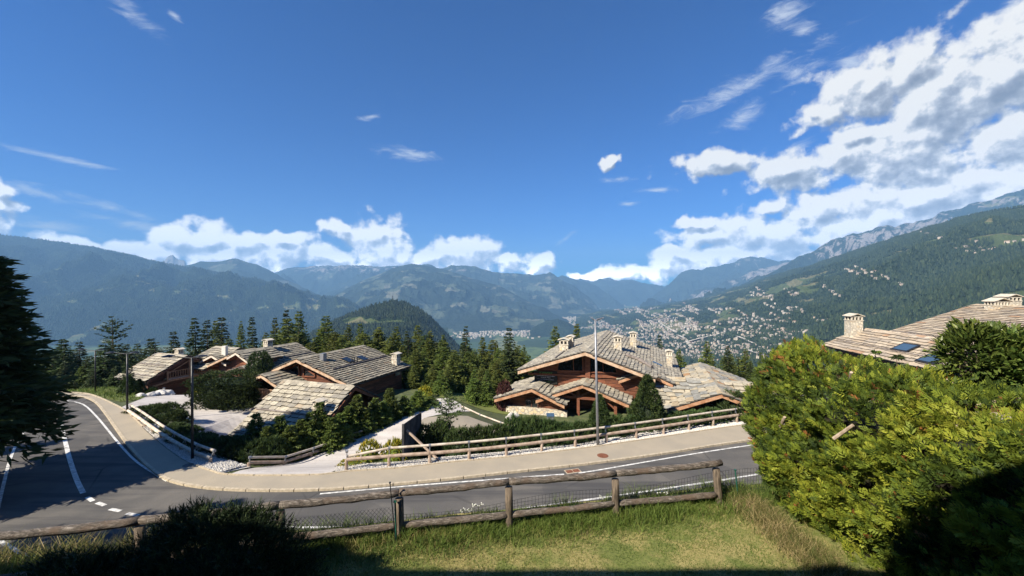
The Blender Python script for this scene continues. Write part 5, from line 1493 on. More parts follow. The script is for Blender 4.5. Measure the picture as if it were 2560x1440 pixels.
def conifer_mesh(seed, H, Rr, mat, whorls=30, nb=7, seg=6, per=4, style='spruce', leaf=(0.30, 0.09), z0f=0.06, gap=0.0):
    r = np.random.default_rng(seed)
    P = []; D = []; L = []; Wd = []; T = []
    z = z0f * H
    for i in range(whorls):
        f = (i + r.uniform(-.3, .3)) / whorls; f = min(max(f, 0), 0.995)
        zi = H * (z0f + (1 - z0f) * f)
        if style == 'spruce': prof = (1 - f) ** 0.85
        elif style == 'big': prof = (1 - f) ** 0.62
        elif style == 'larch': prof = (1 - f) ** 0.7 * (0.75 + 0.25 * math.sin(f * 3))
        elif style == 'pine': prof = (1 - f) ** 0.45 * (0.6 + 0.4 * math.sin(f * 9 + seed))
        else: prof = math.sqrt(max(0, 1 - (f * 1.0) ** 2)) * (1 - 0.35 * f)
        if f > 0.93: prof = max(prof, 0.05)
        for b in range(nb):
            if r.random() < gap: continue
            a = r.uniform(0, 2 * pi); ln = Rr * prof * r.uniform(0.62, 1.12) + 0.06
            dz0 = {'spruce': 0.15 - 0.5 * (1 - f), 'big': 0.1 - 0.35 * (1 - f), 'larch': 0.25 - 0.35 * (1 - f), 'pine': 0.35, 'bush': 0.5}[style] + r.normal(0, 0.12)
            sag = {'spruce': 0.10, 'big': 0.08, 'larch': 0.0, 'pine': -0.15, 'bush': -0.15}[style]
            ss = max(2, int(seg * ln / Rr) + 1)
            q = (np.arange(ss) + r.uniform(0.2, 0.9, ss)) / ss
            q = np.repeat(q, per); m = len(q)
            rad = ln * q; ang = a + r.normal(0, 0.10, m)
            zz = zi + dz0 * rad - sag * rad * rad / max(Rr, 0.1) + r.normal(0, 0.03, m) * Rr * 0.3
            P.append(np.stack([np.cos(ang) * rad, np.sin(ang) * rad, zz], 1))
            out = np.stack([np.cos(ang), np.sin(ang), np.full(m, dz0 * 0.6)], 1)
            sd = r.choice([-1, 1], m)[:, None] * np.stack([-np.sin(ang), np.cos(ang), np.zeros(m)], 1)
            d = out * r.uniform(0.4, 1.0, (m, 1)) + sd * r.uniform(0.0, 0.9, (m, 1)) + r.normal(0, 0.22, (m, 3))
            if style == 'bush': d[:, 2] += 0.5
            if style == 'spruce': d[:, 2] -= 0.22
            D.append(d); sc = r.uniform(0.7, 1.3, m) * (0.55 + 0.45 * prof)
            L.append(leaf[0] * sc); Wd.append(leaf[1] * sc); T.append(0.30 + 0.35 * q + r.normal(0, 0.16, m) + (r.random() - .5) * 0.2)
    P = np.concatenate(P); D = np.concatenate(D)
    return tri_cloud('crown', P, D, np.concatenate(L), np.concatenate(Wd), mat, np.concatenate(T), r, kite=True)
def trunk_mesh(H, r0, z0=-1.5, top=0.97, bend=0.0, name='trunk'):
    mb = MB(); n = 7
    pts = [(bend * math.sin(i * 1.7) * 0.05, bend * math.cos(i) * 0.05, z0 + (H * top - z0) * i / (n - 1)) for i in range(n)]
    mb.tube(pts, [r0 * (1 - 0.93 * i / (n - 1)) for i in range(n)], 7)
    return mb.mesh(name, M_BARK)
KIND = {}
def kinddef(key, name, crowns, trunk): KIND[key] = (name, crowns, trunk)
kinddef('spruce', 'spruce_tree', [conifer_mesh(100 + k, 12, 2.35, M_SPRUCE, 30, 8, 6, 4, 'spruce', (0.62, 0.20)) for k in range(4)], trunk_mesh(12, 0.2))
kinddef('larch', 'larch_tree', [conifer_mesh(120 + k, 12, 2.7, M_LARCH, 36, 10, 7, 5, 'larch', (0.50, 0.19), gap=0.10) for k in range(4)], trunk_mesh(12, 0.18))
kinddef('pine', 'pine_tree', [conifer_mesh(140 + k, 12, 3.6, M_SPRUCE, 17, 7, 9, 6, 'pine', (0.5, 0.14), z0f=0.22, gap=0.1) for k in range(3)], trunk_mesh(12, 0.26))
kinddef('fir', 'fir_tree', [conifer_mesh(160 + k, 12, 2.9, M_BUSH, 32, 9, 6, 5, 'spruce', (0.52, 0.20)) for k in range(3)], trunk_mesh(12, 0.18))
tree_no = 0
def tree(kind, x, y, H, R_=1.0, label=None, group='conifers behind the chalets', zb=None, cat='tree'):
    global tree_no
    nm, crowns, tr = KIND[kind]
    z = gz(x, y) if zb is None else zb
    o = empty(nm, (x, y, z), rnd.uniform(0, 6.28)); tag(o, label, cat, group)
    k = H / 12
    o.scale = (k * R_, k * R_, k)
    o.rotation_euler = (rnd.uniform(-.03, .03), rnd.uniform(-.03, .03), o.rotation_euler.z); link('crown', crowns[tree_no % len(crowns)], o); link('trunk', tr, o); tree_no += 1
    return o
def tree_px(kind, px, py, Y, R_=1.0, label=None, **k):
    p = W(px, py, Y); z = gz(p.x, p.y)
    return tree(kind, p.x, p.y, p.z - z, R_, label, zb=z, **k)

NAMED = [
 ('pine',285,786,76,1.05,'broad open dark pine standing alone behind the left chalet'),
 ('spruce',440,826,72,1.25,'short wide dark spruce behind the left chalet roof'),
 ('spruce',492,792,72,1.15,'leftmost of the four tall dark spruces above the left chalet'),
 ('spruce',521,796,75,1.0,'second of the four tall dark spruces above the left chalet'),
 ('larch',540,800,78,0.8,'slender greyer conifer between the four dark spruces'),
 ('spruce',556,790,72,1.2,'rightmost and darkest of the four tall spruces above the left chalet'),
 ('larch',602,802,84,0.6,'thin sparse conifer with bare lower stem, in front of the blue mountain'),
 ('spruce',632,788,80,0.8,'narrow pale green spruce left of the chalet chimney'),
 ('larch',662,830,78,0.9,'low conifer just behind the white chimney cap'),
 ('larch',686,792,78,0.7,'slender green larch left of the dense green cluster'),
 ('spruce',714,772,84,0.9,'dark spruce tip rising out of the green larch cluster'),
 ('larch',722,796,72,1.5,'broad green larch with dense crown behind the grey slate roof'),
 ('larch',744,776,80,1.0,'ragged larch on the right side of the green cluster'),
 ('larch',811,788,76,1.25,'tall ragged larch in front of the meadow of the rounded hill'),
 ('larch',866,812,76,0.9,'small green larch below the wooded hill'),
 ('larch',902,808,76,0.9,'green larch right of the middle ridge top'),
 ('larch',945,816,72,1.1,'wide green larch under the hill summit'),
 ('larch',988,815,74,1.0,'green larch below the hill mast'),
 ('spruce',1020,826,72,0.9,'narrow conifer above the right chimney of the middle chalet'),
 ('larch',1048,812,70,1.15,'tall green larch below the rocky end of the hill'),
 ('larch',1078,826,68,1.0,'green larch left of the hill foot'),
 ('larch',1110,836,64,1.1,'bright green larch in front of the hill foot'),
 ('spruce',1164,813,70,1.0,'pointed spruce in front of the valley fields'),
 ('larch',1205,842,66,1.1,'green larch right of the pointed spruce'),
 ('larch',1240,850,72,0.7,'small larch left of the tall dark spruce'),
 ('spruce',1274,817,56,1.3,'tall dark spruce left of the sale chalet with fully visible crown'),
 ('larch',1312,862,66,0.9,'pale green larch beside the sale chalet eave'),
 ('larch',1386,814,70,1.1,'green larch left of the double chimney'),
 ('larch',1440,808,76,1.0,'larch behind the ridge of the sale chalet'),
 ('spruce',1652,836,70,0.8,'small spruce peeking over the sale chalet roof at the right'),
 ('larch',1700,872,62,1.1,'green larch right of the sale chalet chimneys'),
 ('larch',1765,852,66,1.1,'green larch behind the annex ridge'),
 ('spruce',1821,862,52,1.1,'slim dark spruce behind the annex roof with visible whorls'),
 ('larch',1866,872,56,1.2,'bright green conifer behind the annex, right of the slim spruce'),
 ('fir',1905,880,50,1.0,'green fir beside the top of the thuja hedge'),
 ('spruce',1940,868,58,1.1,'dark conifer just left of the hedge top'),
]
for k, px, py, Y, R_, lb in NAMED: tree_px(k, px, py, Y, R_, lb)
_T = ['', 'first', 'second', 'third', 'fourth', 'fifth', 'sixth', 'seventh', 'eighth', 'ninth', 'tenth', 'eleventh', 'twelfth', 'thirteenth', 'fourteenth', 'fifteenth', 'sixteenth', 'seventeenth', 'eighteenth', 'nineteenth']
_D = ['', '', 'twenty', 'thirty', 'forty', 'fifty', 'sixty']
def ordinal(k):
    if k < 20: return _T[k]
    return (_D[k // 10].replace('y', 'ieth') if k % 10 == 0 else _D[k // 10] + ' ' + _T[k % 10])
def fill(n, x0, x1, ytop, Y0, Y1, label, group, kinds=('larch', 'larch', 'larch', 'fir', 'spruce', 'larch'), seed=1):
    r = random.Random(seed)
    for i in range(n):
        px = x0 + (x1 - x0) * (i + r.uniform(0.1, 0.9)) / n; Y = r.uniform(Y0, Y1)
        py = np.interp(px, [a for a, b in ytop], [b for a, b in ytop]) + r.uniform(-24, 34) + (Y1 - Y) / (Y1 - Y0 + .01) * 18
        tree_px(r.choice(kinds), px, py, Y, r.uniform(1.35, 2.2), ordinal(i + 1) + ' ' + label, group=group)
fill(60, 800, 1300, [(820, 838), (900, 834), (1000, 838), (1100, 852), (1200, 862), (1300, 870)], 60, 78, 'from the left of the back conifers in the wood between the chalets', 'conifers of the wood between the chalets', seed=2)
fill(44, 1010, 1300, [(1020, 885), (1150, 890), (1300, 915)], 47, 58, 'from the left in the lower front row of the wood', 'front row of the wood between the chalets', ('larch', 'fir', 'larch'), seed=3)
fill(12, 1050, 1240, [(1050, 930), (1150, 920), (1240, 925)], 43.5, 47.5, 'from the left of the nearest conifers at the garden edge', 'nearest conifers at the garden edge', ('fir', 'larch', 'fir'), seed=12)
fill(24, 540, 860, [(560, 850), (700, 838), (840, 850)], 66, 84, 'from the left of the conifers behind the middle roofs', 'conifers behind the middle roofs', seed=4)
fill(34, 100, 470, [(100, 850), (200, 860), (300, 855), (460, 862)], 62, 92, 'from the left of the dark conifers beside the left chalet', 'dark conifers left of the left chalet', ('spruce', 'spruce', 'pine'), seed=5)
fill(9, 60, 300, [(60, 905), (300, 925)], 54, 62, 'from the left of the low conifers above the verge', 'low conifers above the verge', ('spruce', 'fir', 'spruce'), seed=6)
fill(16, 1640, 1960, [(1640, 895), (1800, 885), (1960, 885)], 52, 66, 'from the left of the conifers behind the annex', 'conifers behind the annex', ('larch', 'spruce', 'fir'), seed=7)
fill(8, 1290, 1480, [(1290, 880), (1480, 860)], 64, 74, 'from the left of the conifers behind the sale chalet', 'conifers behind the sale chalet', seed=8)
tree_px('spruce', 320, 880, 45, 0.95, 'dark spruce left of the left chalet, beside its eave', group=None)
tree_px('fir', 1262, 960, 44, 0.7, 'small light green conifer left of the low gable', group=None)

# ------- shrubs
def lump(th, ph, seed, amp=0.13): return 1 + amp * np.sin(3 * th + seed) * np.sin(2.3 * ph + seed * 2) + amp * 0.7 * np.sin(7 * th - seed) * np.cos(5 * ph)
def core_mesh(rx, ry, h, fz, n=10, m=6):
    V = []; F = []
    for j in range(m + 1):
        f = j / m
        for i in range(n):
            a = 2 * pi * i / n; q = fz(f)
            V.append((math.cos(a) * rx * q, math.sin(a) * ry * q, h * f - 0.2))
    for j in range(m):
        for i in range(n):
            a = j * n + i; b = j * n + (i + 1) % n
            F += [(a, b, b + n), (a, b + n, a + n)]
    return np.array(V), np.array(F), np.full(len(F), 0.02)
def tuft_bush(seed, rx, ry, h, n, mat, shape='dome', leaf=(0.24, 0.055), per=7, up=0.8, name='foliage'):
    r = np.random.default_rng(seed)
    f = r.uniform(0, 1, n) ** (0.85 if shape == 'dome' else 1.0); th = r.uniform(0, 2 * pi, n)
    prof = {'dome': lambda f: np.sqrt(np.maximum(0, 1 - f ** 2.4)), 'cone': lambda f: (1 - f) ** 0.75 * 0.98 + 0.02, 'block': lambda f: np.where(f < 0.93, 1.0 - 0.1 * f ** 3, 0.85 * np.sqrt(r.uniform(0, 1, np.shape(f)))), 'egg': lambda f: np.sqrt(np.maximum(0, 1 - (f * 2 - 0.85) ** 2 / 1.5))}[shape]
    q = prof(f) * lump(th, f * 4, seed) * r.uniform(0.82, 1.04, n)
    if shape == 'block':
        c, s_ = np.cos(th), np.sin(th); k = 1 / np.maximum(np.abs(c), np.abs(s_)) ** 0.8; q = q * k * 0.93
    P = np.stack([np.cos(th) * rx * q, np.sin(th) * ry * q, h * f * (1 + 0.04 * np.sin(5 * th))], 1)
    if shape == 'dome':
        t = r.random(n) < 0.4
        rr = np.sqrt(r.uniform(0, 1, n)) * 0.95
        P[t, 0] = (np.cos(th) * rx * rr)[t]; P[t, 1] = (np.sin(th) * ry * rr)[t]
        P[t, 2] = (h * (1 - rr ** 2.4) ** (1 / 2.2) * (0.9 + 0.18 * np.sin(th * 5 + rr * 9 + seed)) )[t]
    N = unit(np.stack([np.cos(th) / rx, np.sin(th) / ry, 0.3 + f * 1.2 / h], 1) * rx)
    B = unit(N * 0.7 + np.array([0, 0, up]) + r.normal(0, 0.18, (n, 3)))
    P = np.repeat(P, per, 0); D = np.repeat(B, per, 0) + r.normal(0, 0.42, (n * per, 3))
    sc = r.uniform(0.7, 1.25, n * per)
    t = np.repeat(0.42 + r.normal(0, 0.17, n), per) + r.normal(0, 0.1, n * per)
    cf = {'dome': lambda f: math.sqrt(max(0, 1 - f ** 2.4)) * 0.8, 'cone': lambda f: 0.72 * (1 - f) ** 0.8, 'block': lambda f: 0.74 if f < 0.9 else 0.2, 'egg': lambda f: 0.8 * math.sqrt(max(0, 1 - (f * 2 - 0.85) ** 2 / 1.5))}[shape]
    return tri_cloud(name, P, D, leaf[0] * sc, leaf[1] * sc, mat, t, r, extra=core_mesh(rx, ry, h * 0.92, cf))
MUGO = [tuft_bush(200 + k, 1.25, 1.1, 1.35, 520, M_MUGO) for k in range(4)]
CONE = [tuft_bush(220 + k, 1.45, 1.4, 3.6, 1500, M_MUGO, 'cone') for k in range(2)]
FIRB = [conifer_mesh(240 + k, 3.2, 1.5, M_BUSH, 20, 12, 7, 7, 'spruce', (0.32, 0.10), z0f=0.02) for k in range(4)]
STEM = trunk_mesh(1.0, 0.06, -0.4, 0.9, name='stem'); STEM3 = trunk_mesh(3.0, 0.07, -0.4, 0.95, name='stem')
shrub_no = 0
def shrub(meshes, name, loc, sc, label, group=None, stem=STEM, cat='shrub'):
    global shrub_no
    o = empty(name, loc, rnd.uniform(0, 6.28)); o.scale = sc; tag(o, label, cat, group)
    link('foliage', meshes[shrub_no % len(meshes)], o); link('stem', stem, o); shrub_no += 1
    return o
def shrub_px(meshes, name, px, pytop, Y, hm, rw, label, group=None, stem=STEM):
    p = W(px, pytop, Y); z = gz(p.x, p.y); h = max(0.4, p.z - z); k = h / hm
    return shrub(meshes, name, (p.x, p.y, z), (rw, rw, k), label, group, stem)
for i, (px, py, Y) in enumerate([(1062,1072,28.6),(1100,1060,29.8),(1150,1078,28.4),(1195,1074,28.6),(1240,1070,28.8),(1290,1050,29.6),(1330,1052,29.2),(1372,1056,29.0),(1412,1064,29.2),(1452,1060,29.6),(1548,1046,30.6),(1590,1044,31.4),(1665,1040,31.9),(1700,1034,32.3),(1742,1030,32.7),(1782,1024,33.2),(1888,1006,34.8)]):
    shrub_px(MUGO, 'mountain_pine_shrub', px, py, Y, 1.35, 1.0, ordinal(i + 1) + ' low mountain pine from the left behind the right rail', 'mountain pines behind the right rail')
shrub_px(MUGO, 'mountain_pine_shrub', 1835, 985, 34.0, 1.35, 1.45, 'round high mountain pine below the annex eave, near the hedge')
shrub_px(CONE, 'mountain_pine_shrub', 1500, 992, 30.8, 3.6, 0.85, 'cone shaped mountain pine right behind the grey lamp post')
shrub_px(CONE, 'mountain_pine_shrub', 1619, 944, 32.0, 3.6, 1.18, 'tallest cone shaped pine, in front of the annex left corner')
PINEB = [conifer_mesh(260, 3.6, 2.0, M_MUGO, 13, 9, 8, 7, 'pine', (0.28, 0.055), z0f=0.08)]
shrub_px(PINEB, 'young_pine', 1122, 975, 30.0, 3.6, 1.05, 'young blue green pine beside the grey board panel', stem=STEM3)
for i, (px, py, Y) in enumerate([(352,1018,35.5),(385,1014,35.0),(418,1012,34.6),(400,1040,33.2),(440,1030,33.0),(430,1062,31.0),(468,1068,30.0),(455,1090,29.0),(500,1088,28.6),(535,1095,28.0),(570,1098,27.6),(600,1104,27.2),(640,1104,27.0),(680,1098,27.4)]):
    shrub_px(MUGO, 'mountain_pine_shrub', px, py, Y, 1.35, 0.95, ordinal(i + 1) + ' mountain pine in the left bed, counted from the far end', 'mountain pines in the left bed')
for (px, py, Y, w, lb) in [(668,1062,27.6,0.75,'low dark fir squeezed between the first two firs by the garage roof'),(725,1060,28.0,0.8,'low fir right behind the drive rail, under the garage eave'),(775,1028,29.4,0.85,'fir just left of the pointed fir under the garage chimney'),(828,1040,29.8,0.8,'low fir right of the pointed fir under the garage chimney'),(872,1012,31.2,0.85,'fir leaning on the tallest light green fir from the left'),(915,1020,32.2,0.8,'low fir between the tallest fir and the garage gable corner'),(958,1002,34.0,0.85,'dark fir between garage gable and chalet corner'),(640,1030,28.5,0.85,'leftmost young fir in front of the garage roof'),(700,1035,28.6,0.9,'young fir overlapping the lower garage roof'),(752,1045,29.2,0.8,'low young fir under the garage chimney'),(800,1002,30.2,0.95,'pointed light green fir right below the garage chimney'),
        (850,1030,30.6,0.8,'young fir before the garage gable, left side'),(893,983,32.0,0.9,'tallest light green fir before the garage gable'),(938,992,33.2,0.8,'young fir right of the garage gable'),(975,968,35.0,0.9,'pointed fir at the right corner of the middle chalet'),
        (1010,988,36.0,0.8,'small fir by the balcony of the middle chalet'),(1045,975,38.0,0.9,'light green fir left of the upper rail end'),(1075,990,39.5,0.8,'last young fir at the upper rail end')]:
    shrub_px(FIRB, 'young_fir', px, py, Y + (1.1 if px > 860 else 0.25), 3.2, w * 1.05, lb, stem=STEM3)
YEW = [tuft_bush(280, 3.3, 2.3, 4.4, 4600, M_MUGO, 'block', (0.24, 0.07), 7, 0.3)]
shrub_px(YEW, 'clipped_yew', 572, 932, 42.0, 4.4, 1.0, 'big clipped dark green yew block beside the forecourt', stem=STEM3)
shrub_px([tuft_bush(281, 1.5, 1.5, 3.8, 1500, M_MUGO, 'egg')], 'round_conifer', 650, 884, 44.5, 3.8, 0.95, 'round dark conifer rising above the yew block', stem=STEM3)
for px, py, Y, lb in ((348,950,47,'small dark shrub at the foot of the left chalet'),(380,972,46,'low dark shrub beside the boulders'),(322,940,43,'conical dark shrub behind the second lamp post')):
    shrub_px(CONE if px < 350 else MUGO, 'dark_shrub', px, py, Y, 3.6 if px < 350 else 1.35, 0.7, lb)
YB = [tuft_bush(290, 1.0, 0.9, 0.8, 260, M_YELLOW, leaf=(0.14, 0.07), per=5)]
for px, py, Y, lb in ((322,973,44,'yellow flowering shrub on the verge by the left chalet'),(500,972,48,'yellow flowering shrub left of the yew block'),(1062,968,43,'yellow flowering shrub at the garden lawn'),(925,1105,27.6,'yellow green shrub at the left end of the right rail'),(985,1103,27.4,'low yellow green shrub before the grey board panel'),(880,1150,25.6,'small yellowing shrub at the rail end')):
    shrub_px(YB, 'yellow_shrub', px, py, Y, 0.8, 0.9, lb)
shrub_px([tuft_bush(291, 1.1, 1.0, 1.5, 420, M_RED_SHRUB, leaf=(0.16, 0.10), per=5)], 'copper_shrub', 1262, 958, 42.5, 1.5, 1.0, 'dark copper leaved shrub left of the low gable')

# ------- thuja hedge at the right
def hedge_mesh():
    r = np.random.default_rng(5)
    n = 54000
    pts = []; nor = []
    # footprint: rounded slab between the lawn edge and the hedge back
    edge = np.array([(6.1, 9.9), (5.75, 9.3), (5.65, 8.6), (5.72, 7.9), (5.85, 7.2), (5.9, 6.4), (5.8, 5.6), (5.6, 4.8), (5.5, 4.0), (5.5, 2.5)])
    t = np.concatenate([[0], np.cumsum(np.hypot(*np.diff(edge, axis=0).T))])
    def top(x, y): return 9.24 + 0.42 * np.exp(-((x - 6.15) ** 2 + (y - 9.2) ** 2) / 0.35) + 0.10 * np.sin(x * 2.1 + y) + 0.20 * fbm(x / 0.6, y / 0.6, 3, 8) - 0.22 * np.clip(x - 7.2, 0, 2) - np.clip((6.5 - y) * 0.10, 0, .5)
    # side face
    m = int(n * 0.62)
    s_ = r.uniform(0, t[-1], m); x = np.interp(s_, t, edge[:, 0]); y = np.interp(s_, t, edge[:, 1]); f = r.uniform(0, 1, m) ** 0.9
    zt = top(x + 0.8, y); z = 5.95 + (zt - 5.95) * f
    bul = 0.35 * np.sin(f * pi * 0.9) - 0.9 * np.clip(f - 0.72, 0, 1) ** 1.3 * 3.0 + 0.34 * fbm(s_ / 0.45, z / 0.45, 3, 9) - 0.25 * (1 - f) ** 3
    d = np.stack([np.full(m, -0.97), np.full(m, 0.25 - 0.0), np.zeros(m)], 1)
    endk = np.clip((y - 8.9) / 1.0, 0, 1)[:, None]
    d = unit(d * (1 - endk) + np.array([-0.45, 0.9, 0]) * endk)
    P1 = np.stack([x, y, z], 1) + d * bul[:, None] + d * r.uniform(-0.12, 0.10, m)[:, None]; N1 = d + np.array([0, 0, 0.25])
    # far end
    m2 = int(n * 0.08); u = r.uniform(0, 1.2, m2); f = r.uniform(0, 1, m2)
    P2 = np.stack([6.0 + u, 9.9 - 0.1 * u + 0.15 * fbm(u / .5, f * 6, 3, 4), 5.9 + (top(5.6 + u, 9.9 + 0 * u) - 5.9) * f], 1); N2 = np.tile([-0.1, 1, 0.2], (m2, 1))
    # top
    m3 = n - m - m2; x = 5.7 + 4.6 * r.uniform(0, 1, m3) ** 0.9; y = 2.5 + (np.minimum(10.0, 10.0 - 0.75 * (x - 6.6)) - 2.5) * r.uniform(0, 1, m3)
    z = top(x, y) - 0.55 * np.clip(6.5 - x, 0, 1) ** 1.5 + r.uniform(-0.12, 0.08, m3)
    P3 = np.stack([x, y, z], 1); N3 = np.tile([-0.15, 0, 1.0], (m3, 1))
    P = np.concatenate([P1, P2, P3]); N = unit(np.concatenate([N1, N2, N3]))
    gap = fbm(P[:, 0] / 0.22 + P[:, 1] / 0.22, P[:, 2] / 0.2, 3, 55); ok = (gap < 0.35) | (r.random(len(P)) < 0.25); P = P[ok]; N = N[ok]
    n = len(P)
    # each spray: a flat fan of 8 leaflets
    ax = unit(N * 0.75 + np.array([0, 0, 0.45]) + r.normal(0, 0.38, (n, 3)))
    sd = unit(np.cross(ax, r.normal(0, 1, (n, 3)) + N * 0.6))
    K = 8; size = r.uniform(0.055, 0.17, n)
    V = []; 
    tt = np.clip(0.44 + 0.30 * fbm(P[:, 0] / 0.9 + P[:, 1] / 0.9, P[:, 2] / 0.9, 3, 2) + r.normal(0, 0.17, n) + 0.12 * (P[:, 2] > 9.2), 0, 0.94)
    rust = r.random(n) < 0.012 + 0.05 * (fbm(P[:, 0] + P[:, 1] * 1.3, P[:, 2] * 1.1, 2, 77) > 0.55); tt[rust] = 0.99
    for k in range(K):
        u = -1 if k % 2 else 1; q = (k // 2) / 3.2
        base = P + ax * (size * q * 0.9)[:, None]
        ang = 0.75 - 0.14 * (k // 2)
        dd = unit(ax * math.cos(ang) + sd * (u * math.sin(ang)) + r.normal(0, 0.10, (n, 3)))
        ln = size * (0.75 - 0.12 * (k // 2)); w = unit(np.cross(dd, np.cross(ax, sd))) * (size * 0.085)[:, None]
        mid = base + dd * (ln * 0.45)[:, None]
        V.append(np.stack([base, mid - w, base + dd * ln[:, None], mid + w], 1))
    V = np.stack(V, 1).reshape(-1, 3)
    F = np.arange(len(V)).reshape(-1, 4)
    return np_mesh('foliage', V, F, M_HEDGE, np.repeat(tt, K))
HG = make_root('thuja_hedge', (0.45, 0.05, 0), 'huge overgrown yellow green thuja hedge along the right side of the lawn', 'hedge')
link('foliage', hedge_mesh(), HG)
cm = MB()
ring = [(5.75, 2.5), (5.85, 4.5), (6.15, 6.2), (6.15, 7.3), (6.0, 8.2), (6.05, 9.3), (6.4, 9.7), (7.2, 9.3), (10.0, 7.2), (10.3, 2.5)]
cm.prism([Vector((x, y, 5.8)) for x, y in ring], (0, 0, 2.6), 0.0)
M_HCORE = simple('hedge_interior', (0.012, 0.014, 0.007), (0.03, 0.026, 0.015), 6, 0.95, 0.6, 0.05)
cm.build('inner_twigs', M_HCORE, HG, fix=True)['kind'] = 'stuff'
for i in range(9):
    m = MB(); x = rnd.uniform(5.9, 9.6); y = rnd.uniform(5.5, 8.2); z = 9.2 - 0.22 * max(0, x - 7.2)
    d = Vector((rnd.uniform(-1, 1), rnd.uniform(-0.6, 0.3), rnd.uniform(-0.1, 0.55))).normalized(); p = Vector((x, y, z)); L = rnd.uniform(0.3, 0.75)
    m.tube([p, p + d * L * 0.5 + Vector((0, 0, 0.05)), p + d * L], [0.010, 0.007, 0.003], 5)
    for q in range(3): 
        a = p + d * L * rnd.uniform(0.3, 0.8); m.tube([a, a + (d + Vector((rnd.uniform(-.8, .8), 0, rnd.uniform(-.4, .7)))) * 0.3], [0.007, 0.003], 4)
    m.build('bare_twig', M_TWIG, HG)
for x, y, z, L in ((6.25, 7.9, 9.0, 0.7), (5.35, 8.6, 8.0, 0.5), (5.3, 7.0, 8.4, 0.45), (7.2, 7.1, 9.2, 0.35), (7.45, 7.0, 9.2, 0.3)):
    m = MB(); d = Vector((rnd.uniform(-0.8, 0.3), -0.4, 0.55)); m.tube([Vector((x, y, z)) - d * L * 0.3, Vector((x, y, z)) + d * L], [0.035, 0.028], 7); m.build('cut_branch', M_TWIG, HG)

# laurel above the hedge: separate bent leaves on branches
def laurel(loc, seed, rx, ry, rz_, n, name, label):
    r = np.random.default_rng(seed)
    o = make_root(name, loc, label, 'shrub')
    dirs = unit(r.normal(0, 1, (n, 3)) * np.array([1, 1, 0.9]) + np.array([0, 0, 0.35]))
    rad = r.uniform(0.35, 1.0, n) ** 0.5 * (1 + 0.2 * np.sin(dirs[:, 0] * 6 + seed) * np.cos(dirs[:, 2] * 7))
    P = dirs * rad[:, None] * np.array([rx, ry, rz_])
    D = unit(dirs + np.array([0, 0, 0.35]) + r.normal(0, 0.45, (n, 3))); S = unit(np.cross(D, r.normal(0, 0.5, (n, 3)) + np.array([0, 0, 1])))
    Nn = np.cross(S, D); ln = r.uniform(0.09, 0.15, n)[:, None]; w = ln * 0.19
    V = np.stack([P, P + D * ln * 0.45 + S * w, P + D * ln * 0.5 - Nn * ln * 0.05, P + D * ln * 0.45 - S * w, P + D * ln - Nn * ln * 0.12], 1)
    b = (np.arange(n) * 5)[:, None]
    F = np.concatenate([b + [0, 1, 2], b + [0, 2, 3], b + [1, 4, 2], b + [2, 4, 3]])
    t = np.clip(0.4 + 0.35 * (rad - 0.7) + r.normal(0, 0.2, n), 0, 1)
    me = np_mesh('leaves', V.reshape(-1, 3), F, M_LAUREL, np.concatenate([t] * 4)); link('leaves', me, o)
    m = MB()
    for i in range(26):
        d = Vector(dirs[i]); q = Vector((d.x * rx, d.y * ry, d.z * rz_)) * 0.9
        m.tube([Vector((0, 0, -rz_ - 0.6)), Vector((q.x * 0.3, q.y * 0.3, q.z * 0.4 - 0.2)), q], [0.03, 0.018, 0.005], 5)
    m.build('branches', M_BARK, o)
    return o
laurel(W(2460, 895, 7.0), 61, 0.66, 0.55, 0.60, 4200, 'laurel_shrub', 'dark glossy laurel shrub rising above the thuja hedge at the right edge')
laurel(W(2575, 925, 6.6), 62, 0.55, 0.55, 0.62, 4200, 'laurel_shrub', 'second laurel mass cut by the right edge of the picture')
m = MB(); p = W(2408, 945, 7.4); m.tube([p - Vector((0, 0, 1.0)), p, p + Vector((0.02, 0, 0.42))], [0.16, 0.15, 0.13], 9, jit=0.08); tag(m.build('cut_trunk', M_TWIG), 'thick sawn off trunk standing between hedge and laurel', 'tree stump')
for px, py, Y, lb in ((2178,868,20,'dark green conifer top behind the hedge, under the small chimney'),(2250,880,17,'dark green conifer top behind the hedge, below the skylights'),(2330,905,15,'dark conifer top behind the hedge, left of the laurel'),(2090,872,24,'dark conifer top behind the left end of the hedge')):
    p = W(px, py, Y); tree('fir' if px < 2200 else 'spruce', p.x, p.y, p.z - 0, 0.9, lb, 'conifers behind the hedge', zb=0.0)

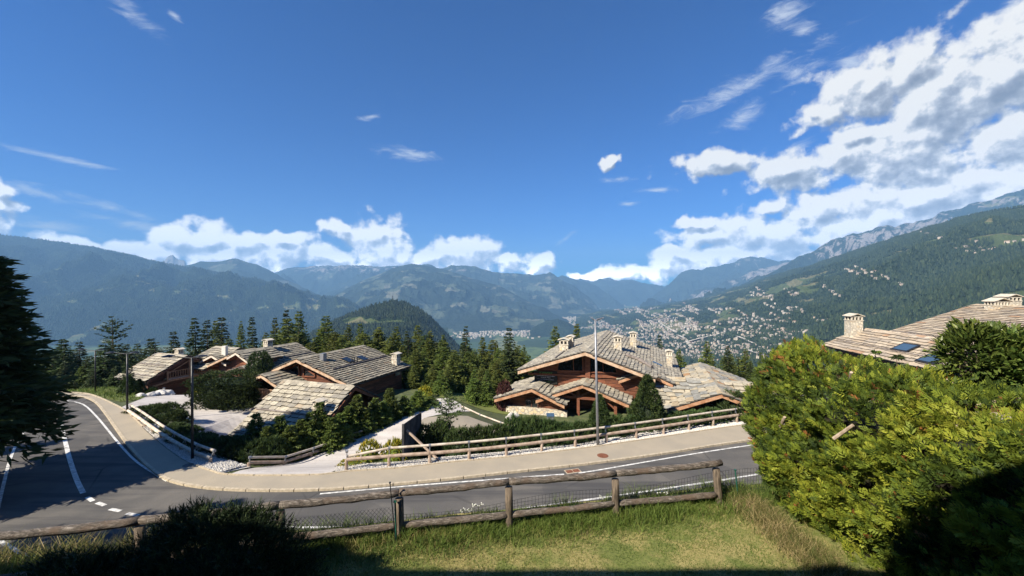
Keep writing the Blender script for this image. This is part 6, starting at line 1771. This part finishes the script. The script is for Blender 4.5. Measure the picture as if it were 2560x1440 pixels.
# ------- big dark spruce bush in the left foreground
def spiky(seed, rx, ry, h, n, ln, wd, mat):
    r = np.random.default_rng(seed)
    th = r.uniform(0, 2 * pi, n); f = r.uniform(0, 1, n)
    rr = np.sqrt(np.maximum(0, 1 - f ** 2.2)); q = rr * (1 + 0.10 * np.sin(5 * th) + 0.06 * np.sin(11 * th + f * 9)) * r.uniform(0.7, 1.03, n)
    P = np.stack([np.cos(th) * rx * q, np.sin(th) * ry * q, h * f * (0.95 + 0.1 * np.sin(th * 3))], 1)
    D = unit(np.stack([np.cos(th) * (0.9 - 0.5 * f), np.sin(th) * (0.9 - 0.5 * f), 0.35 + 0.9 * f], 1) + r.normal(0, 0.25, (n, 3)))
    # a shoot is a bottlebrush: 9 needles groups along its axis
    K = 9; Ls = ln * r.uniform(0.6, 1.3, n)
    a = (np.arange(K) + 0.5) / K
    PP = (P[:, None] + D[:, None] * (Ls[:, None] * a[None])[..., None]).reshape(-1, 3)
    DD = np.repeat(D, K, 0) * 0.8 + r.normal(0, 0.5, (n * K, 3)); t = np.repeat(0.3 + r.normal(0, 0.15, n), K) + r.normal(0, 0.12, n * K)
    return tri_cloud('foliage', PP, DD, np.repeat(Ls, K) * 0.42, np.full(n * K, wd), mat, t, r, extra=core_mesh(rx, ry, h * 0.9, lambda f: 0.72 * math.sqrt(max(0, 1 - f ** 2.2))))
SB1 = make_root('spruce_bush', (-4.45, 5.9, 5.98), 'large dark spruce bush in the shaded left foreground', 'shrub')
link('foliage', spiky(70, 1.45, 1.0, 1.58, 6500, 0.20, 0.014, M_SPRUCE), SB1); link('stem', STEM3, SB1).scale = (1, 1, 0.5)
SB2 = make_root('spruce_bush', (-6.1, 5.6, 5.98), 'low dark spruce bush at the bottom left corner', 'shrub')
link('foliage', spiky(71, 1.2, 0.9, 1.05, 2600, 0.2, 0.020, M_SPRUCE), SB2); link('stem', STEM, SB2)
SB3 = make_root('spruce_bush', (-3.75, 5.3, 5.98), 'low dark spruce tips at the bottom edge beside the lawn', 'shrub')
link('foliage', spiky(72, 0.9, 0.7, 0.8, 1500, 0.18, 0.020, M_SPRUCE), SB3); link('stem', STEM, SB3)

# ------- big tree at the left edge and the trees outside the frame that shade the road
BIGT = conifer_mesh(300, 16, 4.5, M_SPRUCE, 60, 18, 18, 9, 'big', (0.70, 0.17), z0f=0.27)
TR18 = trunk_mesh(16, 0.35)
bt = empty('spruce_tree', (-29.9, 20.6, 0.0), 0.4); tag(bt, 'huge dark spruce filling the left edge above the road', 'tree'); link('crown', BIGT, bt); link('trunk', TR18, bt)
for x, y, H, R_, lb in ((-30, 7.5, 17, 1.35, 'a'), (-37, 12, 17, 1.25, 'b'), (-27, 2.0, 18, 1.3, 'c'), (-44, 19, 13, 1.3, 'd')):
    tree('larch', x, y, H, R_, 'tall larch beyond the left edge that shades the road', 'larches shading the road', zb=max(0.0, gz(x, y)))

tree('fir', -11.3, 0.9, 9.2, 0.9, 'narrow unseen fir added left of the terrace to shade the spruce bush', None, zb=5.9)  # unseen tree, added so that its shadow falls on the foreground spruce bush
# ------- grasses
def blades(name, P, ln, wd, mat, tint, lean=0.35, seed=1, bend=True):
    r = np.random.default_rng(seed); n = len(P)
    D = unit(r.normal(0, lean, (n, 3)) * np.array([1, 1, 0]) + np.array([0, 0, 1]))
    S = unit(np.cross(D, r.normal(0, 1, (n, 3)))) * (wd[:, None] / 2)
    side = r.normal(0, 0.25, (n, 3)) * np.array([1, 1, 0]) * ln[:, None]
    m = P + D * ln[:, None] * 0.55
    V = np.stack([P - S, P + S, m + S * 0.8, m - S * 0.8, P + D * ln[:, None] + side], 1).reshape(-1, 3)
    b = (np.arange(n) * 5)[:, None]
    F = np.concatenate([b + [0, 1, 2], b + [0, 2, 3], b + [3, 2, 4]])
    return link(name, np_mesh(name, V, F, mat, np.concatenate([tint] * 3)))
def fencey(x): return 8.3 + 0.19 * x
r = np.random.default_rng(90)
n = 90000
x = r.uniform(-5.0, 6.2, n); y = 4.6 + (fencey(x) + 0.4 - 4.6) * r.uniform(0, 1, n) ** 0.8
keep = (np.abs(x) < y * 1.35); x = x[keep]; y = y[keep]; n = len(x)
dryness = fbm(x / 1.1, y / 1.1, 4, 15)
near_f = np.clip(1 - (fencey(x) - y) / 1.0, 0, 1)
ln = r.uniform(0.02, 0.05, n) + near_f ** 2 * r.uniform(0.0, 0.22, n)
tint = np.clip(0.62 + 0.55 * dryness + r.normal(0, 0.18, n) - 0.25 * near_f, 0, 1)
P = np.stack([x, y, lawn_z(x, y) - 0.005], 1)
tag(blades('lawn_grass', P, ln, np.full(n, 0.008), M_GRASS, tint, 0.5, 91), 'short half dry grass of the lawn', 'grass', kind='stuff')
n = 26000
x = r.uniform(-9, 6.5, n); y = fencey(x) + r.normal(0.1, 0.35, n)
x_ = x; keep = (y < ywall(x) - 0.38) & (fbm(x / 0.5, y / 0.5, 3, 19) > -0.55); x = x[keep]; y = y[keep]; n = len(x)
ln = r.uniform(0.10, 0.30, n) * (1 + 0.6 * fbm(x / 0.6, y / 0.6, 2, 20))
tag(blades('tall_grass', np.stack([x, y, lawn_z(x, y) - 0.01], 1), ln, np.full(n, 0.010), M_GRASS, np.clip(0.28 + r.normal(0, 0.2, n), 0, 1), 0.35, 92), 'tall green grass at the foot of the log fence', 'grass', kind='stuff')
n = 11000
t = r.uniform(0, 1, n); x = 5.45 + 0.25 * t + r.normal(-0.12, 0.22, n); y = 9.4 - 5.2 * t
tag(blades('dry_grass', np.stack([x, y, lawn_z(x, y) - 0.01], 1), r.uniform(0.08, 0.36, n), np.full(n, 0.007), M_DRY, np.clip(r.normal(0.35, 0.35, n) + 0.3 * fbm(x / 0.3, y / 0.3, 2, 66), 0, 1), 0.55, 93), 'straw coloured tall grass along the foot of the hedge', 'grass', kind='stuff')
n = 9000
x = r.uniform(-13, -5.2, n); y = r.uniform(0.0, 1.0, n) * 1.4 + fencey(x) - 0.3; keep = y < ywall(x) - 0.38; x = x[keep]; y = y[keep]; n = len(x)
tag(blades('weeds', np.stack([x, y, lawn_z(x, y) - 0.01], 1), r.uniform(0.15, 0.62, n) * (0.5 + 0.5 * (fbm(x / .5, y / .5, 2, 5) > 0)), np.full(n, 0.014), M_DRY, np.clip(r.normal(0.25, 0.25, n), 0, 1), 0.45, 94), 'yellowish flowering weeds behind the fence at the lower left', 'weeds', kind='stuff')
n = 30000
vp = [G(215,985), W(250,994,40.4), W(300,1012,38.8), W(345,1003,40), W(400,992,46), W(350,962,58), W(250,940,70), W(170,955,62), W(140,976,48)]
x = r.uniform(min(p.x for p in vp), max(p.x for p in vp), n); y = r.uniform(min(p.y for p in vp), max(p.y for p in vp), n); k = in_poly(x, y, vp); x = x[k]; y = y[k]; n = len(x)
tag(blades('verge_grass', np.stack([x, y, terrain(x, y) + 0.02], 1), r.uniform(0.15, 0.45, n), np.full(n, 0.05), M_GRASS, np.clip(r.normal(0.35, 0.2, n), 0, 1), 0.4, 95), 'long green grass on the verge of the bend', 'grass', kind='stuff')
# umbels
for px, py, Y, ul in ((1510,1243,8.9,'white umbel stalk just left of the fourth visible fence post'),(1690,1222,9.5,'tallest white umbel stalk, left of the last fence post'),(1655,1232,9.3,'white umbel stalk left of the tallest umbel'),(1195,1262,8.9,'thin white umbel stalk left of the middle fence post'),(1165,1275,8.8,'lowest white umbel stalk, leftmost behind the wire mesh')):
    p = W(px, py, Y); o = make_root('umbel_plant', (p.x, p.y, 6.0), ul, 'plant', 'umbel stalks behind the fence')
    h = p.z - 6.0; m = MB(); m.tube([(0, 0, 0), (0.02, 0, h * 0.6), (0, 0, h)], [0.008, 0.005, 0.003], 4, 0.5)
    for k in range(5):
        a = rnd.uniform(0, 6.28); m.tube([(0, 0, h * 0.8), (math.cos(a) * 0.1, math.sin(a) * 0.05, h + rnd.uniform(-.03, .03))], [0.003, 0.002], 3, 0.5)
    m.build('stalk', M_GRASS, o)
    m = MB()
    for k in range(16): m.box((rnd.uniform(-.13, .13), rnd.uniform(-.05, .05), h + rnd.uniform(-.02, .03)), (0.02, 0.02, 0.008))
    m.build('umbel_flowers', M_WHITE_FLOWER, o)['kind'] = 'stuff'

# ------- white pebbles beside the pavement
def rocks(name, X, Y_, Z, size, mat, label, seed):
    r = np.random.default_rng(seed); n = len(X)
    base = np.array([(1, 0, 0), (-1, 0, 0), (0, 1, 0), (0, -1, 0), (0, 0, 1), (0, 0, -1)], float)
    F0 = np.array([(0, 2, 4), (2, 1, 4), (1, 3, 4), (3, 0, 4), (2, 0, 5), (1, 2, 5), (3, 1, 5), (0, 3, 5)])
    a = r.uniform(0, 6.28, n); c, s_ = np.cos(a), np.sin(a)
    sc = size[:, None, None] * r.uniform(0.6, 1.2, (n, 6, 1)) * r.uniform(0.7, 1.3, (n, 1, 3)) * np.array([1, 1, 0.75])
    V = base[None] * sc + r.normal(0, 0.15, (n, 6, 3)) * size[:, None, None]
    Vx = V[..., 0] * c[:, None] - V[..., 1] * s_[:, None]; Vy = V[..., 0] * s_[:, None] + V[..., 1] * c[:, None]
    V = np.stack([Vx + X[:, None], Vy + Y_[:, None], V[..., 2] + Z[:, None]], -1).reshape(-1, 3)
    F = (F0[None] + (np.arange(n) * 6)[:, None, None]).reshape(-1, 3)
    o = link(name, np_mesh(name, V, F, mat)); tag(o, label, 'gravel', kind='stuff'); return o
def strip_points(line, a0, a1, w0, w1, n, seed):
    r = np.random.default_rng(seed); L = np.concatenate([[0], np.cumsum([(line[i + 1] - line[i]).length for i in range(len(line) - 1)])])
    t = r.uniform(a0, a1, n); X = np.interp(t, L, [p.x for p in line]); Yy = np.interp(t, L, [p.y for p in line])
    X2 = np.interp(t + 0.3, L, [p.x for p in line]); Y2 = np.interp(t + 0.3, L, [p.y for p in line])
    dx, dy = X2 - X, Y2 - Yy; l = np.hypot(dx, dy) + 1e-9; w = w0 + (w1 - w0) * r.uniform(0, 1, n) ** 1.2
    return X - dy / l * w, Yy + dx / l * w
LB = line_len(BACKS)
def arc_at(p):
    best = (1e9, 0); L = 0
    for i in range(len(BACKS) - 1):
        d = (BACKS[i] - p).length
        if d < best[0]: best = (d, L)
        L += (BACKS[i + 1] - BACKS[i]).length
    return best[1]
aL0, aL1 = arc_at(G(325,1040)), arc_at(G(540,1186)); aR0, aR1 = arc_at(G(835,1188)), arc_at(G(1880,1064))
for nm, a0, a1, n, sd, lb, w1 in (('pebble_bed', aL0, aL1, 9000, 31, 'pale pebbles between the pavement and the left rail', 1.9), ('pebble_bed', aR0, aR1 + 2, 15000, 32, 'white pebbles between the pavement and the right rail', 1.7)):
    X, Yy = strip_points(BACKS, a0, a1, 0.08, w1, n, sd)
    rr = np.random.default_rng(sd); sz = rr.uniform(0.03, 0.075, n)
    k = terrain(X, Yy)
    rocks(nm, X, Yy, k + 0.12, sz, M_PEBBLE, lb, sd + 5)
    line = cut_line(BACKS, a0, a1)
    A = offset_line(line, -0.05); B_ = offset_line(line, -w1)
    vs = []
    for p, q in zip(A, B_): vs += [(p.x, p.y, 0.09), (q.x, q.y, gz(q.x, q.y) + 0.10)]
    mb = MB(); mb.add(vs, [(2 * i, 2 * i + 2, 2 * i + 3, 2 * i + 1) for i in range(len(line) - 1)]); tag(mb.build('pebble_ground', M_PEBBLE), kind='structure')

# boulders
def boulder(px, py, Y, sx, sy, sz, label, mat, seed):
    import bmesh
    bm = bmesh.new(); bmesh.ops.create_icosphere(bm, subdivisions=3, radius=1); rr = random.Random(seed)
    o = [rr.uniform(-9, 9) for _ in range(3)]
    from mathutils import noise
    for v in bm.verts:
        k = 1 + 0.35 * noise.noise(v.co * 1.3 + Vector(o)) + 0.12 * noise.noise(v.co * 3.5 + Vector(o))
        v.co = Vector((v.co.x * sx * k, v.co.y * sy * k, v.co.z * sz * k))
    me = bpy.data.meshes.new('boulder'); bm.to_mesh(me); bm.free(); me.materials.append(mat)
    p = W(px, py, Y); q = link('boulder', me); q.location = (p.x, p.y, gz(p.x, p.y) + sz * 0.45); q.rotation_euler = (0, 0, rr.uniform(0, 3))
    tag(q, label, 'boulder')
for a_ in ((414,988,45,0.8,0.6,0.55,'white jagged boulder at the right end of the forecourt rocks',M_BOULDER,1),(402,992,44,0.7,0.6,0.4,'white boulder in the middle of the forecourt rocks',M_BOULDER,2),(380,994,43,0.9,0.5,0.3,'flat pale boulder at the left end of the forecourt rocks',M_BOULDER,3),
           (394,982,47,1.0,0.8,0.5,'rounded dark brown boulder behind the white forecourt rocks',M_BOULDER_DARK,4),(352,994,42,0.5,0.4,0.25,'small pale rock at the grass edge near the forecourt',M_BOULDER,9),
           (452,1052,33.0,0.5,0.6,0.35,'uppermost white boulder beside the left pine bed',M_BOULDER,5),(468,1066,31.8,0.6,0.5,0.4,'second white boulder beside the left pine bed',M_BOULDER,6),(488,1078,30.6,0.6,0.5,0.4,'third white boulder beside the left pine bed, right of the lamp post',M_BOULDER,7),(505,1086,30,0.5,0.5,0.3,'lowest white boulder beside the left pine bed',M_BOULDER,8),
           (1280,1046,39,0.7,0.4,0.5,'large pink grey rock at the left end of the stone base',M_BOULDER,10)):
    boulder(*a_)

# ------------------------------------------------------------------ fences, lamps, small things
def rail_fence(name, line, label, a0, a1, step, zlow, ztop, off, th_top=0.075, th_low=0.105, slope_start=False, top_gap=None, low_mat=None):
    o = make_root(name, (0, 0, 0), label, 'fence')
    p0 = cut_line(line, a0, a0 + 0.2)[0]; o.location = (p0.x, p0.y, gz(p0.x, p0.y)); lc = Vector(o.location)
    pts = []; a = a0
    while a <= a1 + 1e-6: pts.append(cut_line(line, a, a + 0.1)[0]); a += step
    zs = [max(gz(p.x, p.y), -3) + 0.04 for p in pts]
    nrm = offset_line(pts, off)
    for i, (p, z) in enumerate(zip(pts, zs)):
        m = MB(); m.tube([p + Vector((0, 0, z - 0.3)), p + Vector((rnd.uniform(-.02, .02), 0, z + zlow))], 0.10, 8); m.v = [tuple(Vector(v) - lc) for v in m.v]; m.build('post', M_RAILLOW, o, smooth=False)
        m = MB(); q = nrm[i]; m.bar(p + Vector((0, 0, z + zlow)), q + Vector((0, 0, z + ztop)), 0.03, 0.03); m.bar(q + Vector((0, 0, z + ztop - 0.30)), q + Vector((0, 0, z + ztop - 0.02)), 0.04, 0.04); m.v = [tuple(Vector(v) - lc) for v in m.v]; m.build('bracket', M_METAL_GREY, o)
        m = MB(); d = (pts[min(i + 1, len(pts) - 1)] - pts[max(0, i - 1)]).normalized(); m.tube([q - d * 0.07 + Vector((0, 0, z + ztop)), q + d * 0.07 + Vector((0, 0, z + ztop))], th_top + 0.012, 10); m.v = [tuple(Vector(v) - lc) for v in m.v]; m.build('clamp', M_METAL_GREY, o)
    for i in range(len(pts) - 1):
        a = pts[i] + Vector((0, 0, zs[i] + zlow)); b = pts[i + 1] + Vector((0, 0, zs[i + 1] + zlow)); e = (b - a).normalized() * 0.01
        m = MB(); m.tube([a + e, a.lerp(b, .5) + Vector((0, 0, rnd.uniform(-.01, .01))), b - e], [th_low * rnd.uniform(.95, 1.05), th_low, th_low * rnd.uniform(.95, 1.05)], 9); m.v = [tuple(Vector(v) - lc) for v in m.v]; m.build('lower_rail', low_mat or M_RAILLOW, o)
        if top_gap and top_gap(i): continue
        za = ztop if not (slope_start and i == 0) else zlow + 0.12
        a = nrm[i] + Vector((0, 0, zs[i] + za)); b = nrm[i + 1] + Vector((0, 0, zs[i + 1] + ztop)); e = (b - a).normalized() * 0.01
        m = MB(); m.tube([a + e, b - e], th_top, 9); m.v = [tuple(Vector(v) - lc) for v in m.v]; m.build('top_rail', M_RAIL, o)
    return o
FR = [G(866,1177), G(955,1168), G(1036,1163), G(1117,1157), G(1200,1149), G(1284,1139), G(1369,1128), G(1450,1118), G(1530,1107), G(1608,1096), G(1684,1084), G(1760,1071), G(1835,1060), G(1900,1050)]
rail_fence('roadside_rail', FR, 'long double timber rail with metal clamps along the right pavement', 0.0, line_len(FR) - 0.1, line_len(FR) / 13.05, 0.68, 1.12, -0.16, slope_start=True)
FL = smooth_line([W(318,1043,35.0), W(345,1062,32.8), W(400,1103,29.4), W(450,1134,27.2), W(500,1160,25.6), W(545,1172,24.9), W(588,1177,24.6)], 0.3)
rail_fence('roadside_rail', FL, 'weathered double timber rail around the left pine bed', 0.0, line_len(FL) - 0.1, line_len(FL) / 10.02, 0.62, 1.02, -0.22, 0.085, 0.115, low_mat=M_RAIL)
FM = smooth_line([W(622,1168,25.3), W(700,1150,26.6), W(770,1122,28.4), W(850,1094,30.8), W(930,1066,33.8), W(1010,1036,37.6), W(1088,1010,41.5)], 0.3)
rail_fence('drive_rail', FM, 'shaded double timber rail climbing along the left side of the gravel drive', 0.0, line_len(FM) - 0.1, line_len(FM) / 9.02, 0.62, 1.02, 0.22)
FO = smooth_line([W(1150,1016,40.5), W(1210,1030,38.6), W(1290,1052,36.4), W(1360,1075,34.2)], 0.3)
rail_fence('drive_rail', FO, 'pale double timber rail between drive and garden lawn, left of the sale chalet', 0.0, line_len(FO) - 0.1, line_len(FO) / 4.02, 0.62, 1.02, -0.2)

def street_lamp(px, pytop, pybase, label, heads, mat, arm=0.9, r0=0.075, lean=0.0, Y=None, cap='saucer'):
    p = G(px, pybase, 0.0) if Y is None else W(px, pybase, Y)
    H = (pybase - pytop) / FPX * p.y
    o = make_root('street_lamp', p, label, 'lamp post'); o.rotation_euler = (0, lean, 0)
    m = MB(); m.tube([(0, 0, -0.3), (0, 0, H * 0.5), (0, 0, H)], [r0, r0 * 0.85, r0 * 0.7], 10); m.build('pole', mat, o, smooth=True)
    for sd, L in heads:
        m = MB(); m.tube([(0, 0, H - 0.05), (sd * L * 0.5, 0, H + 0.02), (sd * L, 0, H + 0.10)], [0.035, 0.03, 0.025], 6); m.build('arm', mat, o)
        c = Vector((sd * (L + 0.25), 0, H + 0.10)); m = MB()
        if cap == 'saucer':
            n = 14
            rings = [(0.03, 0.10), (0.30, 0.02), (0.36, -0.03), (0.05, -0.05)]
            vs = [(c.x + math.cos(2 * pi * k / n) * rr_, c.y + math.sin(2 * pi * k / n) * rr_, c.z + zz_) for rr_, zz_ in rings for k in range(n)]
            m.add(vs, [(j * n + k, j * n + (k + 1) % n, (j + 1) * n + (k + 1) % n, (j + 1) * n + k) for j in range(3) for k in range(n)] + [tuple(range(3 * n, 4 * n))])
        else:
            m.bar(Vector((sd * 0.1, 0, H + 0.06)), Vector((sd * (L + 0.1), 0, H + 0.16)), 0.16, 0.05)
        m.build('lamp_head', mat, o, fix=True)
street_lamp(1495, 800, 1117, 'tall grey street lamp with two short flat heads on the right pebble strip', ((-1, 0.2), (1, 0.5)), M_METAL_GREY, r0=0.10, lean=-0.022, cap='flat')
street_lamp(481, 894, 1150, 'black street lamp with saucer head in front of the forecourt', ((-1, 1.25), (1, 0.35)), M_METAL_DARK, r0=0.085, lean=-0.004)
street_lamp(318, 884, 1036, 'black street lamp where the pavement opens to the forecourt', ((-1, 1.2), (1, 0.35)), M_METAL_DARK, r0=0.085)
street_lamp(238, 876, 984, 'thin far street lamp on the grass verge of the bend', ((-1, 1.2), (1, 0.35)), M_METAL_DARK, r0=0.07, Y=44)

# log fence of the lawn
LF = make_root('log_fence', (0, 8.3, 6.0), 'weathered round log fence along the edge of the lawn', 'fence'); lf = Vector(LF.location)
posts_x = [(-8.9, 0), (-6.5, 6.86), (-4.33, 7.45), (-2.18, 7.9), (0.0, 8.36), (2.22, 8.75), (4.68, 9.2)]
def lfp(px, py, Y): return W(px, py, Y) - lf
P_ = [(-120,1352,6.35),(350,1302,6.98),(700,1263,7.47),(998,1232,7.94),(1272,1204,8.35),(1538,1184,8.75),(1790,1158,9.2)]
Q_ = [(-120,1462,6.35),(350,1400,6.98),(700,1346,7.47),(998,1312,7.94),(1272,1286,8.35),(1538,1258,8.75),(1790,1236,9.2)]
for i in range(6):
    for (A, nm, rad) in ((P_, 'top_rail', 0.070), (Q_, 'lower_rail', 0.066)):
        a = lfp(*A[i]); b = lfp(*A[i + 1])
        if i == 5 and nm == 'top_rail': b = b + (b - a).normalized() * 0.14
        pts = [a.lerp(b, k / 12) + Vector((0, rnd.uniform(-.006, .006), rnd.uniform(-.008, .008) - 0.02 * math.sin(k / 12 * pi))) for k in range(13)]
        m = MB(); m.tube(pts, [rad * rnd.uniform(0.9, 1.1) for _ in pts], 12, jit=0.09); m.build(nm, M_LOG, LF, smooth=True)
for (px, py, Y), (_, _, _) in zip(P_[1:], Q_[1:]):
    top = lfp(px, py + 14, Y); lean = rnd.uniform(-.01, .01) + (0.10 if px > 1700 else 0.03)
    bot = Vector((top.x + lean, top.y, -0.25)); m = MB()
    m.tube([bot, bot.lerp(top, .35) , bot.lerp(top, .7), top], [0.092, 0.085, 0.082, 0.080], 12, jit=0.04); m.build('post', M_POST, LF, smooth=True)
# wire netting
def grid_wire(name, x0, x1, zfun0, zfun1, sp, parent, diamond=False, rad=0.0032):
    m = MB(); 
    def yy(x): return float(np.interp(x, [-8.3, -6.46, -4.33, -2.24, -0.07, 2.26, 4.7, 7], [6.5, 6.98, 7.47, 7.94, 8.35, 8.75, 9.2, 9.7])) + 0.10
    if not diamond:
        x = x0
        while x < x1:
            m.tube([Vector((x, yy(x), zfun0(x))), Vector((x + rnd.uniform(-.01, .01), yy(x), zfun1(x)))], rad, 3, cap=False); x += sp
        for k in range(8):
            pts = []; x = x0
            while x <= x1 + 0.01: pts.append(Vector((x, yy(x), zfun0(x) + (zfun1(x) - zfun0(x)) * k / 7))); x += 0.25
            m.tube(pts, rad, 3, cap=False)
    else:
        L = x1 - x0; n = int(L / sp)
        for sg in (-1, 1):
            for i in range(-8, n + 8):
                xa = x0 + i * sp; z0_ = zfun0(xa); h = zfun1(x0) - zfun0(x0)
                pts = []
                for k in range(2):
                    z = k * h; x = xa + sg * z * 0.85
                    pts.append((x, z))
                (xa_, za_), (xb_, zb_) = pts
                ta = 0; tb = 1
                def cl(x): return (x - xa_) / (xb_ - xa_)
                lo = min(cl(x0), cl(x1)); hi = max(cl(x0), cl(x1)); lo = max(0, lo); hi = min(1, hi)
                if hi <= lo: continue
                p = [xa_ + (xb_ - xa_) * lo, za_ + (zb_ - za_) * lo]; q = [xa_ + (xb_ - xa_) * hi, za_ + (zb_ - za_) * hi]
                m.tube([Vector((p[0], yy(p[0]), zfun0(p[0]) + p[1])), Vector((q[0], yy(q[0]), zfun0(q[0]) + q[1]))], rad, 3, cap=False)
    lc = Vector(parent.location); m.v = [tuple(Vector(v) - lc) for v in m.v]
    m.build(name, M_METAL_DARK, parent)['kind'] = 'stuff'
grid_wire('welded_wire_mesh', -2.2, 6.2, lambda x: 6.02, lambda x: 6.50 + 0.05 * math.sin(x * 1.6) + 0.035 * x, 0.075, LF)
grid_wire('chain_link_mesh', -8.2, -2.25, lambda x: 6.02, lambda x: 6.62, 0.075, LF, True)
def stake(px, py0, py1, Y, r_, mat, label, dx=0):
    a = W(px + dx, py1, Y); b = W(px, py0, Y); o = make_root('fence_stake', a, label, 'stake')
    m = MB(); m.tube([Vector((0, 0, -0.2)), b - a], r_, 6); m.build('stake_rod', mat, o)
    m = MB(); m.box(b - a + Vector((0, 0, 0.01)), (r_ * 3, r_ * 3, 0.025)); m.build('stake_cap', mat, o)
stake(975, 1208, 1372, 7.75, 0.011, M_METAL_DARK, 'thin dark metal stake leaning on the third post of the log fence', 18)
stake(988, 1255, 1374, 7.8, 0.018, M_METAL_GREEN, 'green painted angle stake beside the dark post', 4)
stake(1838, 1176, 1282, 9.35, 0.014, M_METAL_GREEN, 'thin green stake right of the end of the log fence', 14)
p = W(1745, 1276, 9.75); o = make_root('stone_marker', p, 'small pale crazy paved stone pier behind the lower log rail', 'stone pier'); m = MB(); m.box((0, 0, 0.10), (0.26, 0.2, 0.34)); m.build('pier', M_STONE, o)

# grey board panel seen edge on
p0 = W(1008, 1156, 26.1); loc = Vector(p0)
GP = make_root('board_panel', loc, 'tall grey board panel seen almost edge on with slanting wooden props', 'screen')
d = (Vector((-6.55, 28.6, 0)) - Vector((p0.x, p0.y, 0))).normalized(); zt = 11 - (1062 - 720) / 1000 * 26.1
for k in range(7):
    m = MB(); a = d * (0.03 + k * 0.36); m.box(a + d * 0.17 + Vector((0, 0, (zt - p0.z) / 2 + 0.12)), (0.345, 0.04, (zt - p0.z) - 0.2), Matrix.Rotation(math.atan2(d.y, d.x), 3, 'Z'), rnd.random()); m.build('board', M_GREYWOOD, GP)
for a in (0.0, 2.55):
    m = MB(); m.bar(d * a + Vector((0, 0, -0.3)), d * a + Vector((0, 0, zt - p0.z + 0.04)), 0.14, 0.14, up=(1, 0, 0)); m.build('post', M_GREYWOOD, GP)
for a, x1, z1 in ((0.3, 2.9, 0),):
    m = MB(); q = d * a + Vector((0.08, 0, 2.0)); m.bar(q, Vector((q.x + x1, q.y - 1.2, 0.0)), 0.10, 0.12); m.build('prop', M_RAILLOW, GP)
# letter box, low wall lamp, manhole, drain, bollard
p = W(1376, 1056, 36.5); o = make_root('letter_box', p, 'blue grey metal letter box with sloping lid beside the porch', 'letter box')
m = MB(); m.box((0, 0, 0.35), (0.6, 0.35, 0.5)); m.build('box', M_METAL_GREY, o); m = MB(); m.prism([Vector((-.36, -.25, .60)), Vector((.36, -.25, .60)), Vector((.36, .25, .75)), Vector((-.36, .25, .75))], (0, 0, .03)); m.build('lid', M_SKYLIGHT, o, fix=True); m = MB(); m.tube([(0, 0, -0.5), (0, 0, 0.1)], 0.05, 6); m.build('stand', M_METAL_GREY, o)
p = W(410, 990, 45.5); o = make_root('bollard_light', p, 'short white bollard light beside the white boulders', 'bollard'); m = MB(); m.tube([(0, 0, -0.2), (0, 0, 0.85)], 0.09, 8); m.build('post', M_PLASTER, o); m = MB(); m.tube([(0, 0, 0.85), (0, 0, 0.92)], 0.12, 8); m.build('cap', M_METAL_GREY, o)
p = G(1507, 1139, RAISE); o = make_root('manhole_cover', p, 'round rusty manhole cover in the right pavement', 'manhole cover')
m = MB(); m.tube([(0, 0, -0.05), (0, 0, 0.008)], 0.36, 20); m.build('frame_ring', M_RUST, o); m = MB(); m.tube([(0, 0, 0.0), (0, 0, 0.014)], 0.30, 20); m.build('lid', M_RUST, o)
p = G(1432, 1178, 0); o = make_root('road_drain', p, 'square rusty drain grate in the road gutter', 'drain'); o.rotation_euler = (0, 0, 0.28)
m = MB(); m.box((0, 0, 0), (0.95, 0.5, 0.016)); m.build('frame', M_KERB, o)
for k in range(2): m = MB(); m.box((-0.22 + 0.44 * k, 0, 0.012), (0.40, 0.36, 0.012)); m.build('grate', M_RUST, o)
p = G(528, 1172, 0.05); o = make_root('manhole_cover', W(470,1168,24.6), 'small manhole cover in the shaded left pavement', 'manhole cover'); o.location.z = RAISE; m = MB(); m.tube([(0, 0, -0.05), (0, 0, 0.01)], 0.28, 16); m.build('lid', M_METAL_DARK, o)

# ------------------------------------------------------------------ the house the picture is taken from (behind the camera)
HS = make_root('terrace_house', (-3, -6, 6.0), 'house with the terrace the view is taken from, behind the camera', 'house')
hl = Vector(HS.location)
def hp(mb, nm, mat, fix=False): mb.v = [tuple(Vector(v) - hl) for v in mb.v]; return mb.build(nm, mat, HS, fix=fix)
m = MB(); m.box((-4, -6.6, 9.6), (24, 10, 8.4)); hp(m, 'wall', M_PLASTER)
m = MB(); m.prism([Vector((-17.3, 0.3, 14.75)), Vector((9.0, 0.3, 14.75)), Vector((9.0, -6.5, 17.2)), Vector((-17.3, -6.5, 17.2))], (0, 0, 0.25)); m.prism([Vector((-17.3, -13.3, 14.75)), Vector((9.0, -13.3, 14.75)), Vector((9.0, -6.5, 17.2)), Vector((-17.3, -6.5, 17.2))], (0, 0, 0.25)); hp(m, 'roof', M_SLATE, True)
m = MB(); m.box((-4, -0.75, 9.35), (24, 1.7, 0.2)); hp(m, 'terrace_floor', M_CONCRETE)
